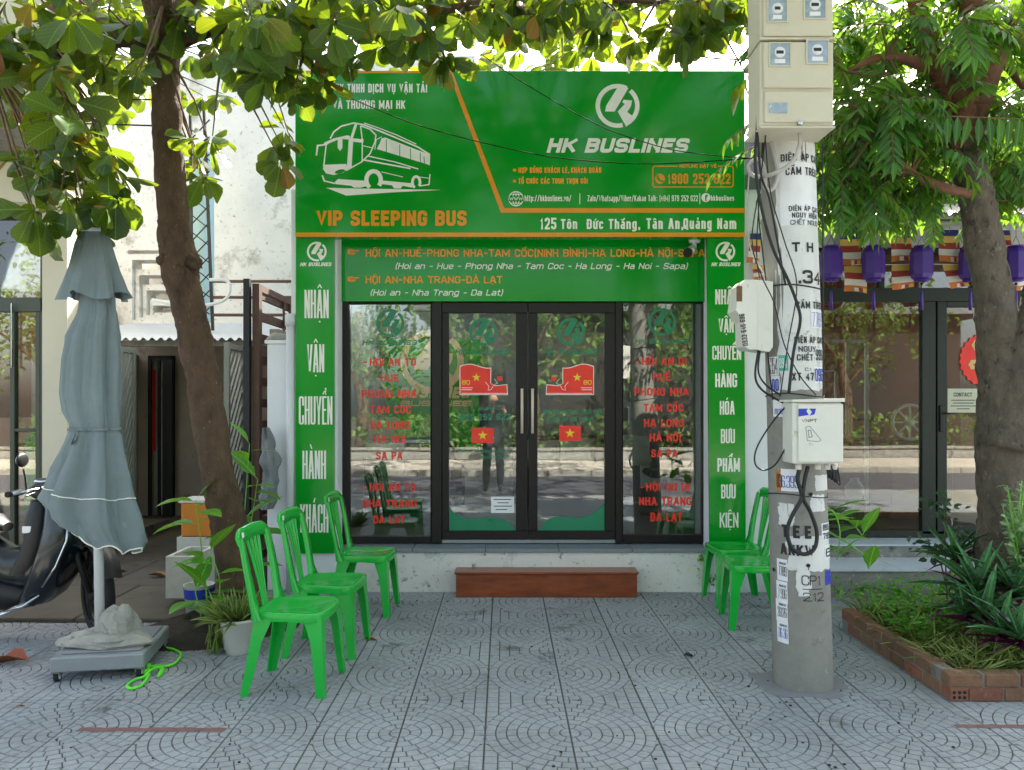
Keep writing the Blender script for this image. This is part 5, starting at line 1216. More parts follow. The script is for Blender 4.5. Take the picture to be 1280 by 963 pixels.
cable([P(a, b, Y) for a, b, Y in ((590, 60, 5.6), (658, 106, 5.4), (747, 156, 5.1), (819, 182, 4.9), (870, 192, 4.7), (958, 200, 4.4))], .003, m_wire, 'upper thin wire sagging over the bus company emblem')
air(P(-60, 122, 5.5), P(215, 125, 5.6), .0, .006, 'upper straight wire behind the leaves at the left edge')
air(P(-60, 150, 5.5), P(215, 158, 5.6), .0, .006, 'lower straight wire behind the leaves at the left edge')
air(P(1040, 55, 4.1), P(870, 70, 5.8), .05, .006, 'short wire running from the meter cabinets towards the sign')
# ================================================================== LEFT NEIGHBOUR, ALLEY AND BACK YARD
Y1 = 6.7
lb_ = thing('left_building', (-4.4, Y1, 0), 'cream fronted house with olive framed glass doors at the left edge', 'building')
g = MB(); g.box((X(57, Y1), Y1-.05, 0), (X(88, Y1), Y1+.3, Z(206, Y1))); part('pillar', g, m_beigew, lb_)
g = MB(); g.box((-8.5, Y1-.3, Z(264, Y1)), (X(58, Y1), Y1+.4, Z(206, Y1))); part('beam', g, m_beigew, lb_)
g = MB(); g.box((-8.5, Y1-1.0, Z(203, Y1)), (X(85, Y1)+.12, Y1+.5, Z(180, Y1))); part('eaves', g, m_conc, lb_)
g = MB(); g.box((-8.5, Y1+.1, Z(180, Y1)), (X(85, Y1), Y1+.5, 5.2)); part('upper_wall', g, m_beigew, lb_)
g = MB()
def rb(x0, y0, x1, y1, Y, d): g.box((X(x0, Y), Y, Z(y1, Y)), (X(x1, Y), Y+d, Z(y0, Y)), .004)
for r4 in ((-90, 372, 57, 390), (50, 264, 57, 690), (12, 386, 18, 690), (44, 390, 50, 690), (-90, 264, 50, 268), (-90, 682, 50, 690), (18, 536, 44, 540)): rb(*r4, Y=Y1, d=.06)
part('frame', g, m_alum, lb_)
for a, b, c_, e in ((-90, 268, 50, 372), (18, 390, 44, 536), (18, 540, 44, 682), (-60, 390, 12, 682)):
    q = MB(); q.box((X(a, Y1), Y1+.03, Z(e, Y1)), (X(b, Y1), Y1+.036, Z(c_, Y1))) if False else q.box((X(a, Y1), Y1+.03, Z(e, Y1)), (X(c_, Y1), Y1+.036, Z(b, Y1))); part('pane', q, m_glass2, lb_)
g = MB(); g.box((X(15.5, Y1-.03), Y1-.04, Z(460, Y1)), (X(17, Y1), Y1-.02, Z(380, Y1))); part('door_rail', g, m_chrome, lb_)
g = MB(); g.box((-8.5, Y1-.0, -.1), (X(57, Y1), Y1+.1, .12)); g.box((-8.5, Y1+2.6, 0), (-5.3, Y1+2.7, 2.9)); part('inner_wall', g, m_brownw, lb_)
g = MB(); g.box((-8.5, Y1+.11, -.1), (X(50, Y1), Y1+2.6, .15)); part('floor', g, m_infloor, lb_)
for k, (xx, w_, h_) in enumerate(((-4.75, .5, 1.1), (-4.25, .18, 1.9))):
    g = MB(); g.box((xx, 7.6, .15), (xx+w_, 7.9, .15+h_), .01); g.box((xx, 7.58, .5), (xx+w_, 7.6, .53))
    single('cabinet', g, m_wood if k else m_green, ['low green cabinet behind the left edge glass door', 'tall narrow wooden cabinet behind the left edge glass door'][k], 'cabinet')
# rear house across the yard: stained white wall, recessed concentric frame, lean-to with corrugated roof
YW = 10.5
rh = thing('rear_house', (-3.7, YW, 0), 'two storey weathered white house closing the alley behind the tree trunk', 'house')
g = MB(); g.box((X(250, YW), YW, 0), (-.4, YW+.3, 6.3)); g.box((-7.2, YW, 0), (X(160, YW), YW+.3, 6.3)); g.box((X(160, YW), YW, 0), (X(250, YW), YW+.3, Z(408, YW))); g.box((X(160, YW), YW, Z(313, YW)), (X(250, YW), YW+.3, 6.3)); part('wall', g, m_plaster, rh)  # wall heightened and run further right to keep sun off the left paving
for k in range(4):
    a, b, c_, e = 160+k*9, 318+k*19, 250, 405-k*3
    Yk = YW-.10+k*.07
    g = MB()
    for r4 in ((a, b, c_, b+7), (a, b+7, a+5, e), (a+5, e-5, c_, e)): g.box((X(r4[0], Yk), Yk, Z(r4[3], Yk)), (X(r4[2], Yk), Yk+.3, Z(r4[1], Yk)))
    part('window_surround', g, m_plaster, rh)
g = MB(); g.box((X(150, YW), YW+.45, 1.8), (X(260, YW), YW+.5, 3.9)); part('recess_panel', g, m_plaster, rh)
for k in range(5):
    g = MB(); zz = Z(392-k*12, YW+.3); g.box((X(192, YW), YW+.3, zz), (X(246, YW), YW+.33, zz+.03)); part('shutter_slat', g, m_plaster, rh)
g = MB(); g.box((X(243, 9.2)-.03, 9.2, Z(400, 9.2)), (X(256, 9.2), 9.5, 4.6)); part('drain_column', g, M('pale_blue_paint', 'a9c9cf', .7, .05, 3), rh)
g = MB()
for k in range(12):
    z0 = 2.55+.2*k; g.beam((X(240, 9), 9, z0), (X(262, 9), 9.0, z0-.16), .012, .012); g.beam((X(240, 9), 9, z0-.1), (X(262, 9), 9.0, z0+.12), .012, .012)
g.beam((X(240, 9), 9, 2.4), (X(238, 9), 9, 5), .03, .03); g.beam((X(266, 9), 9, 2.4), (X(255, 9), 9, 5), .03, .03)
part('iron_lattice', g, m_cable, rh)
g = MB()
for z_ in (Z(352, 9), Z(372, 9), Z(394, 9)): g.tube([(X(266, 9), 9, z_), (-1.9, 9, z_)], .018, 6)
part('balcony_rail', g, m_rust, rh)
cable([P(262, 350, 8.9), P(285, 352, 8.9), P(284, 372, 8.9), P(262, 381, 8.9), P(230, 382, 8.9), P(190, 375, 8.9)], .02, m_wpole, 'white hose looped over the yard roof behind the trunk', 'hose')
YL = 8.45
g = MB(); rows = []
for k in range(161):
    x = -5.0+3.0*k/160; s_ = .018*math.cos(k*2*math.pi/5.0); rows.append([(x, YL-.2, Z(424, YL-.2)+s_), (x, YW, Z(405, YW)+s_)])
g.grid(rows); leanto = thing('lean_to', (-3.6, YL, 0), 'low lean to with white corrugated roof and open dark door closing the alley', 'shed')
part('corrugated_roof', g, m_tinroof, leanto)
g = MB(); g.box((-5.0, YL-.1, Z(434, YL)), (-2.0, YL, Z(427, YL))); part('beam', g, m_conc, leanto)
g = MB(); Yd_ = 10.35; g.box((-5.2, Yd_, 0), (X(188, Yd_), Yd_+.1, Z(434, Yd_)+.1)); g.box((X(217, Yd_), Yd_, 0), (-1.9, Yd_+.1, Z(434, Yd_)+.1)); g.box((X(188, Yd_), Yd_, Z(446, Yd_)), (X(217, Yd_), Yd_+.1, Z(434, Yd_)+.1)); part('wall', g, M('dim_beige_render', 'a89c8d', .85, .12, 2, bump=.1, world_co=True, stain=[('5d5248', .3, 2)]), leanto)
g = MB(); g.box((X(186, Yd_), Yd_-.03, 0), (X(190, Yd_), Yd_, Z(446, Yd_))); g.box((X(215, Yd_), Yd_-.03, 0), (X(219, Yd_), Yd_, Z(446, Yd_))); g.box((X(186, Yd_), Yd_-.03, Z(449, Yd_)), (X(219, Yd_), Yd_, Z(445, Yd_))); fr_ = part('door_frame', g, m_dark, leanto)
g = MB(); g.beam((X(200, Yd_), Yd_-.02, .03), (X(200, Yd_), Yd_-.02, Z(450, Yd_)), .045, .03); g.box((X(203, 10.2), 10.2, .03), (X(215, 10.2), 10.24, Z(450, 10.2))); part('door', g, m_plastb, leanto)
g = MB(); g.box((X(190, 10.6), 10.4, .9), (X(202, 10.6), 10.42, 2.0)); part('red_curtain', g, m_redv, leanto)
g = MB(); g.box((-5.2, YL, 0), (-4.93, 10.35, 2.2)); part('side_wall', g, bpy.data.materials['dim_beige_render'], leanto)
g = MB(); g.box((-2.06, 6.75, 0), (-1.98, 10.4, 2.2)); part('side_wall', g, bpy.data.materials['dim_beige_render'], leanto)
# diagonal slat gate leaves, grey green
def slat_gate(xa, xb, Ya, Yb_, z1, lab, n=15, flip=1):
    t = thing('metal_gate', (xa, Ya, 0), lab, 'gate')
    A = Vector((xa, Ya, 0)); B = Vector((xb, Yb_, 0)); d = (B-A)
    q = MB()
    for p in (A, B): q.beam(p+Vector((0, 0, .06)), p+Vector((0, 0, z1)), .05, .05)
    for z_ in (.1, z1-.03): q.beam(A+Vector((0, 0, z_)), B+Vector((0, 0, z_)), .04, .05)
    part('gate_frame', q, m_gate, t)
    for k in range(n+5):
        z0 = .1+(z1-.15)*k/n-.5*(flip > 0); z2 = z0+.55*flip
        f0, f1 = 0, 1
        a0, a1 = z0, z2
        if flip > 0:
            if a0 < .1: f0 = (.1-a0)/(a1-a0); a0 = .1
            if a1 > z1-.05: f1 = f0+(1-f0)*max(0, (z1-.05-a0)/(a1-a0)); a1 = z1-.05
        else:
            if a1 < .1: f1 = (a0-.1)/(a0-a1); a1 = .1
            if a0 > z1-.05: f0 = (a0-(z1-.05))/(a0-a1); a0 = z1-.05
        if f1-f0 < .05 or f0 > .95: continue
        q = MB(); q.beam(A+d*f0+Vector((0, 0, a0)), A+d*f1+Vector((0, 0, a1)), .02, .035); part('slat', q, m_gate, t)
slat_gate(X(150, 7.9), X(166, 8.15), 7.9, 8.15, Z(434, 8.0), 'grey green slatted gate leaf behind the parasol', 14)
slat_gate(X(302, 8.15), X(284, 7.6), 8.15, 7.6, Z(431, 7.9), 'grey green slatted gate leaf right of the leaning trunk', 14, -1)
# big brown gate leaf swung open along the alley wall
t = thing('brown_gate', (-2.13, 6.6, 0), 'tall rusty brown gate leaf swung open beside the white gate pillar', 'gate')
q = MB(); q.box((X(305, 6.6), 6.58, .05), (X(312.5, 6.6), 6.64, Z(349, 6.6))); part('post', q, m_cable, t)
q = MB(); q.box((-2.17, 6.62, .05), (-2.11, 6.70, 2.58)); q.box((-2.17, 8.7, .05), (-2.11, 8.78, 2.58)); q.box((-2.165, 6.7, 2.52), (-2.115, 8.7, 2.58)); part('gate_frame', q, m_rust, t)
for k in range(13):
    z_ = .18+k*.19
    q = MB(); q.box((-2.155, 6.7, z_), (-2.125, 8.7, z_+.075)); part('slat', q, m_rust, t)
for k in range(5):
    q = MB(); q.box((-2.12, 7.35+k*.2, 2.1), (-2.10, 7.37+k*.2, 2.52)); part('bar', q, m_rust, t)
# gate pillar, stone, downpipe, bag
t = thing('gate_pillar', (-2.05, 6.42, 0), 'white rendered gate pillar between the alley and the left green banner', 'pillar')
q = MB(); q.box((X(334, 6.35), 6.35, 0), (X(367, 6.35), 6.62, Z(430, 6.35)), .006); part('shaft', q, m_wall, t)
q = MB(); q.box((X(330.5, 6.33), 6.33, Z(430, 6.35)), (X(368, 6.33), 6.64, Z(425.5, 6.35)), .004); part('cap', q, m_wall, t)
q = rock((X(347, 6.45), 6.47, Z(425, 6.4)), (.10, .08, .05), seed=9); single('stone', q, m_rock, 'flat stone lying on top of the white gate pillar', 'stone')
t = thing('downpipe', (X(364, 6.3), 6.3, 0), 'white plastic drainpipe running up beside the left green banner', 'pipe')
q = MB(); q.tube([(X(363.5, 6.3), 6.3, 0), (X(363.5, 6.3), 6.3, Z(400, 6.3))], .038, 14); part('pipe', q, m_wpole, t)
q = MB(); q.lathe([(.038, 0), (.047, 0), (.047, .09), (.03, .10), (0, .10)], (X(363.5, 6.3), 6.3, Z(408, 6.3)), 14); part('socket', q, m_wpole, t)
q = MB(); rows = []
for i in range(30):
    f = i/29; w = .025+.05*math.sin(f*2.6)**1.3*(1+.3*math.sin(f*9)); row = []
    for k in range(36):
        a = 2*math.pi*k/36; n_ = 1+.9*noise.noise(Vector((math.cos(a)*1.9, math.sin(a)*1.9, f*6))); row.append((X(331, 6.2)+w*.9*n_*math.cos(a)+.03*math.sin(f*3), 6.24+.05*n_*math.sin(a), Z(535, 6.2)-f*.66))
    rows.append(row)
q.grid(rows, closed=True); single('plastic_bag', q, m_bag, 'crumpled grey plastic bag hanging on the brown gate beside the pillar', 'bag')
# boxes and bucket behind the trunk
YX = 6.3
def openbox(nm, x0, y0, x1, y1, Y, d, mat, label, cat, wall=.02):
    q = MB(); a, b, z0, z1 = X(x0, Y), X(x1, Y), max(.03, Z(y1, Y)), Z(y0, Y)
    q.box((a, Y, z0), (b, Y+wall, z1)); q.box((a, Y+d-wall, z0), (b, Y+d, z1)); q.box((a, Y+wall, z0), (a+wall, Y+d-wall, z1)); q.box((b-wall, Y+wall, z0), (b, Y+d-wall, z1)); q.box((a+wall, Y+wall, z0), (b-wall, Y+d-wall, z0+wall))
    return single(nm, q, mat, label, cat)
openbox('foam_box', 207, 696, 242, 748, 5.75, .42, m_foam, 'open dirty white polystyrene box on the alley floor left of the tree', 'box', .03)
openbox('foam_box', 221, 672, 262, 697, 6.35, .35, m_foam, 'shallow white polystyrene tray under the orange crate', 'box', .02)
q = MB(); q.box((X(226, 6.4), 6.4, Z(672, 6.4)), (X(266, 6.4), 6.66, Z(628, 6.4)), .012); 
t = thing('orange_crate', (-2.6, 6.4, Z(672, 6.4)), 'orange plastic crate with pale rim standing on a white tray behind the tree', 'crate'); part('crate_body', q, m_orb, t)
q = MB(); q.box((X(225, 6.4)-.01, 6.385, Z(629, 6.4)), (X(267, 6.4), 6.67, Z(625, 6.4)), .005); part('rim', q, m_foam, t)
q = MB(); q.box((-2.75, 6.5, .03), (-2.33, 6.75, Z(698, 6.4))); single('plinth_block', q, m_conc, 'low concrete block under the white tray behind the tree', 'block')
t = thing('bucket', (X(248, 5.55), 5.55, .0), 'white bucket with blue printed band at the foot of the tree', 'bucket')
q = MB(); q.lathe([(0, 0), (.085, 0), (.105, .22), (.11, .225), (.1, .22), (.08, .02)], (X(249, 5.5), 5.5, .03), 22); part('bucket_body', q, m_pot, t)
q = MB(); q.lathe([(.1, .13), (.1075, .20)], (X(249, 5.5), 5.5, .032), 22); part('blue_band', q, m_blue, t)
# dark mound of roots and soil round the tree foot
q = MB(); rows = []
for i in range(9):
    f = i/8; row = []
    for k in range(30):
        a = 2*math.pi*k/30; n_ = 1+.35*noise.noise(Vector((math.cos(a)*1.4, math.sin(a)*1.4, 2))); 
        row.append((-1.98+.52*f*n_*math.cos(a), 5.2+.42*f*n_*math.sin(a), .15*(1-f**1.4)*(1+.4*noise.noise(Vector((math.cos(a)*f*5, math.sin(a)*f*5, 7))))-.004))
    rows.append(row)
q.grid(rows, closed=True, sm=False); single('root_mound', q, m_soil, 'dark mound of earth and roots at the foot of the leaning tree', 'soil', kind='stuff')

# ================================================================== RIGHT NEIGHBOUR
Y2 = 6.92
rs2 = thing('right_shop', (4.0, Y2, 0), 'dark green framed glass shop with grey tin awning at the right edge', 'shop')
g = MB(); g.box((2.26, 6.12, -.1), (8, 6.62, .209)); part('lower_step', g, m_mould, rs2)
g = MB(); g.box((2.26, 6.62, -.1), (8, Y2+.3, .318)); part('upper_step', g, m_mould, rs2)
for i in range(6):
    g = MB(); g.box((2.262+i*.9, 6.10, .209), (3.158+i*.9, 6.60, .2245+(i % 2)*.0008), .003); part('tread_slab', g, m_marble, rs2)
    g = MB(); g.box((2.262+i*.9, 6.60, .318), (3.158+i*.9, Y2+.1, .3335+(i % 2)*.0008), .003); part('tread_slab', g, m_marble, rs2)
g = MB(); g.box((2.22, 6.4, 0), (2.5, 6.9, 3.1)); g.box((2.22, 6.9, 0), (2.7, 7.1, 3.1)) ; part('wall', g, m_wall, rs2)
g = MB()
for r4 in ((1000, 360, 1300, 377), (1153, 377, 1170, 668), (1172, 377, 1184, 668), (1000, 664, 1300, 672), (1184, 377, 1300, 384), (1184, 658, 1300, 664), (1000, 300, 1300, 306), (1100, 306, 1106, 360), (1215, 306, 1221, 360)): rb(*r4, Y=Y2, d=.07)
part('frame', g, m_dgreen, rs2)
for a, b, c_, e in ((1000, 377, 1153, 664), (1184, 384, 1300, 658), (1000, 306, 1300, 360)):
    q = MB(); q.box((X(a, Y2), Y2+.03, Z(e, Y2)), (X(c_, Y2), Y2+.036, Z(b, Y2))); part('pane', q, m_glass2, rs2)
q = MB(); q.box((X(1174, Y2), Y2-.02, Z(540, Y2)), (X(1179, Y2), Y2, Z(507, Y2)), .003); q.tube([(X(1176.5, Y2), Y2-.03, Z(517, Y2)), (X(1192, Y2), Y2-.045, Z(517, Y2))], .008, 6); part('handle', q, m_cable, rs2)
g = MB(); g.box((2.5, Y2+2.2, 0), (8, Y2+2.3, 3.2)); g.box((2.5, Y2+.07, 2.9), (8, Y2+2.2, 3.0)); part('inner_wall', g, m_brownw, rs2)
g = MB(); g.box((2.5, Y2+.08, .3), (8, Y2+2.2, .335)); part('floor', g, m_infloor, rs2)
g = MB(); g.box((2.3, Y2-.02, Z(300, Y2)), (8, Y2+3, 4.05)); part('upper_wall', g, m_dark, rs2)  # raised and deepened so its shadow covers the front paving
for i in range(8):
    a = X(1000+i*44, 6.35); g = MB(); g.box((a, 6.35, Z(309, 6.35)), (X(1000+i*44+43.2, 6.35), 6.37, Z(279, 6.35))); part('soffit_panel', g, M('pale_panel', 'c9d0d2', .6, .04, 3) if i == 0 else bpy.data.materials['pale_panel'], rs2)
g = MB(); g.tube([(2.3, 5.92, Z(270, 5.92)), (8, 5.92, Z(270, 5.92))], .028, 8); g.tube([(2.3, 5.96, Z(279, 5.96)), (8, 5.96, Z(279, 5.96))], .02, 8); part('awning_rail', g, m_gcable, rs2)
g = MB(); rows = []
for k in range(241):
    x = 2.3+5.7*k/240; s_ = .014*math.cos(k*2*math.pi/4); rows.append([(x, 5.85, Z(267, 5.85)+s_), (x, 6.6, Z(262, 5.85)+.26+s_)])
g.grid(rows); part('awning', g, m_greyroof, rs2)
t = thing('neighbour_sign', (4, 6.5, 3.0), 'dark shop sign strip with small white address above the grey awning', 'sign')
g = MB(); g.box((2.5, 6.48, Z(262, 6.48)), (8, 6.56, Z(226, 6.48))); part('panel', g, M('dark_sign', '1c2a30', .3, .1, 3), t)
g = MB(); g.box((2.5, 6.46, Z(236, 6.48)), (8, 6.479, Z(234.5, 6.48))); part('trim', g, m_wpole, t)
pxtext(t, '123 TÔN ĐỨC THẮNG, P. TÂN AN', 1025, 1126, 249, 243, 6.48, m_white, t=.17); pxtext(t, 'TP. HỘI AN - 0905 799', 1150, 1254, 250, 244, 6.48, m_white, t=.17)
# shelf of thin white steel tubes inside, with vases
t = thing('white_shelf', (X(1060, 7.3), 7.3, .33), 'thin white steel shelf rack inside the right shop window', 'shelf')
def tube_frame(n_, rects, Y, mat, w=.016):
    q = MB()
    for x0, y0, x1, y1 in rects:
        for a, b in (((x0, y0), (x1, y0)), ((x1, y0), (x1, y1)), ((x1, y1), (x0, y1)), ((x0, y1), (x0, y0))): q.beam(P(a[0], a[1], Y), P(b[0], b[1], Y), w, w)
    return part(n_, q, mat, t)
tube_frame('rack_frame', [(1024, 427, 1083, 658)], 7.05, m_wpole, .03); tube_frame('rack_frame', [(1024, 464, 1044, 545)], 7.3, m_wpole); tube_frame('rack_frame', [(1058, 427, 1060, 545)], 7.3, m_wpole)
for y_ in (546, 587, 628):
    q = MB(); q.box((X(1020, 7.2), 7.2, Z(y_+1.5, 7.2)), (X(1083, 7.2), 7.45, Z(y_-1.5, 7.2))); part('shelf_board', q, m_wpole, t)
q = MB(); q.lathe([(0, 0), (.05, 0), (.085, .06), (.085, .13), (.04, .19), (.045, .21), (0, .21)], (X(1068, 7.3), 7.3, Z(627, 7.2)), 18); single('vase', q, m_marble, 'round pale vase with dark motif on the lower board of the white shelf', 'vase')
q = MB(); q.lathe([(0, 0), (.04, 0), (.06, .05), (.05, .1), (.02, .14), (0, .14)], (X(1036, 7.3), 7.3, Z(545, 7.2)), 16); single('vase', q, m_brick, 'small brown clay pot on the upper board of the white shelf', 'vase')
for k in range(3):
    q = MB(); q.box((X(1028+k*14, 7.3), 7.28, .35), (X(1028+k*14+12, 7.3), 7.42, Z(632, 7.3))); single('storage_bin', q, m_gate, ['leftmost grey green bin under the white shelf', 'middle grey green bin under the white shelf', 'rightmost grey green bin under the white shelf'][k], 'bin', group='bins under the white shelf')
q = MB(); wx, wz, Yw = X(1137, 8.2), Z(528, 8.2), 8.2
ringp = [(wx+.185*math.cos(a), Yw, wz+.185*math.sin(a)) for a in np.linspace(0, 2*math.pi, 33)[:-1]]
t = thing('cart_wheel', (wx, Yw, wz-.2), 'old spoked wooden cart wheel standing inside the right shop', 'wheel')
q.tube(ringp, .02, 8, closed=True); part('rim', q, m_foam, t)
for k in range(8):
    a = math.pi*k/4; q = MB(); q.beam((wx+.03*math.cos(a), Yw, wz+.03*math.sin(a)), (wx+.17*math.cos(a), Yw, wz+.17*math.sin(a)), .02, .02, (0, 1, 0)); part('spoke', q, m_foam, t)
q = MB(); q.lathe([(0, -.03), (.045, -.03), (.045, .03), (0, .03)], (wx, Yw, wz), 14, 'y'); part('hub', q, m_foam, t)
q = MB(); q.box((wx-.3, 8.0, .335), (wx+.35, 8.45, wz-.2), .01); single('display_chest', q, m_wood, 'brown wooden chest carrying the cart wheel inside the right shop', 'chest')
q = MB(); q.box((X(1184, Y2)+.005, Y2+.0, Z(516, Y2)), (X(1222, Y2), Y2+.002, Z(486, Y2))); nt = thing('contact_notice', (X(1203, Y2), Y2, Z(516, Y2)), 'pale CONTACT notice taped inside the right shop door glass', 'notice')
Yn = Y2+.02
q = MB(); q.box((X(1184.5, Yn), Yn, Z(516, Yn)), (X(1222, Yn), Yn+.003, Z(486, Yn))); part('sheet', q, M('aged_paper', 'c9ccb4', .7, .05, 8), nt); pxtext(nt, 'CONTACT', 1192, 1215, 496, 491, Yn, m_ink, t=.16)
for k, (a, b) in enumerate(((1189, 1219), (1191, 1217), (1188, 1220), (1196, 1212))): part2d(nt, pxrect(a, 500+k*3.6, b, 501+k*3.6, Yn), Yn, m_ink, 'printed_line')
# red new-year fan
t = thing('fan_ornament', (X(1216, Yn), Yn, Z(468, Yn)), 'red paper fan ornament with gold flowers hanging in the right shop door', 'ornament')
c0 = (X(1234, Yn), Z(450, Yn)); q = MB(); vs = [Vector(c0)]
for k in range(23): a = R(100+k*7); rr = (34+1.2*(-1)**k)/F*Yn; vs.append(Vector((c0[0]+rr*math.cos(a), c0[1]+rr*math.sin(a))))
emit2d(q, [(vs, [(0, k+1, k+2) for k in range(22)], 0)], plane_y(Yn)); part('fan', q, m_redv, t)
for (a, b, r_) in ((1222, 432, 8), (1217, 456, 7), (1234, 422, 5), (1236, 446, 7)):
    it = []
    for k in range(6): an = k*math.pi/3; it += disc2d(X(a, Yn)+math.cos(an)*r_*.55/F*Yn, Z(b, Yn)+math.sin(an)*r_*.55/F*Yn, r_*.42/F*Yn, 8, k+1)
    part2d(t, it, Yn, m_gold, 'gold_flower', off=.002)
# lanterns
def lantern(px, Y, lab):
    x = X(px, Y); zt, zb2 = Z(309, Y), Z(350.5, Y); t = thing('lantern', (x, Y, zb2), lab, 'lantern', 'purple silk lanterns under the awning')
    q = MB(); rows = []
    h = zt-zb2
    for f, r in ((0, .050), (.06, .072), (.18, .084), (.5, .086), (.82, .084), (.94, .072), (1, .050)):
        rows.append([(x+r*math.cos(2*math.pi*k/8+.39), Y+r*math.sin(2*math.pi*k/8+.39), zb2+h*f) for k in range(8)])
    q.grid(rows, closed=True, sm=False); part('silk_body', q, m_purple, t)
    q = MB(); q.lathe([(0, 0), (.06, 0), (.06, .012), (0, .012)], (x, Y, zt-.003), 8); q.lathe([(0, 0), (.06, 0), (.06, -.012), (0, -.012)][::-1], (x, Y, zb2+.003), 8); part('rings', q, m_purple, t)
    q = MB(); 
    for s_ in (-.04, .04): q.tube([(x+s_, Y, zt), (x, Y, zt+.09)], .002, 4)
    q.tube([(x, Y, zt+.09), (x, Y, zt+.28)], .0025, 4); part('hanger', q, m_cable, t)
    q = MB(); q.ell((x, Y, zb2-.03), (.012, .012, .012), 8, 6); q.tube([(x, Y, zb2-.02), (x, Y, zb2-.08)], .003, 4); part('bead', q, m_cable, t)
    q = MB(); q.tube([(x, Y, zb2-.08), (x, Y, zb2-.10), (x, Y, zb2-.24)], [.004, .011, .014], 8); part('tassel', q, m_purple, t)
for px_, lb in ((1039, 'purple lantern nearest the concrete pole'), (1092, 'purple lantern between the first and second pairs of striped flags'), (1152, 'purple lantern between the second and third pairs of striped flags'), (1213, 'purple lantern half hidden behind the right tree trunk'), (1270, 'purple lantern at the right edge beyond the tree trunk')): lantern(px_, 6.15, lb)
m_fl = [M('flag_'+n_, c_, .85, .08, 12) for n_, c_ in (('blue', '2c3a78'), ('yellow', 'dcba66'), ('red', 'a8423e'), ('white', 'e4dfd8'), ('orange', 'd07a44'))]
def flag(x0, y0, x1, y1, Y, lab, bands, skew=0):
    t = thing('striped_flag', (X((x0+x1)/2, Y), Y, Z(y1, Y)), lab, 'flag', 'striped flags strung under the awning')
    nb = len(bands); sgn = rnd.uniform(0, 6)
    def pt(u, v): 
        px_ = x0+(x1-x0)*u+skew*v; py_ = y0+(y1-y0)*v+2*math.sin(u*3+sgn)*v
        return Vector((X(px_, Y), Y+.02*math.sin(u*5+v*3+sgn)*v, Z(py_, Y)))
    for b in range(nb):
        q = MB(); q.grid([[pt(u, (b+f)/nb) for u in np.linspace(0, 1, 7)] for f in (0, .5, 1)]); part('stripe', q, m_fl[bands[b]], t)
    for k, c_ in enumerate((3, 2, 1)):
        q = MB(); u0, u1 = .45+k*.17, .45+(k+1)*.17; q.grid([[pt(u, f)-Vector((0, .003, 0)) for u in (u0, u1)] for f in (.84, .985)]); part('corner_patch', q, m_fl[c_], t)
FB = [0, 1, 2, 3, 4]; FC = [1, 2, 3, 4]
for x0, y0, x1, y1, lb, bd, sk in ((1050, 291, 1076.5, 331, 'striped flag in the upper row nearest the pole, between two lanterns', FB, 1), (1112, 290, 1138.5, 328, 'upper row striped flag second from the pole', FB, 2), (1172.5, 287, 1198, 327, 'upper row striped flag just left of the tree trunk', FB, 3), (1250, 288, 1262, 318, 'upper row striped flag right of the tree trunk', FB, 3),
   (1055, 333, 1082, 366, 'lower row striped flag nearest the pole', FC, 1), (1115, 331, 1144, 361, 'lower row striped flag second from the pole', FC, -1), (1178, 331, 1203, 360, 'lower row striped flag swinging beside the tree trunk', FC, 9), (1262, 340, 1285, 362, 'lower row striped flag at the right edge', FC, 3), (938, 292, 952, 330, 'striped flag glimpsed behind the cables left of the pole', FB, -4), (940, 332, 956, 352, 'lower striped flag glimpsed above the junction box', FC, 2)):
    flag(x0, y0, x1, y1, 6.25, lb, bd, sk)
cable([P(925, 288, 6.25), P(1050, 290, 6.25), P(1180, 287, 6.25), P(1300, 287, 6.25)], .003, m_white, 'upper white string carrying the striped flags', 'string')
cable([P(1035, 331, 6.25), P(1115, 331, 6.25), P(1200, 331, 6.25), P(1300, 338, 6.25)], .003, m_white, 'lower white string carrying the striped flags', 'string')

# ================================================================== BRICK PLANTER
pl_ = thing('brick_planter', (3.2, 4.6, 0), 'low brick planter around the right tree filled with weeds and spiky plants', 'planter')
PX, PYn, PYf = 2.31, 3.98, 5.27
def brickmesh(l, w, h, holes=False, seed=0):
    r_ = random.Random(seed); q = MB(); q.box((0, 0, 0), (l, w, h), .006)
    q.v = [(a+r_.uniform(-.002, .002), b+r_.uniform(-.002, .002), c+r_.uniform(-.002, .002)) for a, b, c in q.v]; return q
bms = [mesh_from('brick', brickmesh(.175, .085, .068, seed=i), m_brick) for i in range(3)]+[mesh_from('brick', brickmesh(.175, .085, .068, seed=i+5), m_moss) for i in range(3)]
def addbrick(me, loc, rz):
    o = bpy.data.objects.new('brick', me); COL.objects.link(o); o.parent = pl_; o.location = Vector(loc)-BASE[pl_.name]; o.rotation_euler = (rnd.uniform(-.01, .01), rnd.uniform(-.01, .01), rz+rnd.uniform(-.015, .015))
for row in range(2):
    y = PYn+.09+(.09 if row else 0); k = 0
    while y < PYf-.1:
        addbrick(bms[3+(k*7+row) % 3] if rnd.random() < .9 else bms[k % 3], (PX+.085+.003, y, .002+row*.073), math.pi/2); y += .186; k += 1
    x = PX+(.0 if row else .10); k = 0
    while x < 5.5:
        addbrick(bms[(k+row) % 3] if (k+row) % 3 == 0 else bms[3+k % 3], (x, PYn+.0, .002+row*.073), 0); x += .186; k += 1
    for k in range(16): addbrick(bms[3+k % 3], (PX+.1+k*.186, PYf-.085, .002+row*.073), 0)
g = MB(); g.box((PX+.008, PYn+.008, 0), (PX+.078, PYf-.01, .140)); g.box((PX+.079, PYn+.008, 0), (5.6, PYn+.078, .141)); part('mortar_core', g, m_mortar, pl_)
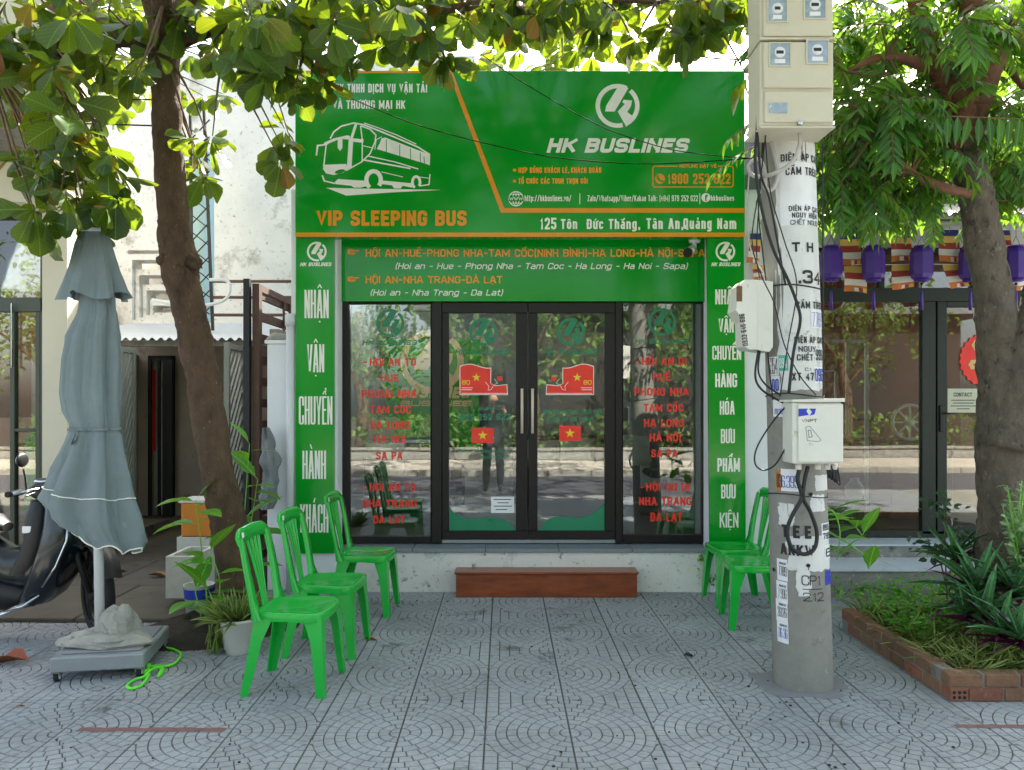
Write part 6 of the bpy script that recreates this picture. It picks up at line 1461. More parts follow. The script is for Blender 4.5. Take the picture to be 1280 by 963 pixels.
q = MB(); q.box((PX+.004, PYn+.0, .004), (PX+.098, PYn+.085, .070), .004); hb_ = part('hollow_brick', q, m_brick, pl_)
q = MB()
for a in range(3):
    for b in range(2): q.lathe([(0, -.0012), (.009, -.0012), (.009, .004)], (PX+.024+a*.027, PYn, .024+b*.026), 8, 'y')
part('core_hole', q, m_dark, hb_)
q = MB(); rows = []
for i in range(25):
    rows.append([(PX+.09+3.2*j/40, PYn+.09+(PYf-PYn-.18)*i/24, .10+.03*noise.noise(Vector((j*.4, i*.4, 0)))+.03*noise.noise(Vector((j*.1, i*.1, 4)))) for j in range(41)])
q.grid(rows); part('soil', q, m_soil, pl_, kind='stuff')
# ================================================================== TREES
nrng = np.random.default_rng(5)
def leaf_shape(prof, fold=.25, droop=.25, seg=None):
    """unit leaf along +x, blade in x-y, normal +z; prof = [(t, halfwidth)]; returns verts, faces"""
    v = []; 
    for t, w in prof:
        z = -droop*t*t
        v += [(t, w, z+fold*w), (t, 0, z), (t, -w, z+fold*w)]
    f = []
    for i in range(len(prof)-1):
        a = i*3; f += [(a, a+1, a+4, a+3), (a+1, a+2, a+5, a+4)]
    return np.array(v), f
ALM = [leaf_shape([(0, .008), (.10, .02), (.3, .15), (.52, .26), (.75, .33), (.9, .26), (1, .03)], fo, dr) for fo, dr in ((.18, .12), (.35, .3), (-.1, .2))]
MAH = [leaf_shape([(0, .01), (.12, .09), (.4, .16), (.7, .11), (1, .005)], fo, dr) for fo, dr in ((.3, .1), (.5, .3), (.1, .2))]
SMALL = [leaf_shape([(0, .02), (.35, .26), (.7, .2), (1, .01)], fo, dr) for fo, dr in ((.3, .1), (.4, .3))]
BLADE = [leaf_shape([(0, .035), (.4, .045), (.8, .025), (1, .003)], .8, dr) for dr in (.1, .5)]
def frames(d, n):
    d = d/np.linalg.norm(d, axis=1)[:, None]; y = np.cross(n, d); y /= (np.linalg.norm(y, axis=1)[:, None]+1e-9); z = np.cross(d, y)
    return np.stack([d, y, z], 2)          # columns
def joined(name, leaves, shapes, mat, parent=None, base=(0, 0, 0)):
    """leaves: list of (pos, dir, normal, length)"""
    V, Fc, UV = [], [], []; off = 0
    A = np.array([l[0] for l in leaves]); D = np.array([l[1] for l in leaves]); N = np.array([l[2] for l in leaves]); Ln = np.array([l[3] for l in leaves])
    M_ = frames(D, N); which = nrng.integers(0, len(shapes), len(leaves))
    loops = []; nv = shapes[0][0].shape[0]
    for s_ in range(len(shapes)):
        ix = np.where(which == s_)[0]
        if not len(ix): continue
        sv = shapes[s_][0]
        P_ = np.einsum('nij,vj->nvi', M_[ix], sv)*Ln[ix][:, None, None]+A[ix][:, None, :]
        V.append(P_.reshape(-1, 3)); UV.append(np.tile(sv[:, :2], (len(ix), 1))); fa = np.array(shapes[s_][1])
        Fc.append((fa[None]+(np.arange(len(ix))*nv)[:, None, None]).reshape(-1, 4)+off); off += len(ix)*nv
    V = np.concatenate(V)-np.array(base); Fc = np.concatenate(Fc)
    me = bpy.data.meshes.new(name); me.vertices.add(len(V)); me.vertices.foreach_set('co', V.ravel().astype(np.float32))
    me.loops.add(Fc.size); me.loops.foreach_set('vertex_index', Fc.ravel().astype(np.int32)); me.polygons.add(len(Fc))
    me.polygons.foreach_set('loop_start', np.arange(0, Fc.size, 4, dtype=np.int32)); me.materials.append(mat); me.update(calc_edges=True)
    me.polygons.foreach_set('use_smooth', np.ones(len(Fc), bool))
    UVs = np.concatenate(UV)[Fc.ravel()]; ul = me.uv_layers.new(name='leaf'); ul.data.foreach_set('uv', UVs.astype(np.float32).ravel())
    o = bpy.data.objects.new(name, me); COL.objects.link(o)
    if parent is not None: o.parent = parent
    return o
def leaf_objs(leaves, shapes, mat, parent, nmax=300):
    """largest leaves in view become single parts, the others one part of kind stuff"""
    def score(l):
        x, y, z = l[0]
        if y < 1: return 0
        px_ = CX+F*x/y; py_ = CY-F*(z-EYE)/y
        return l[3]/y if (-10 < px_ < 1290 and -10 < py_ < 970) else 0
    sc_ = sorted(range(len(leaves)), key=lambda i: -score(leaves[i])); top = [i for i in sc_[:nmax] if score(leaves[i]) > 0]; st = set(top)
    mes = []
    for sv, sf in shapes:
        me = bpy.data.meshes.new('leaf'); me.from_pydata(sv.tolist(), [], sf); me.materials.append(mat); me.polygons.foreach_set('use_smooth', [True]*len(sf)); me.update(); ul = me.uv_layers.new(name='leaf'); ul.data.foreach_set('uv', np.array([sv[i][:2] for f_ in sf for i in f_], dtype=np.float32).ravel()); mes.append(me)
    b = BASE[parent.name]
    for i in top:
        p, d, n_, L_ = leaves[i]
        m3 = frames(np.array([d]), np.array([n_]))[0]
        o = bpy.data.objects.new('leaf', mes[i % len(mes)]); COL.objects.link(o); o.parent = parent
        mt = Matrix([[*(m3[r]*L_), p[r]-b[r]] for r in range(3)]+[[0, 0, 0, 1]]); o.matrix_local = mt
    rest = [leaves[i] for i in range(len(leaves)) if i not in st]
    if rest:
        o = joined('foliage', rest, shapes, mat, parent, tuple(b)); o['kind'] = 'stuff'
def rv(): 
    v = Vector((rnd.gauss(0, 1), rnd.gauss(0, 1), rnd.gauss(0, 1))); return v.normalized()
def limb(q, pts, rs, n=9, rough=.16): q.tube(smooth([Vector(p) for p in pts], 5), list(np.interp(np.linspace(0, 1, (len(pts)-1)*5+1), np.linspace(0, 1, len(rs)), rs)), n, rough=rough)
def nearest(limbs, p):
    best = None
    for pts in limbs:
        for q in pts:
            d = (q-p).length
            if best is None or d < best[0]: best = (d, q)
    return best[1]
def add_twigs(q, limbs, ends, r=.006):
    for e in ends:
        s_ = nearest(limbs, e); mid = s_.lerp(e, .55)+rv()*.06*(e-s_).length
        q.tube([s_, mid, e], [r*1.8, r*1.2, r*.6], 5, caps=False)
def dens(limbs, step=.25):
    out = []
    for l in limbs:
        l = [Vector(p) for p in l]; pp = []
        for a, b in zip(l[:-1], l[1:]):
            k = max(1, int((b-a).length/step)); pp += [a.lerp(b, i/k) for i in range(k)]
        out.append(pp+[l[-1]])
    return out
def rosette(c, L, n=8):
    """indian-almond rosette: big leaves spreading round a twig tip, hanging a little"""
    ax = (Vector((0, 0, 1))+rv()*.9).normalized(); u = ax.orthogonal().normalized(); w = ax.cross(u); out = []; ph = rnd.uniform(0, 6.3)
    for k in range(n):
        a = ph+2*math.pi*k/n+rnd.uniform(-.3, .3); el = rnd.uniform(-.75, .35)
        d = (u*math.cos(a)+w*math.sin(a))*math.cos(el)+ax*math.sin(el)+Vector((0, 0, -rnd.uniform(.1, .75)))
        d.normalize(); nn = (ax+rv()*.45).normalized()
        out.append((tuple(c+d*.02), tuple(d), tuple(nn), L*rnd.uniform(.5, 1.15)))
    return out
# --- left tree (indian almond)
lt = thing('almond_tree', tuple(P(292, 770, 5.45)), 'leaning brown trunk of the broad leaved almond tree between parasol and shop', 'tree')
tp = [(308, 780, 5.45, .19), (301, 745, 5.42, .145), (292, 690, 5.40, .126), (281, 635, 5.36, .118), (270, 580, 5.33, .112), (262, 530, 5.30, .113), (255, 480, 5.27, .112), (247, 440, 5.24, .108), (238, 395, 5.2, .104), (232, 365, 5.18, .106), (227, 342, 5.17, .118), (224, 325, 5.16, .126), (220, 304, 5.15, .112), (216, 260, 5.12, .098), (212, 200, 5.1, .095), (208, 130, 5.07, .090), (205, 80, 5.05, .090), (203, 45, 5.03, .098)]
q = MB(); q.tube(smooth([P(a, b, Y) for a, b, Y, r in tp], 9), list(np.interp(np.linspace(0, 1, (len(tp)-1)*9+1), np.linspace(0, 1, len(tp)), [t_[3] for t_ in tp])), 34, rough=.16)
part('trunk', q, m_bark, lt)
q = MB(); q.ell(tuple(P(206, 326, 5.10)), (.05, .05, .05), 14, 10, .5); q.ell(tuple(P(243, 329, 5.10)), (.055, .05, .05), 14, 10, .5); q.ell(tuple(P(224, 340, 5.075)), (.05, .03, .05), 12, 9, .5); part('knot', q, m_bark, lt)
f0 = P(206, 55, 5.03)
LL = [[f0, P(188, 0, 4.95), P(150, -90, 4.7), P(60, -160, 4.3)], [f0, P(232, 10, 5.0), P(290, -60, 4.8), P(420, -110, 4.6), P(620, -120, 4.6), P(860, -100, 4.7)],
      [P(206, 62, 5.03), P(150, 52, 4.9), P(70, 70, 4.7), P(-20, 60, 4.5)], [P(208, 60, 5.03), P(285, 32, 4.9), P(380, 30, 4.8), P(520, 15, 4.8), P(700, 0, 4.9), P(880, 5, 4.9)],
      [f0, P(215, -80, 5.6), P(250, -200, 6.4), P(350, -260, 7.4)], [f0, P(200, -120, 4.2), P(260, -420, 3.0), P(300, -900, 1.8)], [P(290, -60, 4.8), P(480, -300, 3.6), P(700, -700, 2.2)],
      [P(206, 62, 5.03), P(120, 20, 5.8), P(40, 10, 7.0), P(-60, 20, 8)]]
RRs = [[.075, .06, .045, .02], [.08, .07, .055, .04, .03, .015], [.045, .035, .025, .012], [.05, .04, .035, .03, .02, .01], [.07, .055, .04, .02], [.07, .055, .04, .02], [.05, .04, .02], [.05, .04, .03, .015]]
for l, r_ in zip(LL, RRs): q = MB(); limb(q, l, r_); part('branch', q, m_bark, lt)
LLd = dens(LL)
clusters = [(90, 50, 4.6, 125, 65, .9, 44), (55, 150, 4.6, 75, 60, .7, 18), (105, 205, 4.5, 72, 60, .5, 20), (132, 262, 4.5, 40, 22, .3, 6), (60, 268, 4.3, 22, 22, .2, 3), (252, 160, 5.0, 22, 22, .3, 3), (254, 212, 5.3, 26, 22, .3, 4),
  (150, 40, 5.6, 60, 60, .6, 12), (300, 25, 4.6, 90, 45, .8, 28), (345, 90, 4.7, 55, 48, .5, 14), (352, 185, 5.6, 16, 26, .2, 4), (450, 5, 4.7, 95, 38, .8, 28), (425, 58, 4.8, 55, 18, .4, 7), (406, 98, 4.7, 8, 10, .1, 2), (600, 0, 4.8, 100, 38, .8, 26), (520, 50, 4.8, 45, 16, .3, 5), (562, 68, 4.75, 20, 10, .2, 3), (660, 30, 5.0, 60, 18, .4, 5),
  (740, 5, 4.9, 90, 26, .6, 18), (790, 38, 4.8, 10, 16, .1, 2), (865, 36, 4.7, 50, 18, .4, 7), (900, 0, 4.6, 55, 30, .5, 12), (930, 95, 4.3, 12, 10, .1, 1)]
leaves = []; ends = []
for px_, py_, Y, rx, ry, ry3, n_ in clusters:
    for k in range(n_):
        while True:
            a, b, c_ = rnd.uniform(-1, 1), rnd.uniform(-1, 1), rnd.uniform(-1, 1)
            if a*a+b*b+c_*c_ < 1: break
        Yk = Y+c_*ry3; p = P(px_+a*rx, py_+b*ry, Yk); ends.append(p); leaves += rosette(p, rnd.choice((.15, .18, .2, .215)), rnd.choice((5, 6, 7, 8)))
# sunlit upper boughs further back, and the big crown over the street, added out of view for shade
far = [(240, 40, 7.2, 180, 80, .9, 26), (80, 90, 7.6, 110, 70, .9, 18), (470, 50, 7.4, 150, 45, .8, 24), (640, 45, 7.2, 120, 40, .7, 20), (780, 40, 7.4, 110, 38, .7, 22), (900, 15, 7.5, 60, 35, .6, 8)]
for px_, py_, Y, rx, ry, ry3, n_ in far:
    for k in range(n_):
        a, b, c_ = rv(); Yk = Y+c_*ry3; p = P(px_+a*rx, py_+b*ry, Yk); ends.append(p); leaves += rosette(p, .2, 7)
for k in range(560):
    x = rnd.uniform(-5.4, 2.6); y = rnd.uniform(-3.0, 7.4); z = rnd.uniform(4.35, 6.2)
    if y > 3.2 and z < 1.55+(520/960)*y+.25: continue
    zr = 3.7+.363*(6.2-y)
    if 0 < x < 1.6 and abs(z-zr) < .55 and -1.5 < y: continue          # gap left in the crown so the sky reflects in the emblem
    p = Vector((x, y, z)); leaves += rosette(p, .26, 7)
    if k % 3 == 0: ends.append(p)
q = MB(); add_twigs(q, LLd, ends); part('twigs', q, m_twig, lt, kind='stuff')
leaf_objs(leaves, ALM, m_almond, lt)

# --- right tree (pinnate leaves) in the planter
rt = thing('pinnate_tree', tuple(P(1242, 740, 5.0)), 'rough trunked tree with feathery pinnate leaves standing in the brick planter', 'tree')
tp = [(1243, 790, 4.98, .17), (1244, 750, 4.95, .130), (1247, 700, 4.9, .125), (1251, 640, 4.88, .135), (1255, 580, 4.86, .150), (1256, 520, 4.85, .155), (1252, 460, 4.84, .135), (1246, 400, 4.83, .115), (1239, 350, 4.82, .106), (1230, 300, 4.8, .104), (1221, 250, 4.78, .102), (1211, 205, 4.76, .092), (1204, 175, 4.75, .110)]
q = MB(); q.tube(smooth([P(a, b, Y) for a, b, Y, r in tp], 9), list(np.interp(np.linspace(0, 1, (len(tp)-1)*9+1), np.linspace(0, 1, len(tp)), [t_[3] for t_ in tp])), 34, rough=.2)
part('trunk', q, m_bark2, rt)
q = MB(); limb(q, [P(1258, 560, 4.8), P(1272, 490, 4.78), P(1290, 420, 4.75), P(1318, 330, 4.8), P(1370, 200, 4.9), P(1400, 60, 5.0)], [.15, .135, .12, .11, .09, .06], 20, .15); part('second_stem', q, m_bark2, rt)
t0 = P(1202, 185, 4.75)
BL = [[t0, P(1180, 100, 4.7), P(1158, 55, 4.65), P(1130, -40, 4.5), P(1040, -160, 4.2)], [t0, P(1235, 90, 4.75), P(1262, 50, 4.8), P(1310, -60, 4.9), P(1400, -150, 5.0)], [P(1195, 150, 4.75), P(1205, 60, 5.1), P(1180, -80, 5.6), P(1100, -160, 6.0)],
      [P(1224, 245, 4.78), P(1180, 235, 4.6), P(1140, 215, 4.5), P(1090, 170, 4.4)], [P(1175, 90, 4.7), P(1110, 70, 4.5), P(1060, 90, 4.4)], [P(1250, 70, 4.8), P(1290, 120, 4.6), P(1330, 160, 4.5)], [t0, P(1220, -60, 4.2), P(1300, -500, 2.8)]]
BR = [[.10, .075, .06, .045, .02], [.10, .08, .065, .045, .02], [.06, .045, .03, .015], [.035, .03, .018, .008], [.04, .025, .01], [.03, .02, .01], [.08, .06, .03]]
for l, r_ in zip(BL, BR): q = MB(); limb(q, l, r_, 12, .2); part('branch', q, m_branch2, rt)
BLd = dens(BL)
ml = []; rach = MB(); ends = []
def compound(c, d, L, npair=6, ll=.115):
    d = d.normalized(); pts = []; p = Vector(c); n_ = npair*2
    side = d.cross(Vector((0, 0, 1)));
    if side.length < .1: side = Vector((1, 0, 0))
    side.normalize(); dd = d.copy()
    for i in range(npair+1):
        pts.append(p.copy()); dd = (dd+Vector((0, 0, -.10))).normalized(); p = p+dd*L/npair
    rach.tube(pts, [.0035]*len(pts), 4, caps=False)
    for i in range(1, npair+1):
        ax = (pts[i]-pts[i-1]).normalized(); s2 = side; upv = s2.cross(ax)
        for s_ in (-1, 1):
            ld = (s2*s_*.85+ax*.55+Vector((0, 0, -.45))+rv()*.14).normalized()
            ml.append((tuple(pts[i]), tuple(ld), tuple((upv+rv()*.3).normalized()), ll*rnd.uniform(.75, 1.15)))
    ml.append((tuple(pts[-1]), tuple(dd), tuple(side.cross(dd)), ll))
def spray(c, n, L=.36, down=.2):
    ends.append(Vector(c))
    for k in range(n):
        d = rv(); d.z = d.z*.6-down; compound(Vector(c), d, L*rnd.uniform(.65, 1.1), rnd.choice((6, 7, 8)), .105)
rc = [(1010, 30, 4.7, 60, 40, .4, 5), (1075, 45, 4.7, 50, 50, .5, 9), (1090, 115, 4.6, 50, 45, .4, 10), (1115, 170, 4.6, 55, 40, .4, 10), (1060, 185, 4.9, 30, 45, .4, 7), (1070, 228, 4.7, 40, 18, .3, 8), (1135, 222, 4.9, 50, 16, .3, 8), (1180, 20, 4.5, 70, 30, .4, 9), (1250, 15, 4.6, 60, 35, .5, 9), (1270, 105, 4.8, 40, 50, .4, 8), (1265, 180, 5.0, 40, 30, .4, 7),
      (1150, 130, 4.5, 30, 30, .2, 2), (1260, 235, 5.2, 40, 20, .3, 4), (1040, 110, 5.2, 40, 60, .4, 6), (1100, 10, 5.6, 100, 60, .4, 8), (1000, 215, 5.4, 20, 30, .2, 2), (1150, 180, 5.6, 110, 60, .4, 10), (1250, 120, 5.7, 60, 80, .4, 6)]
for px_, py_, Y, rx, ry, ry3, n_ in rc:
    for k in range(n_):
        a, b, c_ = rv(); spray(P(px_+a*rx*.9, py_+b*ry*.9, Y+c_*ry3), 4)
# frond hanging across the right end of the sign, and the neat row of leaflets in front of the trunk
compound(P(972, 142, 4.4), Vector((-1, .1, -.1)), .30, 7, .12); compound(P(985, 172, 4.5), Vector((-1, .2, .0)), .46, 8, .12)
pts = [P(1176, 145, 4.3), P(1200, 146, 4.3), P(1300, 150, 4.3)]; rach.tube(pts, .004, 4, caps=False)
for k in range(9): p = P(1184+k*13, 146+k*.4, 4.3); ml.append((tuple(p), (rnd.uniform(-.15, .15), rnd.uniform(-.1, .1), -1), (0, -1, .2), .155)); 
for k in range(420):  # extra sprays overhead, put in to block sun patches on the paving
    x = rnd.uniform(.6, 7.5); y = rnd.uniform(-2.0, 8.6); z = rnd.uniform(4.3, 6.6)
    if y > 3.0 and z < 1.55+(520/960)*y+.25 and x/y < .36: continue
    if y < 5.5 and y > 3 and z < 1.55+(520/960)*y+.25: continue
    if .4 < x < 1.8 and abs(z-3.7-.363*(6.2-y)) < .6: continue  # opening kept here too, for the sky reflection in the sign
    spray(Vector((x, y, z)), 4, .42)
q = MB(); add_twigs(q, BLd, ends[:170], .006); part('twigs', q, m_twig, rt, kind='stuff'); part('leaf_stalks', rach, m_twig, rt, kind='stuff')
leaf_objs(ml, MAH, m_mahog, rt)

# ================================================================== PLANTS
def stemplant(name, base, stems, label, mat=None, shapes=None, L=.16, cat='plant', asparts=True, stem_r=.006):
    t = thing(name, tuple(base), label, cat); q = MB(); lv = []
    for pts, n_ in stems:
        pts = smooth([Vector(p) for p in pts], 4); q.tube(pts, list(np.linspace(stem_r, stem_r*.5, len(pts))), 6)
        for k in range(n_):
            f = .25+.75*k/max(1, n_-1); p = pts[min(len(pts)-1, int(f*(len(pts)-1)))]
            a = k*2.4+rnd.uniform(-.4, .4); d = Vector((math.cos(a), math.sin(a)*.7, rnd.uniform(-.1, .6) if k < n_-1 else 1.4)).normalized()
            lv.append((tuple(p), tuple(d), tuple((Vector((0, 0, 1))-d*d.z+rv()*.2).normalized()), L*rnd.uniform(.7, 1.15)))
    part('stem', q, mat or m_plant, t); leaf_objs(lv, shapes or BROAD, mat or m_plant, t); return t
BROAD = [leaf_shape([(0, .01), (.1, .02), (.25, .14), (.45, .23), (.65, .21), (.85, .11), (1, .005)], fo, dr) for fo, dr in ((.25, .15), (.4, .35), (.1, .25))]
stemplant('leafy_plant', P(318, 765, 5.6), [([P(306, 770, 5.6), P(303, 690, 5.6), P(308, 610, 5.62), P(312, 555, 5.6)], 10), ([P(306, 700, 5.6), P(316, 640, 5.6), P(322, 600, 5.6)], 5)], 'tall bright green leafy plant growing between trunk and gate pillar', L=.30)
stemplant('leafy_plant', P(262, 790, 5.2), [([P(262, 800, 5.2), P(256, 720, 5.2), P(246, 640, 5.2), P(245, 625, 5.2)], 9), ([P(266, 790, 5.15), P(275, 730, 5.1), P(262, 690, 5.1)], 6), ([P(258, 800, 5.15), P(250, 765, 5.1), P(244, 740, 5.1)], 4), ([P(262, 790, 5.1), P(270, 770, 5.0), P(262, 740, 5.0)], 5)], 'green leafy plant in front of the orange crate left of the trunk', L=.27)
stemplant('climbing_vine', P(1032, 640, 4.5), [([P(1030, 640, 4.45), P(1042, 640, 4.4), P(1050, 665, 4.35), P(1046, 700, 4.35)], 6), ([P(1034, 650, 4.45), P(1060, 650, 4.4), P(1078, 670, 4.4)], 4), ([P(1036, 665, 4.45), P(1075, 690, 4.4), P(1086, 712, 4.4)], 3)], 'yellow green heart leaved vine sprouting behind the concrete pole', L=.2)
t = thing('flower_pot', tuple(P(297, 815, 4.78)), 'white plastic pot with trailing grass behind the nearest green chair', 'flower pot')
c_ = P(298, 815, 4.78); c_.z = 0
q = MB(); q.lathe([(0, 0), (.075, 0), (.072, .02), (.085, .03), (.112, .20), (.122, .205), (.118, .22), (.10, .21), (.09, .16), (0, .16)], c_, 26); part('pot', q, m_pot, t)
lv = []
for k in range(260):
    a = rnd.uniform(0, 6.3); d = Vector((math.cos(a)*.7-.12, math.sin(a)*.7, rnd.uniform(.2, 1.2))); lv.append((tuple(c_+Vector((math.cos(a)*.06*rnd.random(), math.sin(a)*.06*rnd.random(), .19))), tuple(d), (rnd.uniform(-1, 1), rnd.uniform(-1, 1), .4), rnd.uniform(.12, .24)))
for k in range(120):
    x = rnd.uniform(-.16, -.06); lv.append((tuple(c_+Vector((x, rnd.uniform(-.1, .1), rnd.uniform(.08, .24)))), (rnd.uniform(-.5, .1), rnd.uniform(-.3, .3), -1), (0, -1, .3), rnd.uniform(.08, .18)))
o = joined('grass', lv, BLADE, m_grass, t, tuple(BASE[t.name])); o['kind'] = 'stuff'
# planter planting
lv = []
def insoil(xa, xb, ya, yb): return Vector((rnd.uniform(xa, xb), rnd.uniform(ya, yb), .11))
for k in range(3800):
    p = insoil(PX+.10, 4.3, PYn+.1, PYf); a = rnd.uniform(0, 6.3); s_ = noise.noise(p*2.2)
    if s_ < -.45: continue
    lv.append((tuple(p), (math.cos(a)*.8, math.sin(a)*.8, rnd.uniform(.1, 1)), (rnd.uniform(-1, 1), rnd.uniform(-1, 1), .6), rnd.uniform(.07, .2)))
cov = thing('ground_cover', (PX+.3, 4.4, .11), 'tangle of green weeds and dry grass filling the brick planter', 'plants'); cov['kind'] = 'stuff'
o = joined('grass', lv, BLADE, m_grass, cov, tuple(BASE[cov.name])); o['kind'] = 'stuff'
lv = []
for k in range(6000):
    p = insoil(PX+.12, 4.3, PYn+.15, 5.9 if rnd.random() < .2 else PYf)
    if noise.noise(p*1.7+Vector((3, 0, 0))) < -.25: continue
    p.z += rnd.uniform(0, .13); a = rnd.uniform(0, 6.3); lv.append((tuple(p), (math.cos(a), math.sin(a), rnd.uniform(-.2, .6)), (rnd.uniform(-.5, .5), rnd.uniform(-.5, .5), 1), rnd.uniform(.025, .06)))
o = joined('weed_leaves', lv, SMALL, m_plant, cov, tuple(BASE[cov.name])); o['kind'] = 'stuff'
lv = []
for k in range(340):
    p = insoil(PX+.02, 4.4, PYn+.03, PYf); p.z = .15 if p.x < PX+.1 else .13; a = rnd.uniform(0, 6.3); lv.append((tuple(p), (math.cos(a), math.sin(a), .15), (rnd.uniform(-.5, .5), rnd.uniform(-.5, .5), 1), rnd.uniform(.04, .14)))
o = joined('dry_litter', lv, BLADE+BLADE, m_dry, cov, tuple(BASE[cov.name])); o['kind'] = 'stuff'
m_rheo = leafmat('rhoeo_leaf', '1f4a2c', '4a7a4c', '6a8a3a', .35, .15); m_rhp = leafmat('rhoeo_purple', '3a1030', '5c1f48', '7a2a5a', .35, .2)
SW = [leaf_shape([(0, .06), (.3, .085), (.7, .06), (1, .003)], .7, dr) for dr in (.05, .3, .6)]
def spiky(px_, py_, Y, L, n_, lab):
    c = P(px_, py_, Y); c.z = max(.1, c.z); t = thing('spiky_plant', tuple(c), lab, 'plant'); lv = []; lp = []
    for k in range(n_):
        a = k*2.4+rnd.uniform(-.2, .2); e = .25+1.1*(k/n_)
        d = Vector((math.cos(a)*math.cos(e), math.sin(a)*math.cos(e), math.sin(e))); lv.append((tuple(c), tuple(d), tuple((Vector((0, 0, 1))-d*.5+rv()*.1)), L*rnd.uniform(.8, 1.1)))
        if k % 3: lp.append((tuple(c-Vector((0, 0, .03))), tuple((d-Vector((0, 0, .3))).normalized()), tuple((Vector((0, 0, 1))+rv()*.2)), L*rnd.uniform(.5, .9)))
    leaf_objs(lv, SW, m_rheo, t); leaf_objs(lp, SW, m_rhp, t)
for a in ((1222, 742, 4.6, .36, 20, 'spiky green and purple plant left of the tree foot, pointing at the rose bush'), (1268, 745, 4.5, .32, 20, 'spiky green and purple plant at the right edge of the planter'), (1206, 770, 4.45, .22, 14, 'small spiky plant low in front of the tree foot'), (1252, 792, 4.25, .26, 16, 'spiky plant hanging over the front bricks of the planter'), (1195, 700, 5.0, .30, 14, 'dark spiky plant behind the weeds left of the trunk'), (1232, 770, 4.4, .30, 18, 'broad spiky purple plant in front of the trunk, in the middle of the planter'), (1275, 800, 4.15, .28, 16, 'purple spiky plant at the right edge just behind the front bricks')): spiky(*a)
ROSE = [leaf_shape([(0, .02), (.3, .28), (.65, .27), (1, .01)], .2, dr) for dr in (.1, .3)]
t = thing('rose_bush', tuple(P(1184, 745, 5.2)), 'thin stemmed rose bush with dark leaves in the planter left of the trunk', 'bush')
q = MB(); lv = []
for pts in ([P(1184, 760, 5.2), P(1182, 700, 5.2), P(1180, 640, 5.2), P(1176, 632, 5.2)], [P(1184, 740, 5.2), P(1172, 690, 5.2), P(1160, 685, 5.2)], [P(1183, 730, 5.2), P(1196, 690, 5.25), P(1206, 672, 5.25)], [P(1186, 740, 5.2), P(1200, 705, 5.2), P(1212, 698, 5.2)]):
    q.tube(smooth(pts), .005, 5); e = pts[-1]
    for k in range(34): d = rv(); p = e+Vector((rnd.gauss(0, .055), rnd.gauss(0, .05), rnd.gauss(0, .045))); lv.append((tuple(p), tuple(d), tuple(rv()+Vector((0, 0, 1))), rnd.uniform(.04, .07)))
part('stem', q, m_twig, t); m_rose = leafmat('rose_leaf', '1d3a26', '3c6440', '5a7a3a', .4, .2); leaf_objs(lv, ROSE, m_rose, t)
t = thing('succulent_bush', tuple(P(1272, 740, 4.7)), 'pale green small leaved bush leaning on the trunk at the right edge', 'bush'); lv = []; q = MB()
for k in range(26):
    b0 = P(rnd.uniform(1258, 1300), 740, 4.65+rnd.uniform(-.15, .1)); e = P(rnd.uniform(1250, 1296), rnd.uniform(600, 690), 4.55+rnd.uniform(-.15, .1)); q.tube([b0, b0.lerp(e, .6)+Vector((0, 0, .03)), e], .004, 4)
    for j in range(16): p = b0.lerp(e, .25+.75*j/15); d = rv(); d.z = abs(d.z)*.5; lv.append((tuple(p), tuple(d), tuple(rv()+Vector((0, 0, 1))), rnd.uniform(.03, .06)))
part('stem', q, m_plant, t); leaf_objs(lv, ROSE, leafmat('pale_leaf', '56845a', '9dbb8c', 'a8c06a', .4, .25), t)
# weeds in cracks of the plinth and moss tuft right of the step
lv = []
for (px_, py_, Y, n_) in ((880, 700, 6.28, 40), (884, 722, 6.28, 40), (1130, 745, 6.05, 60), (1100, 735, 6.0, 40), (1180, 735, 5.9, 60)):
    for k in range(n_): p = P(px_, py_, Y)+Vector((rnd.gauss(0, .03 if px_ < 1000 else .12), 0, rnd.gauss(0, .03))); d = rv(); d.y = -abs(d.y); lv.append((tuple(p), tuple(d), tuple(rv()+Vector((0, -.5, 1))), rnd.uniform(.02, .045) if px_ < 1000 else rnd.uniform(.04, .08)))
wd = joined('weeds', lv, SMALL, m_plant); tag(wd, 'small weeds rooted in the cracks along the foot of the walls', 'weeds', None, 'stuff')
# fallen leaves on the paving, each its own
DL = [leaf_shape([(0, .01), (.15, .08), (.4, .22), (.7, .27), (.9, .18), (1, .02)], fo, dr) for fo, dr in ((.5, .5), (.9, .3), (-.5, -.4))]
for i, (px_, py_, s_, a, mt, lb) in enumerate(((455, 801, .12, .4, 'b4642c', 'small orange brown leaf fallen behind the middle chair of the left row'), (36, 832, .24, 2.9, '8c4a2a', 'big curled brown leaf fallen left of the parasol base'), (115, 705, .2, .5, 'a85a32', 'reddish brown leaf lying behind the parasol pole'), (145, 716, .14, 1.2, '9a7450', 'pale brown leaf between parasol pole and polystyrene box'), (185, 722, .17, .2, 'a88660', 'tan leaf on the alley floor left of the polystyrene box'), (214, 752, .26, 0.1, 'b3936a', 'long tan leaf lying in front of the polystyrene box'), (20, 885, .05, 1, '9a6a3a', 'scrap of brown leaf at the left edge of the paving'), (854, 822, .07, .3, '3c3024', 'dark twig scrap on the paving right of centre'))):
    me = mesh_from('fallen_leaf', MB().add(DL[i % 3][0].tolist(), DL[i % 3][1], True), M('fallen_leaf_%s' % mt, mt, .8, .25, 12, bump=.3, bs=30)); o = bpy.data.objects.new('fallen_leaf', me); COL.objects.link(o)
    g_ = gp(px_, py_, 0 if py_ > 760 else .03); g_.z = (.03 if py_ < 760 else 0)+abs(s_)*.10+.004; o.location = g_; o.scale = (s_, s_, s_); o.rotation_euler = (rnd.uniform(-.1, .1), rnd.uniform(-.1, .1), a); tag(o, lb, 'leaf')

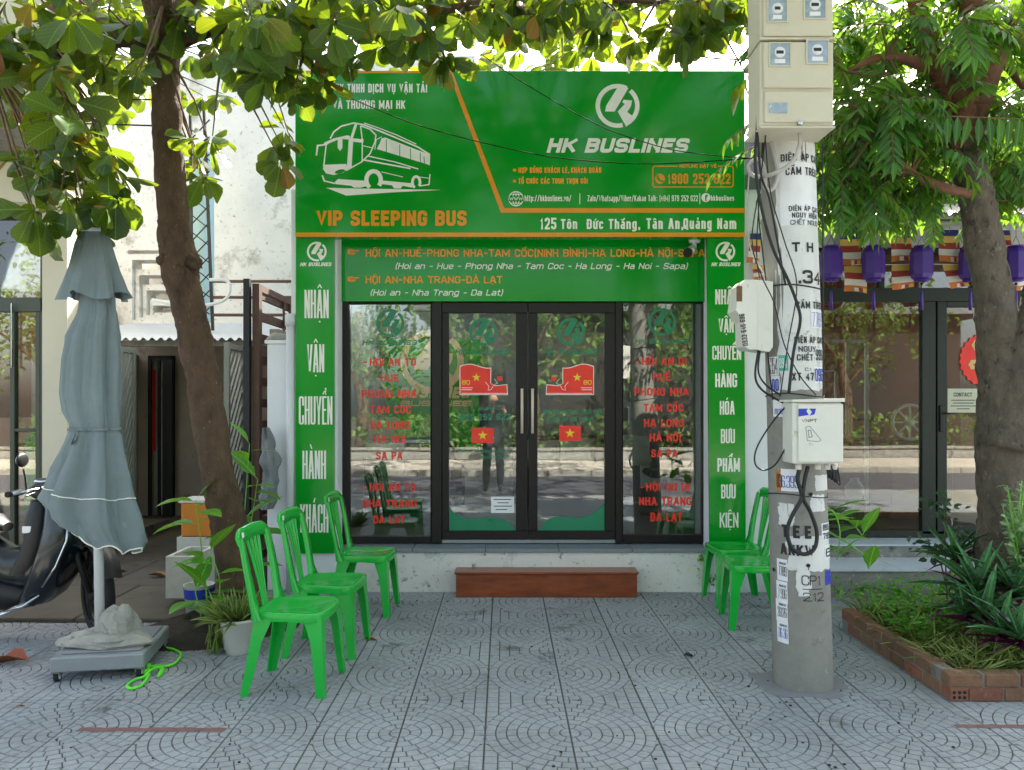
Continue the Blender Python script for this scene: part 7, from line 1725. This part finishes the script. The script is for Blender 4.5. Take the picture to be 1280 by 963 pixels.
gr_ = MB()
for k in range(260):
    y = rnd.uniform(3.25, 6.2); x = rnd.uniform(-.62, .62)*y
    if 2.3 < x and y > 3.9: continue
    if rnd.random() < .45: y = rnd.uniform(5.6, 6.25)
    r_ = rnd.uniform(.002, .006); gr_.box((x-r_, y-r_*.8, .0), (x+r_, y+r_*.8, r_*.9))
struct('grit', gr_, m_soil, 'stuff')
# ================================================================== ACROSS THE STREET (seen mirrored in the glass)
g = MB(); g.box((-30, -8.2, 0), (30, -7.95, .26)); g.box((-30, -8.25, .26), (30, -7.9, .32)); single('low_wall', g, m_mould, 'low stained garden wall across the street', 'wall')
m_opp = M('dim_brown_render', '2e2723', .9, .2, 2, world_co=True, stain=('3c3630', .3, 1.5))
t = thing('opposite_house', (6, -13, 0), 'brown house across the street behind the trees', 'house')
g = MB(); g.box((-2, -17, 0), (16, -13, 4.6)); part('wall', g, m_opp, t); g = MB(); g.box((-3, -17.5, 4.6), (17, -12.4, 4.9)); part('roof', g, m_greyroof, t)
for k in range(4): g = MB(); g.box((0+k*4, -13.02, 1), (1.6+k*4, -12.95, 2.8)); part('window', g, m_dark, t)
for i, (x, y, s_) in enumerate(((-9, -9.5, 1.1), (-4.2, -9.2, 1.0), (.8, -9.6, 1.15), (5.6, -9.2, 1.0), (10.5, -9.8, 1.2), (-14, -10, 1.1))):
    t = thing('street_tree', (x, y, 0), ['street tree across the road, far left', 'street tree across the road facing the parasol', 'street tree across the road facing the glass doors', 'street tree across the road facing the concrete pole', 'street tree across the road, far right', 'street tree across the road, last on the left'][i], 'tree', 'street trees across the road')
    q = MB(); limb(q, [(x, y, -.1), (x+.1, y, 1.4), (x-.1, y+.1, 2.6), (x, y, 4.2)], [.2, .16, .14, .06], 12, .2)
    for k in range(5): a = k*1.3; limb(q, [(x, y, 2.1+.25*k), (x+.9*math.cos(a), y+.9*math.sin(a), 3.0+.2*k), (x+1.6*math.cos(a), y+1.6*math.sin(a), 3.6+.2*k)], [.08, .05, .02], 7, .2)
    part('trunk', q, m_bark, t)
    lv = []
    for k in range(150):
        c0_ = Vector((x, y, 3.6*s_))+Vector((rnd.gauss(0, 1.1), rnd.gauss(0, 1.0), rnd.gauss(0, .85)))*s_
        for j in range(13): d = rv(); lv.append((tuple(c0_+rv()*.28), tuple(d), tuple(rv()+Vector((0, 0, .8))), rnd.uniform(.14, .26)))
    o = joined('crown', lv, SMALL, m_farleaf, t, tuple(BASE[t.name])); o['kind'] = 'stuff'
g = MB(); rows = []; lv = []
for k in range(2600): p = Vector((rnd.uniform(-14, 14), -8.6+rnd.gauss(0, .25), rnd.uniform(.2, 1.3))); lv.append((tuple(p), tuple(rv()), tuple(rv()+Vector((0, 0, 1))), rnd.uniform(.12, .22)))
hd = joined('hedge', lv, SMALL, m_farleaf); tag(hd, 'loose hedge behind the low wall across the street', 'hedge', None, 'stuff')
# the photographer, mirrored in the door glass
def skinned(nm, verts, edges, radii, mat, parent, sub=2):
    me = bpy.data.meshes.new(nm); me.from_pydata(verts, edges, []); o = bpy.data.objects.new(nm, me); COL.objects.link(o)
    m = o.modifiers.new('s', 'SKIN'); me.skin_vertices  # layer made by the modifier
    for i, r_ in enumerate(radii): me.skin_vertices[0].data[i].radius = (r_, r_) if not isinstance(r_, tuple) else r_
    me.skin_vertices[0].data[0].use_root = True
    s2 = o.modifiers.new('u', 'SUBSURF'); s2.levels = sub; s2.render_levels = sub
    dg = bpy.context.evaluated_depsgraph_get(); m2 = bpy.data.meshes.new_from_object(o.evaluated_get(dg)); bpy.data.objects.remove(o)
    o = bpy.data.objects.new(nm, m2); m2.materials.clear(); m2.materials.append(mat); m2.polygons.foreach_set('use_smooth', [True]*len(m2.polygons)); COL.objects.link(o); o.parent = parent; return o
pz = thing('person', (-.18, -.38, 0), 'standing person in dark clothes holding up a phone, mirrored in the glass door', 'person')
V_ = [(0, 0, .95), (0, 0, 1.12), (0, -.01, 1.30), (0, 0, 1.44), (0, .0, 1.52), (0, .02, 1.62), (0, .01, 1.70), (.10, 0, .90), (.11, .02, .50), (.11, -.02, .09), (.12, .10, .03), (-.10, 0, .90), (-.12, .0, .50), (-.14, -.02, .09), (-.15, .10, .03),
      (.17, 0, 1.40), (.23, .05, 1.15), (.21, .24, 1.33), (-.17, 0, 1.40), (-.21, .05, 1.15), (-.02, .24, 1.36)]
E_ = [(0, 1), (1, 2), (2, 3), (3, 4), (4, 5), (5, 6), (0, 7), (7, 8), (8, 9), (9, 10), (0, 11), (11, 12), (12, 13), (13, 14), (3, 15), (15, 16), (16, 17), (3, 18), (18, 19), (19, 20)]
R_ = [(.15, .11), (.14, .10), (.17, .11), (.12, .08), .055, (.08, .095), (.07, .08), .09, .065, .045, .04, .09, .065, .045, .04, .06, .045, .03, .06, .045, .03]
skinned('body', V_, E_, R_, m_shirt, pz)
Vt = [(0, 0, .95), (.10, 0, .88), (.11, .02, .50), (.11, -.02, .12), (-.10, 0, .88), (-.12, 0, .50), (-.14, -.02, .12)]
skinned('trousers', Vt, [(0, 1), (1, 2), (2, 3), (0, 4), (4, 5), (5, 6)], [(.165, .125), .10, .078, .06, .10, .078, .06], m_trouser, pz)
q = MB(); q.ell((-.18, -.36, 1.63), (.078, .095, .115), 16, 12); q.ell((-.18, -.262, 1.62), (.014, .02, .02), 8, 6); part('head', q, m_skin, pz)
q = MB(); q.ell((-.18, -.375, 1.66), (.084, .096, .105), 16, 10, .1); part('hair', q, m_cable, pz)
q = MB(); q.box((-.155, -.125, 1.515), (-.005, -.115, 1.59), .004); part('phone', q, m_plastb, pz)
for hx0, s_ in ((-.18+.2, 1), (-.18-.02, -1)):
    q = MB(); q.ell((hx0-.005*s_, -.13, 1.40), (.03, .035, .045), 10, 8)
    for k in range(4): q.tube([(hx0-.01*s_-.0*k, -.13+.0*k, 1.42), (hx0-.02*s_, -.105, 1.44+k*.022), (hx0-.05*s_, -.108, 1.45+k*.022)], [.009, .008, .007], 6)
    part('hand', q, m_skin, pz)
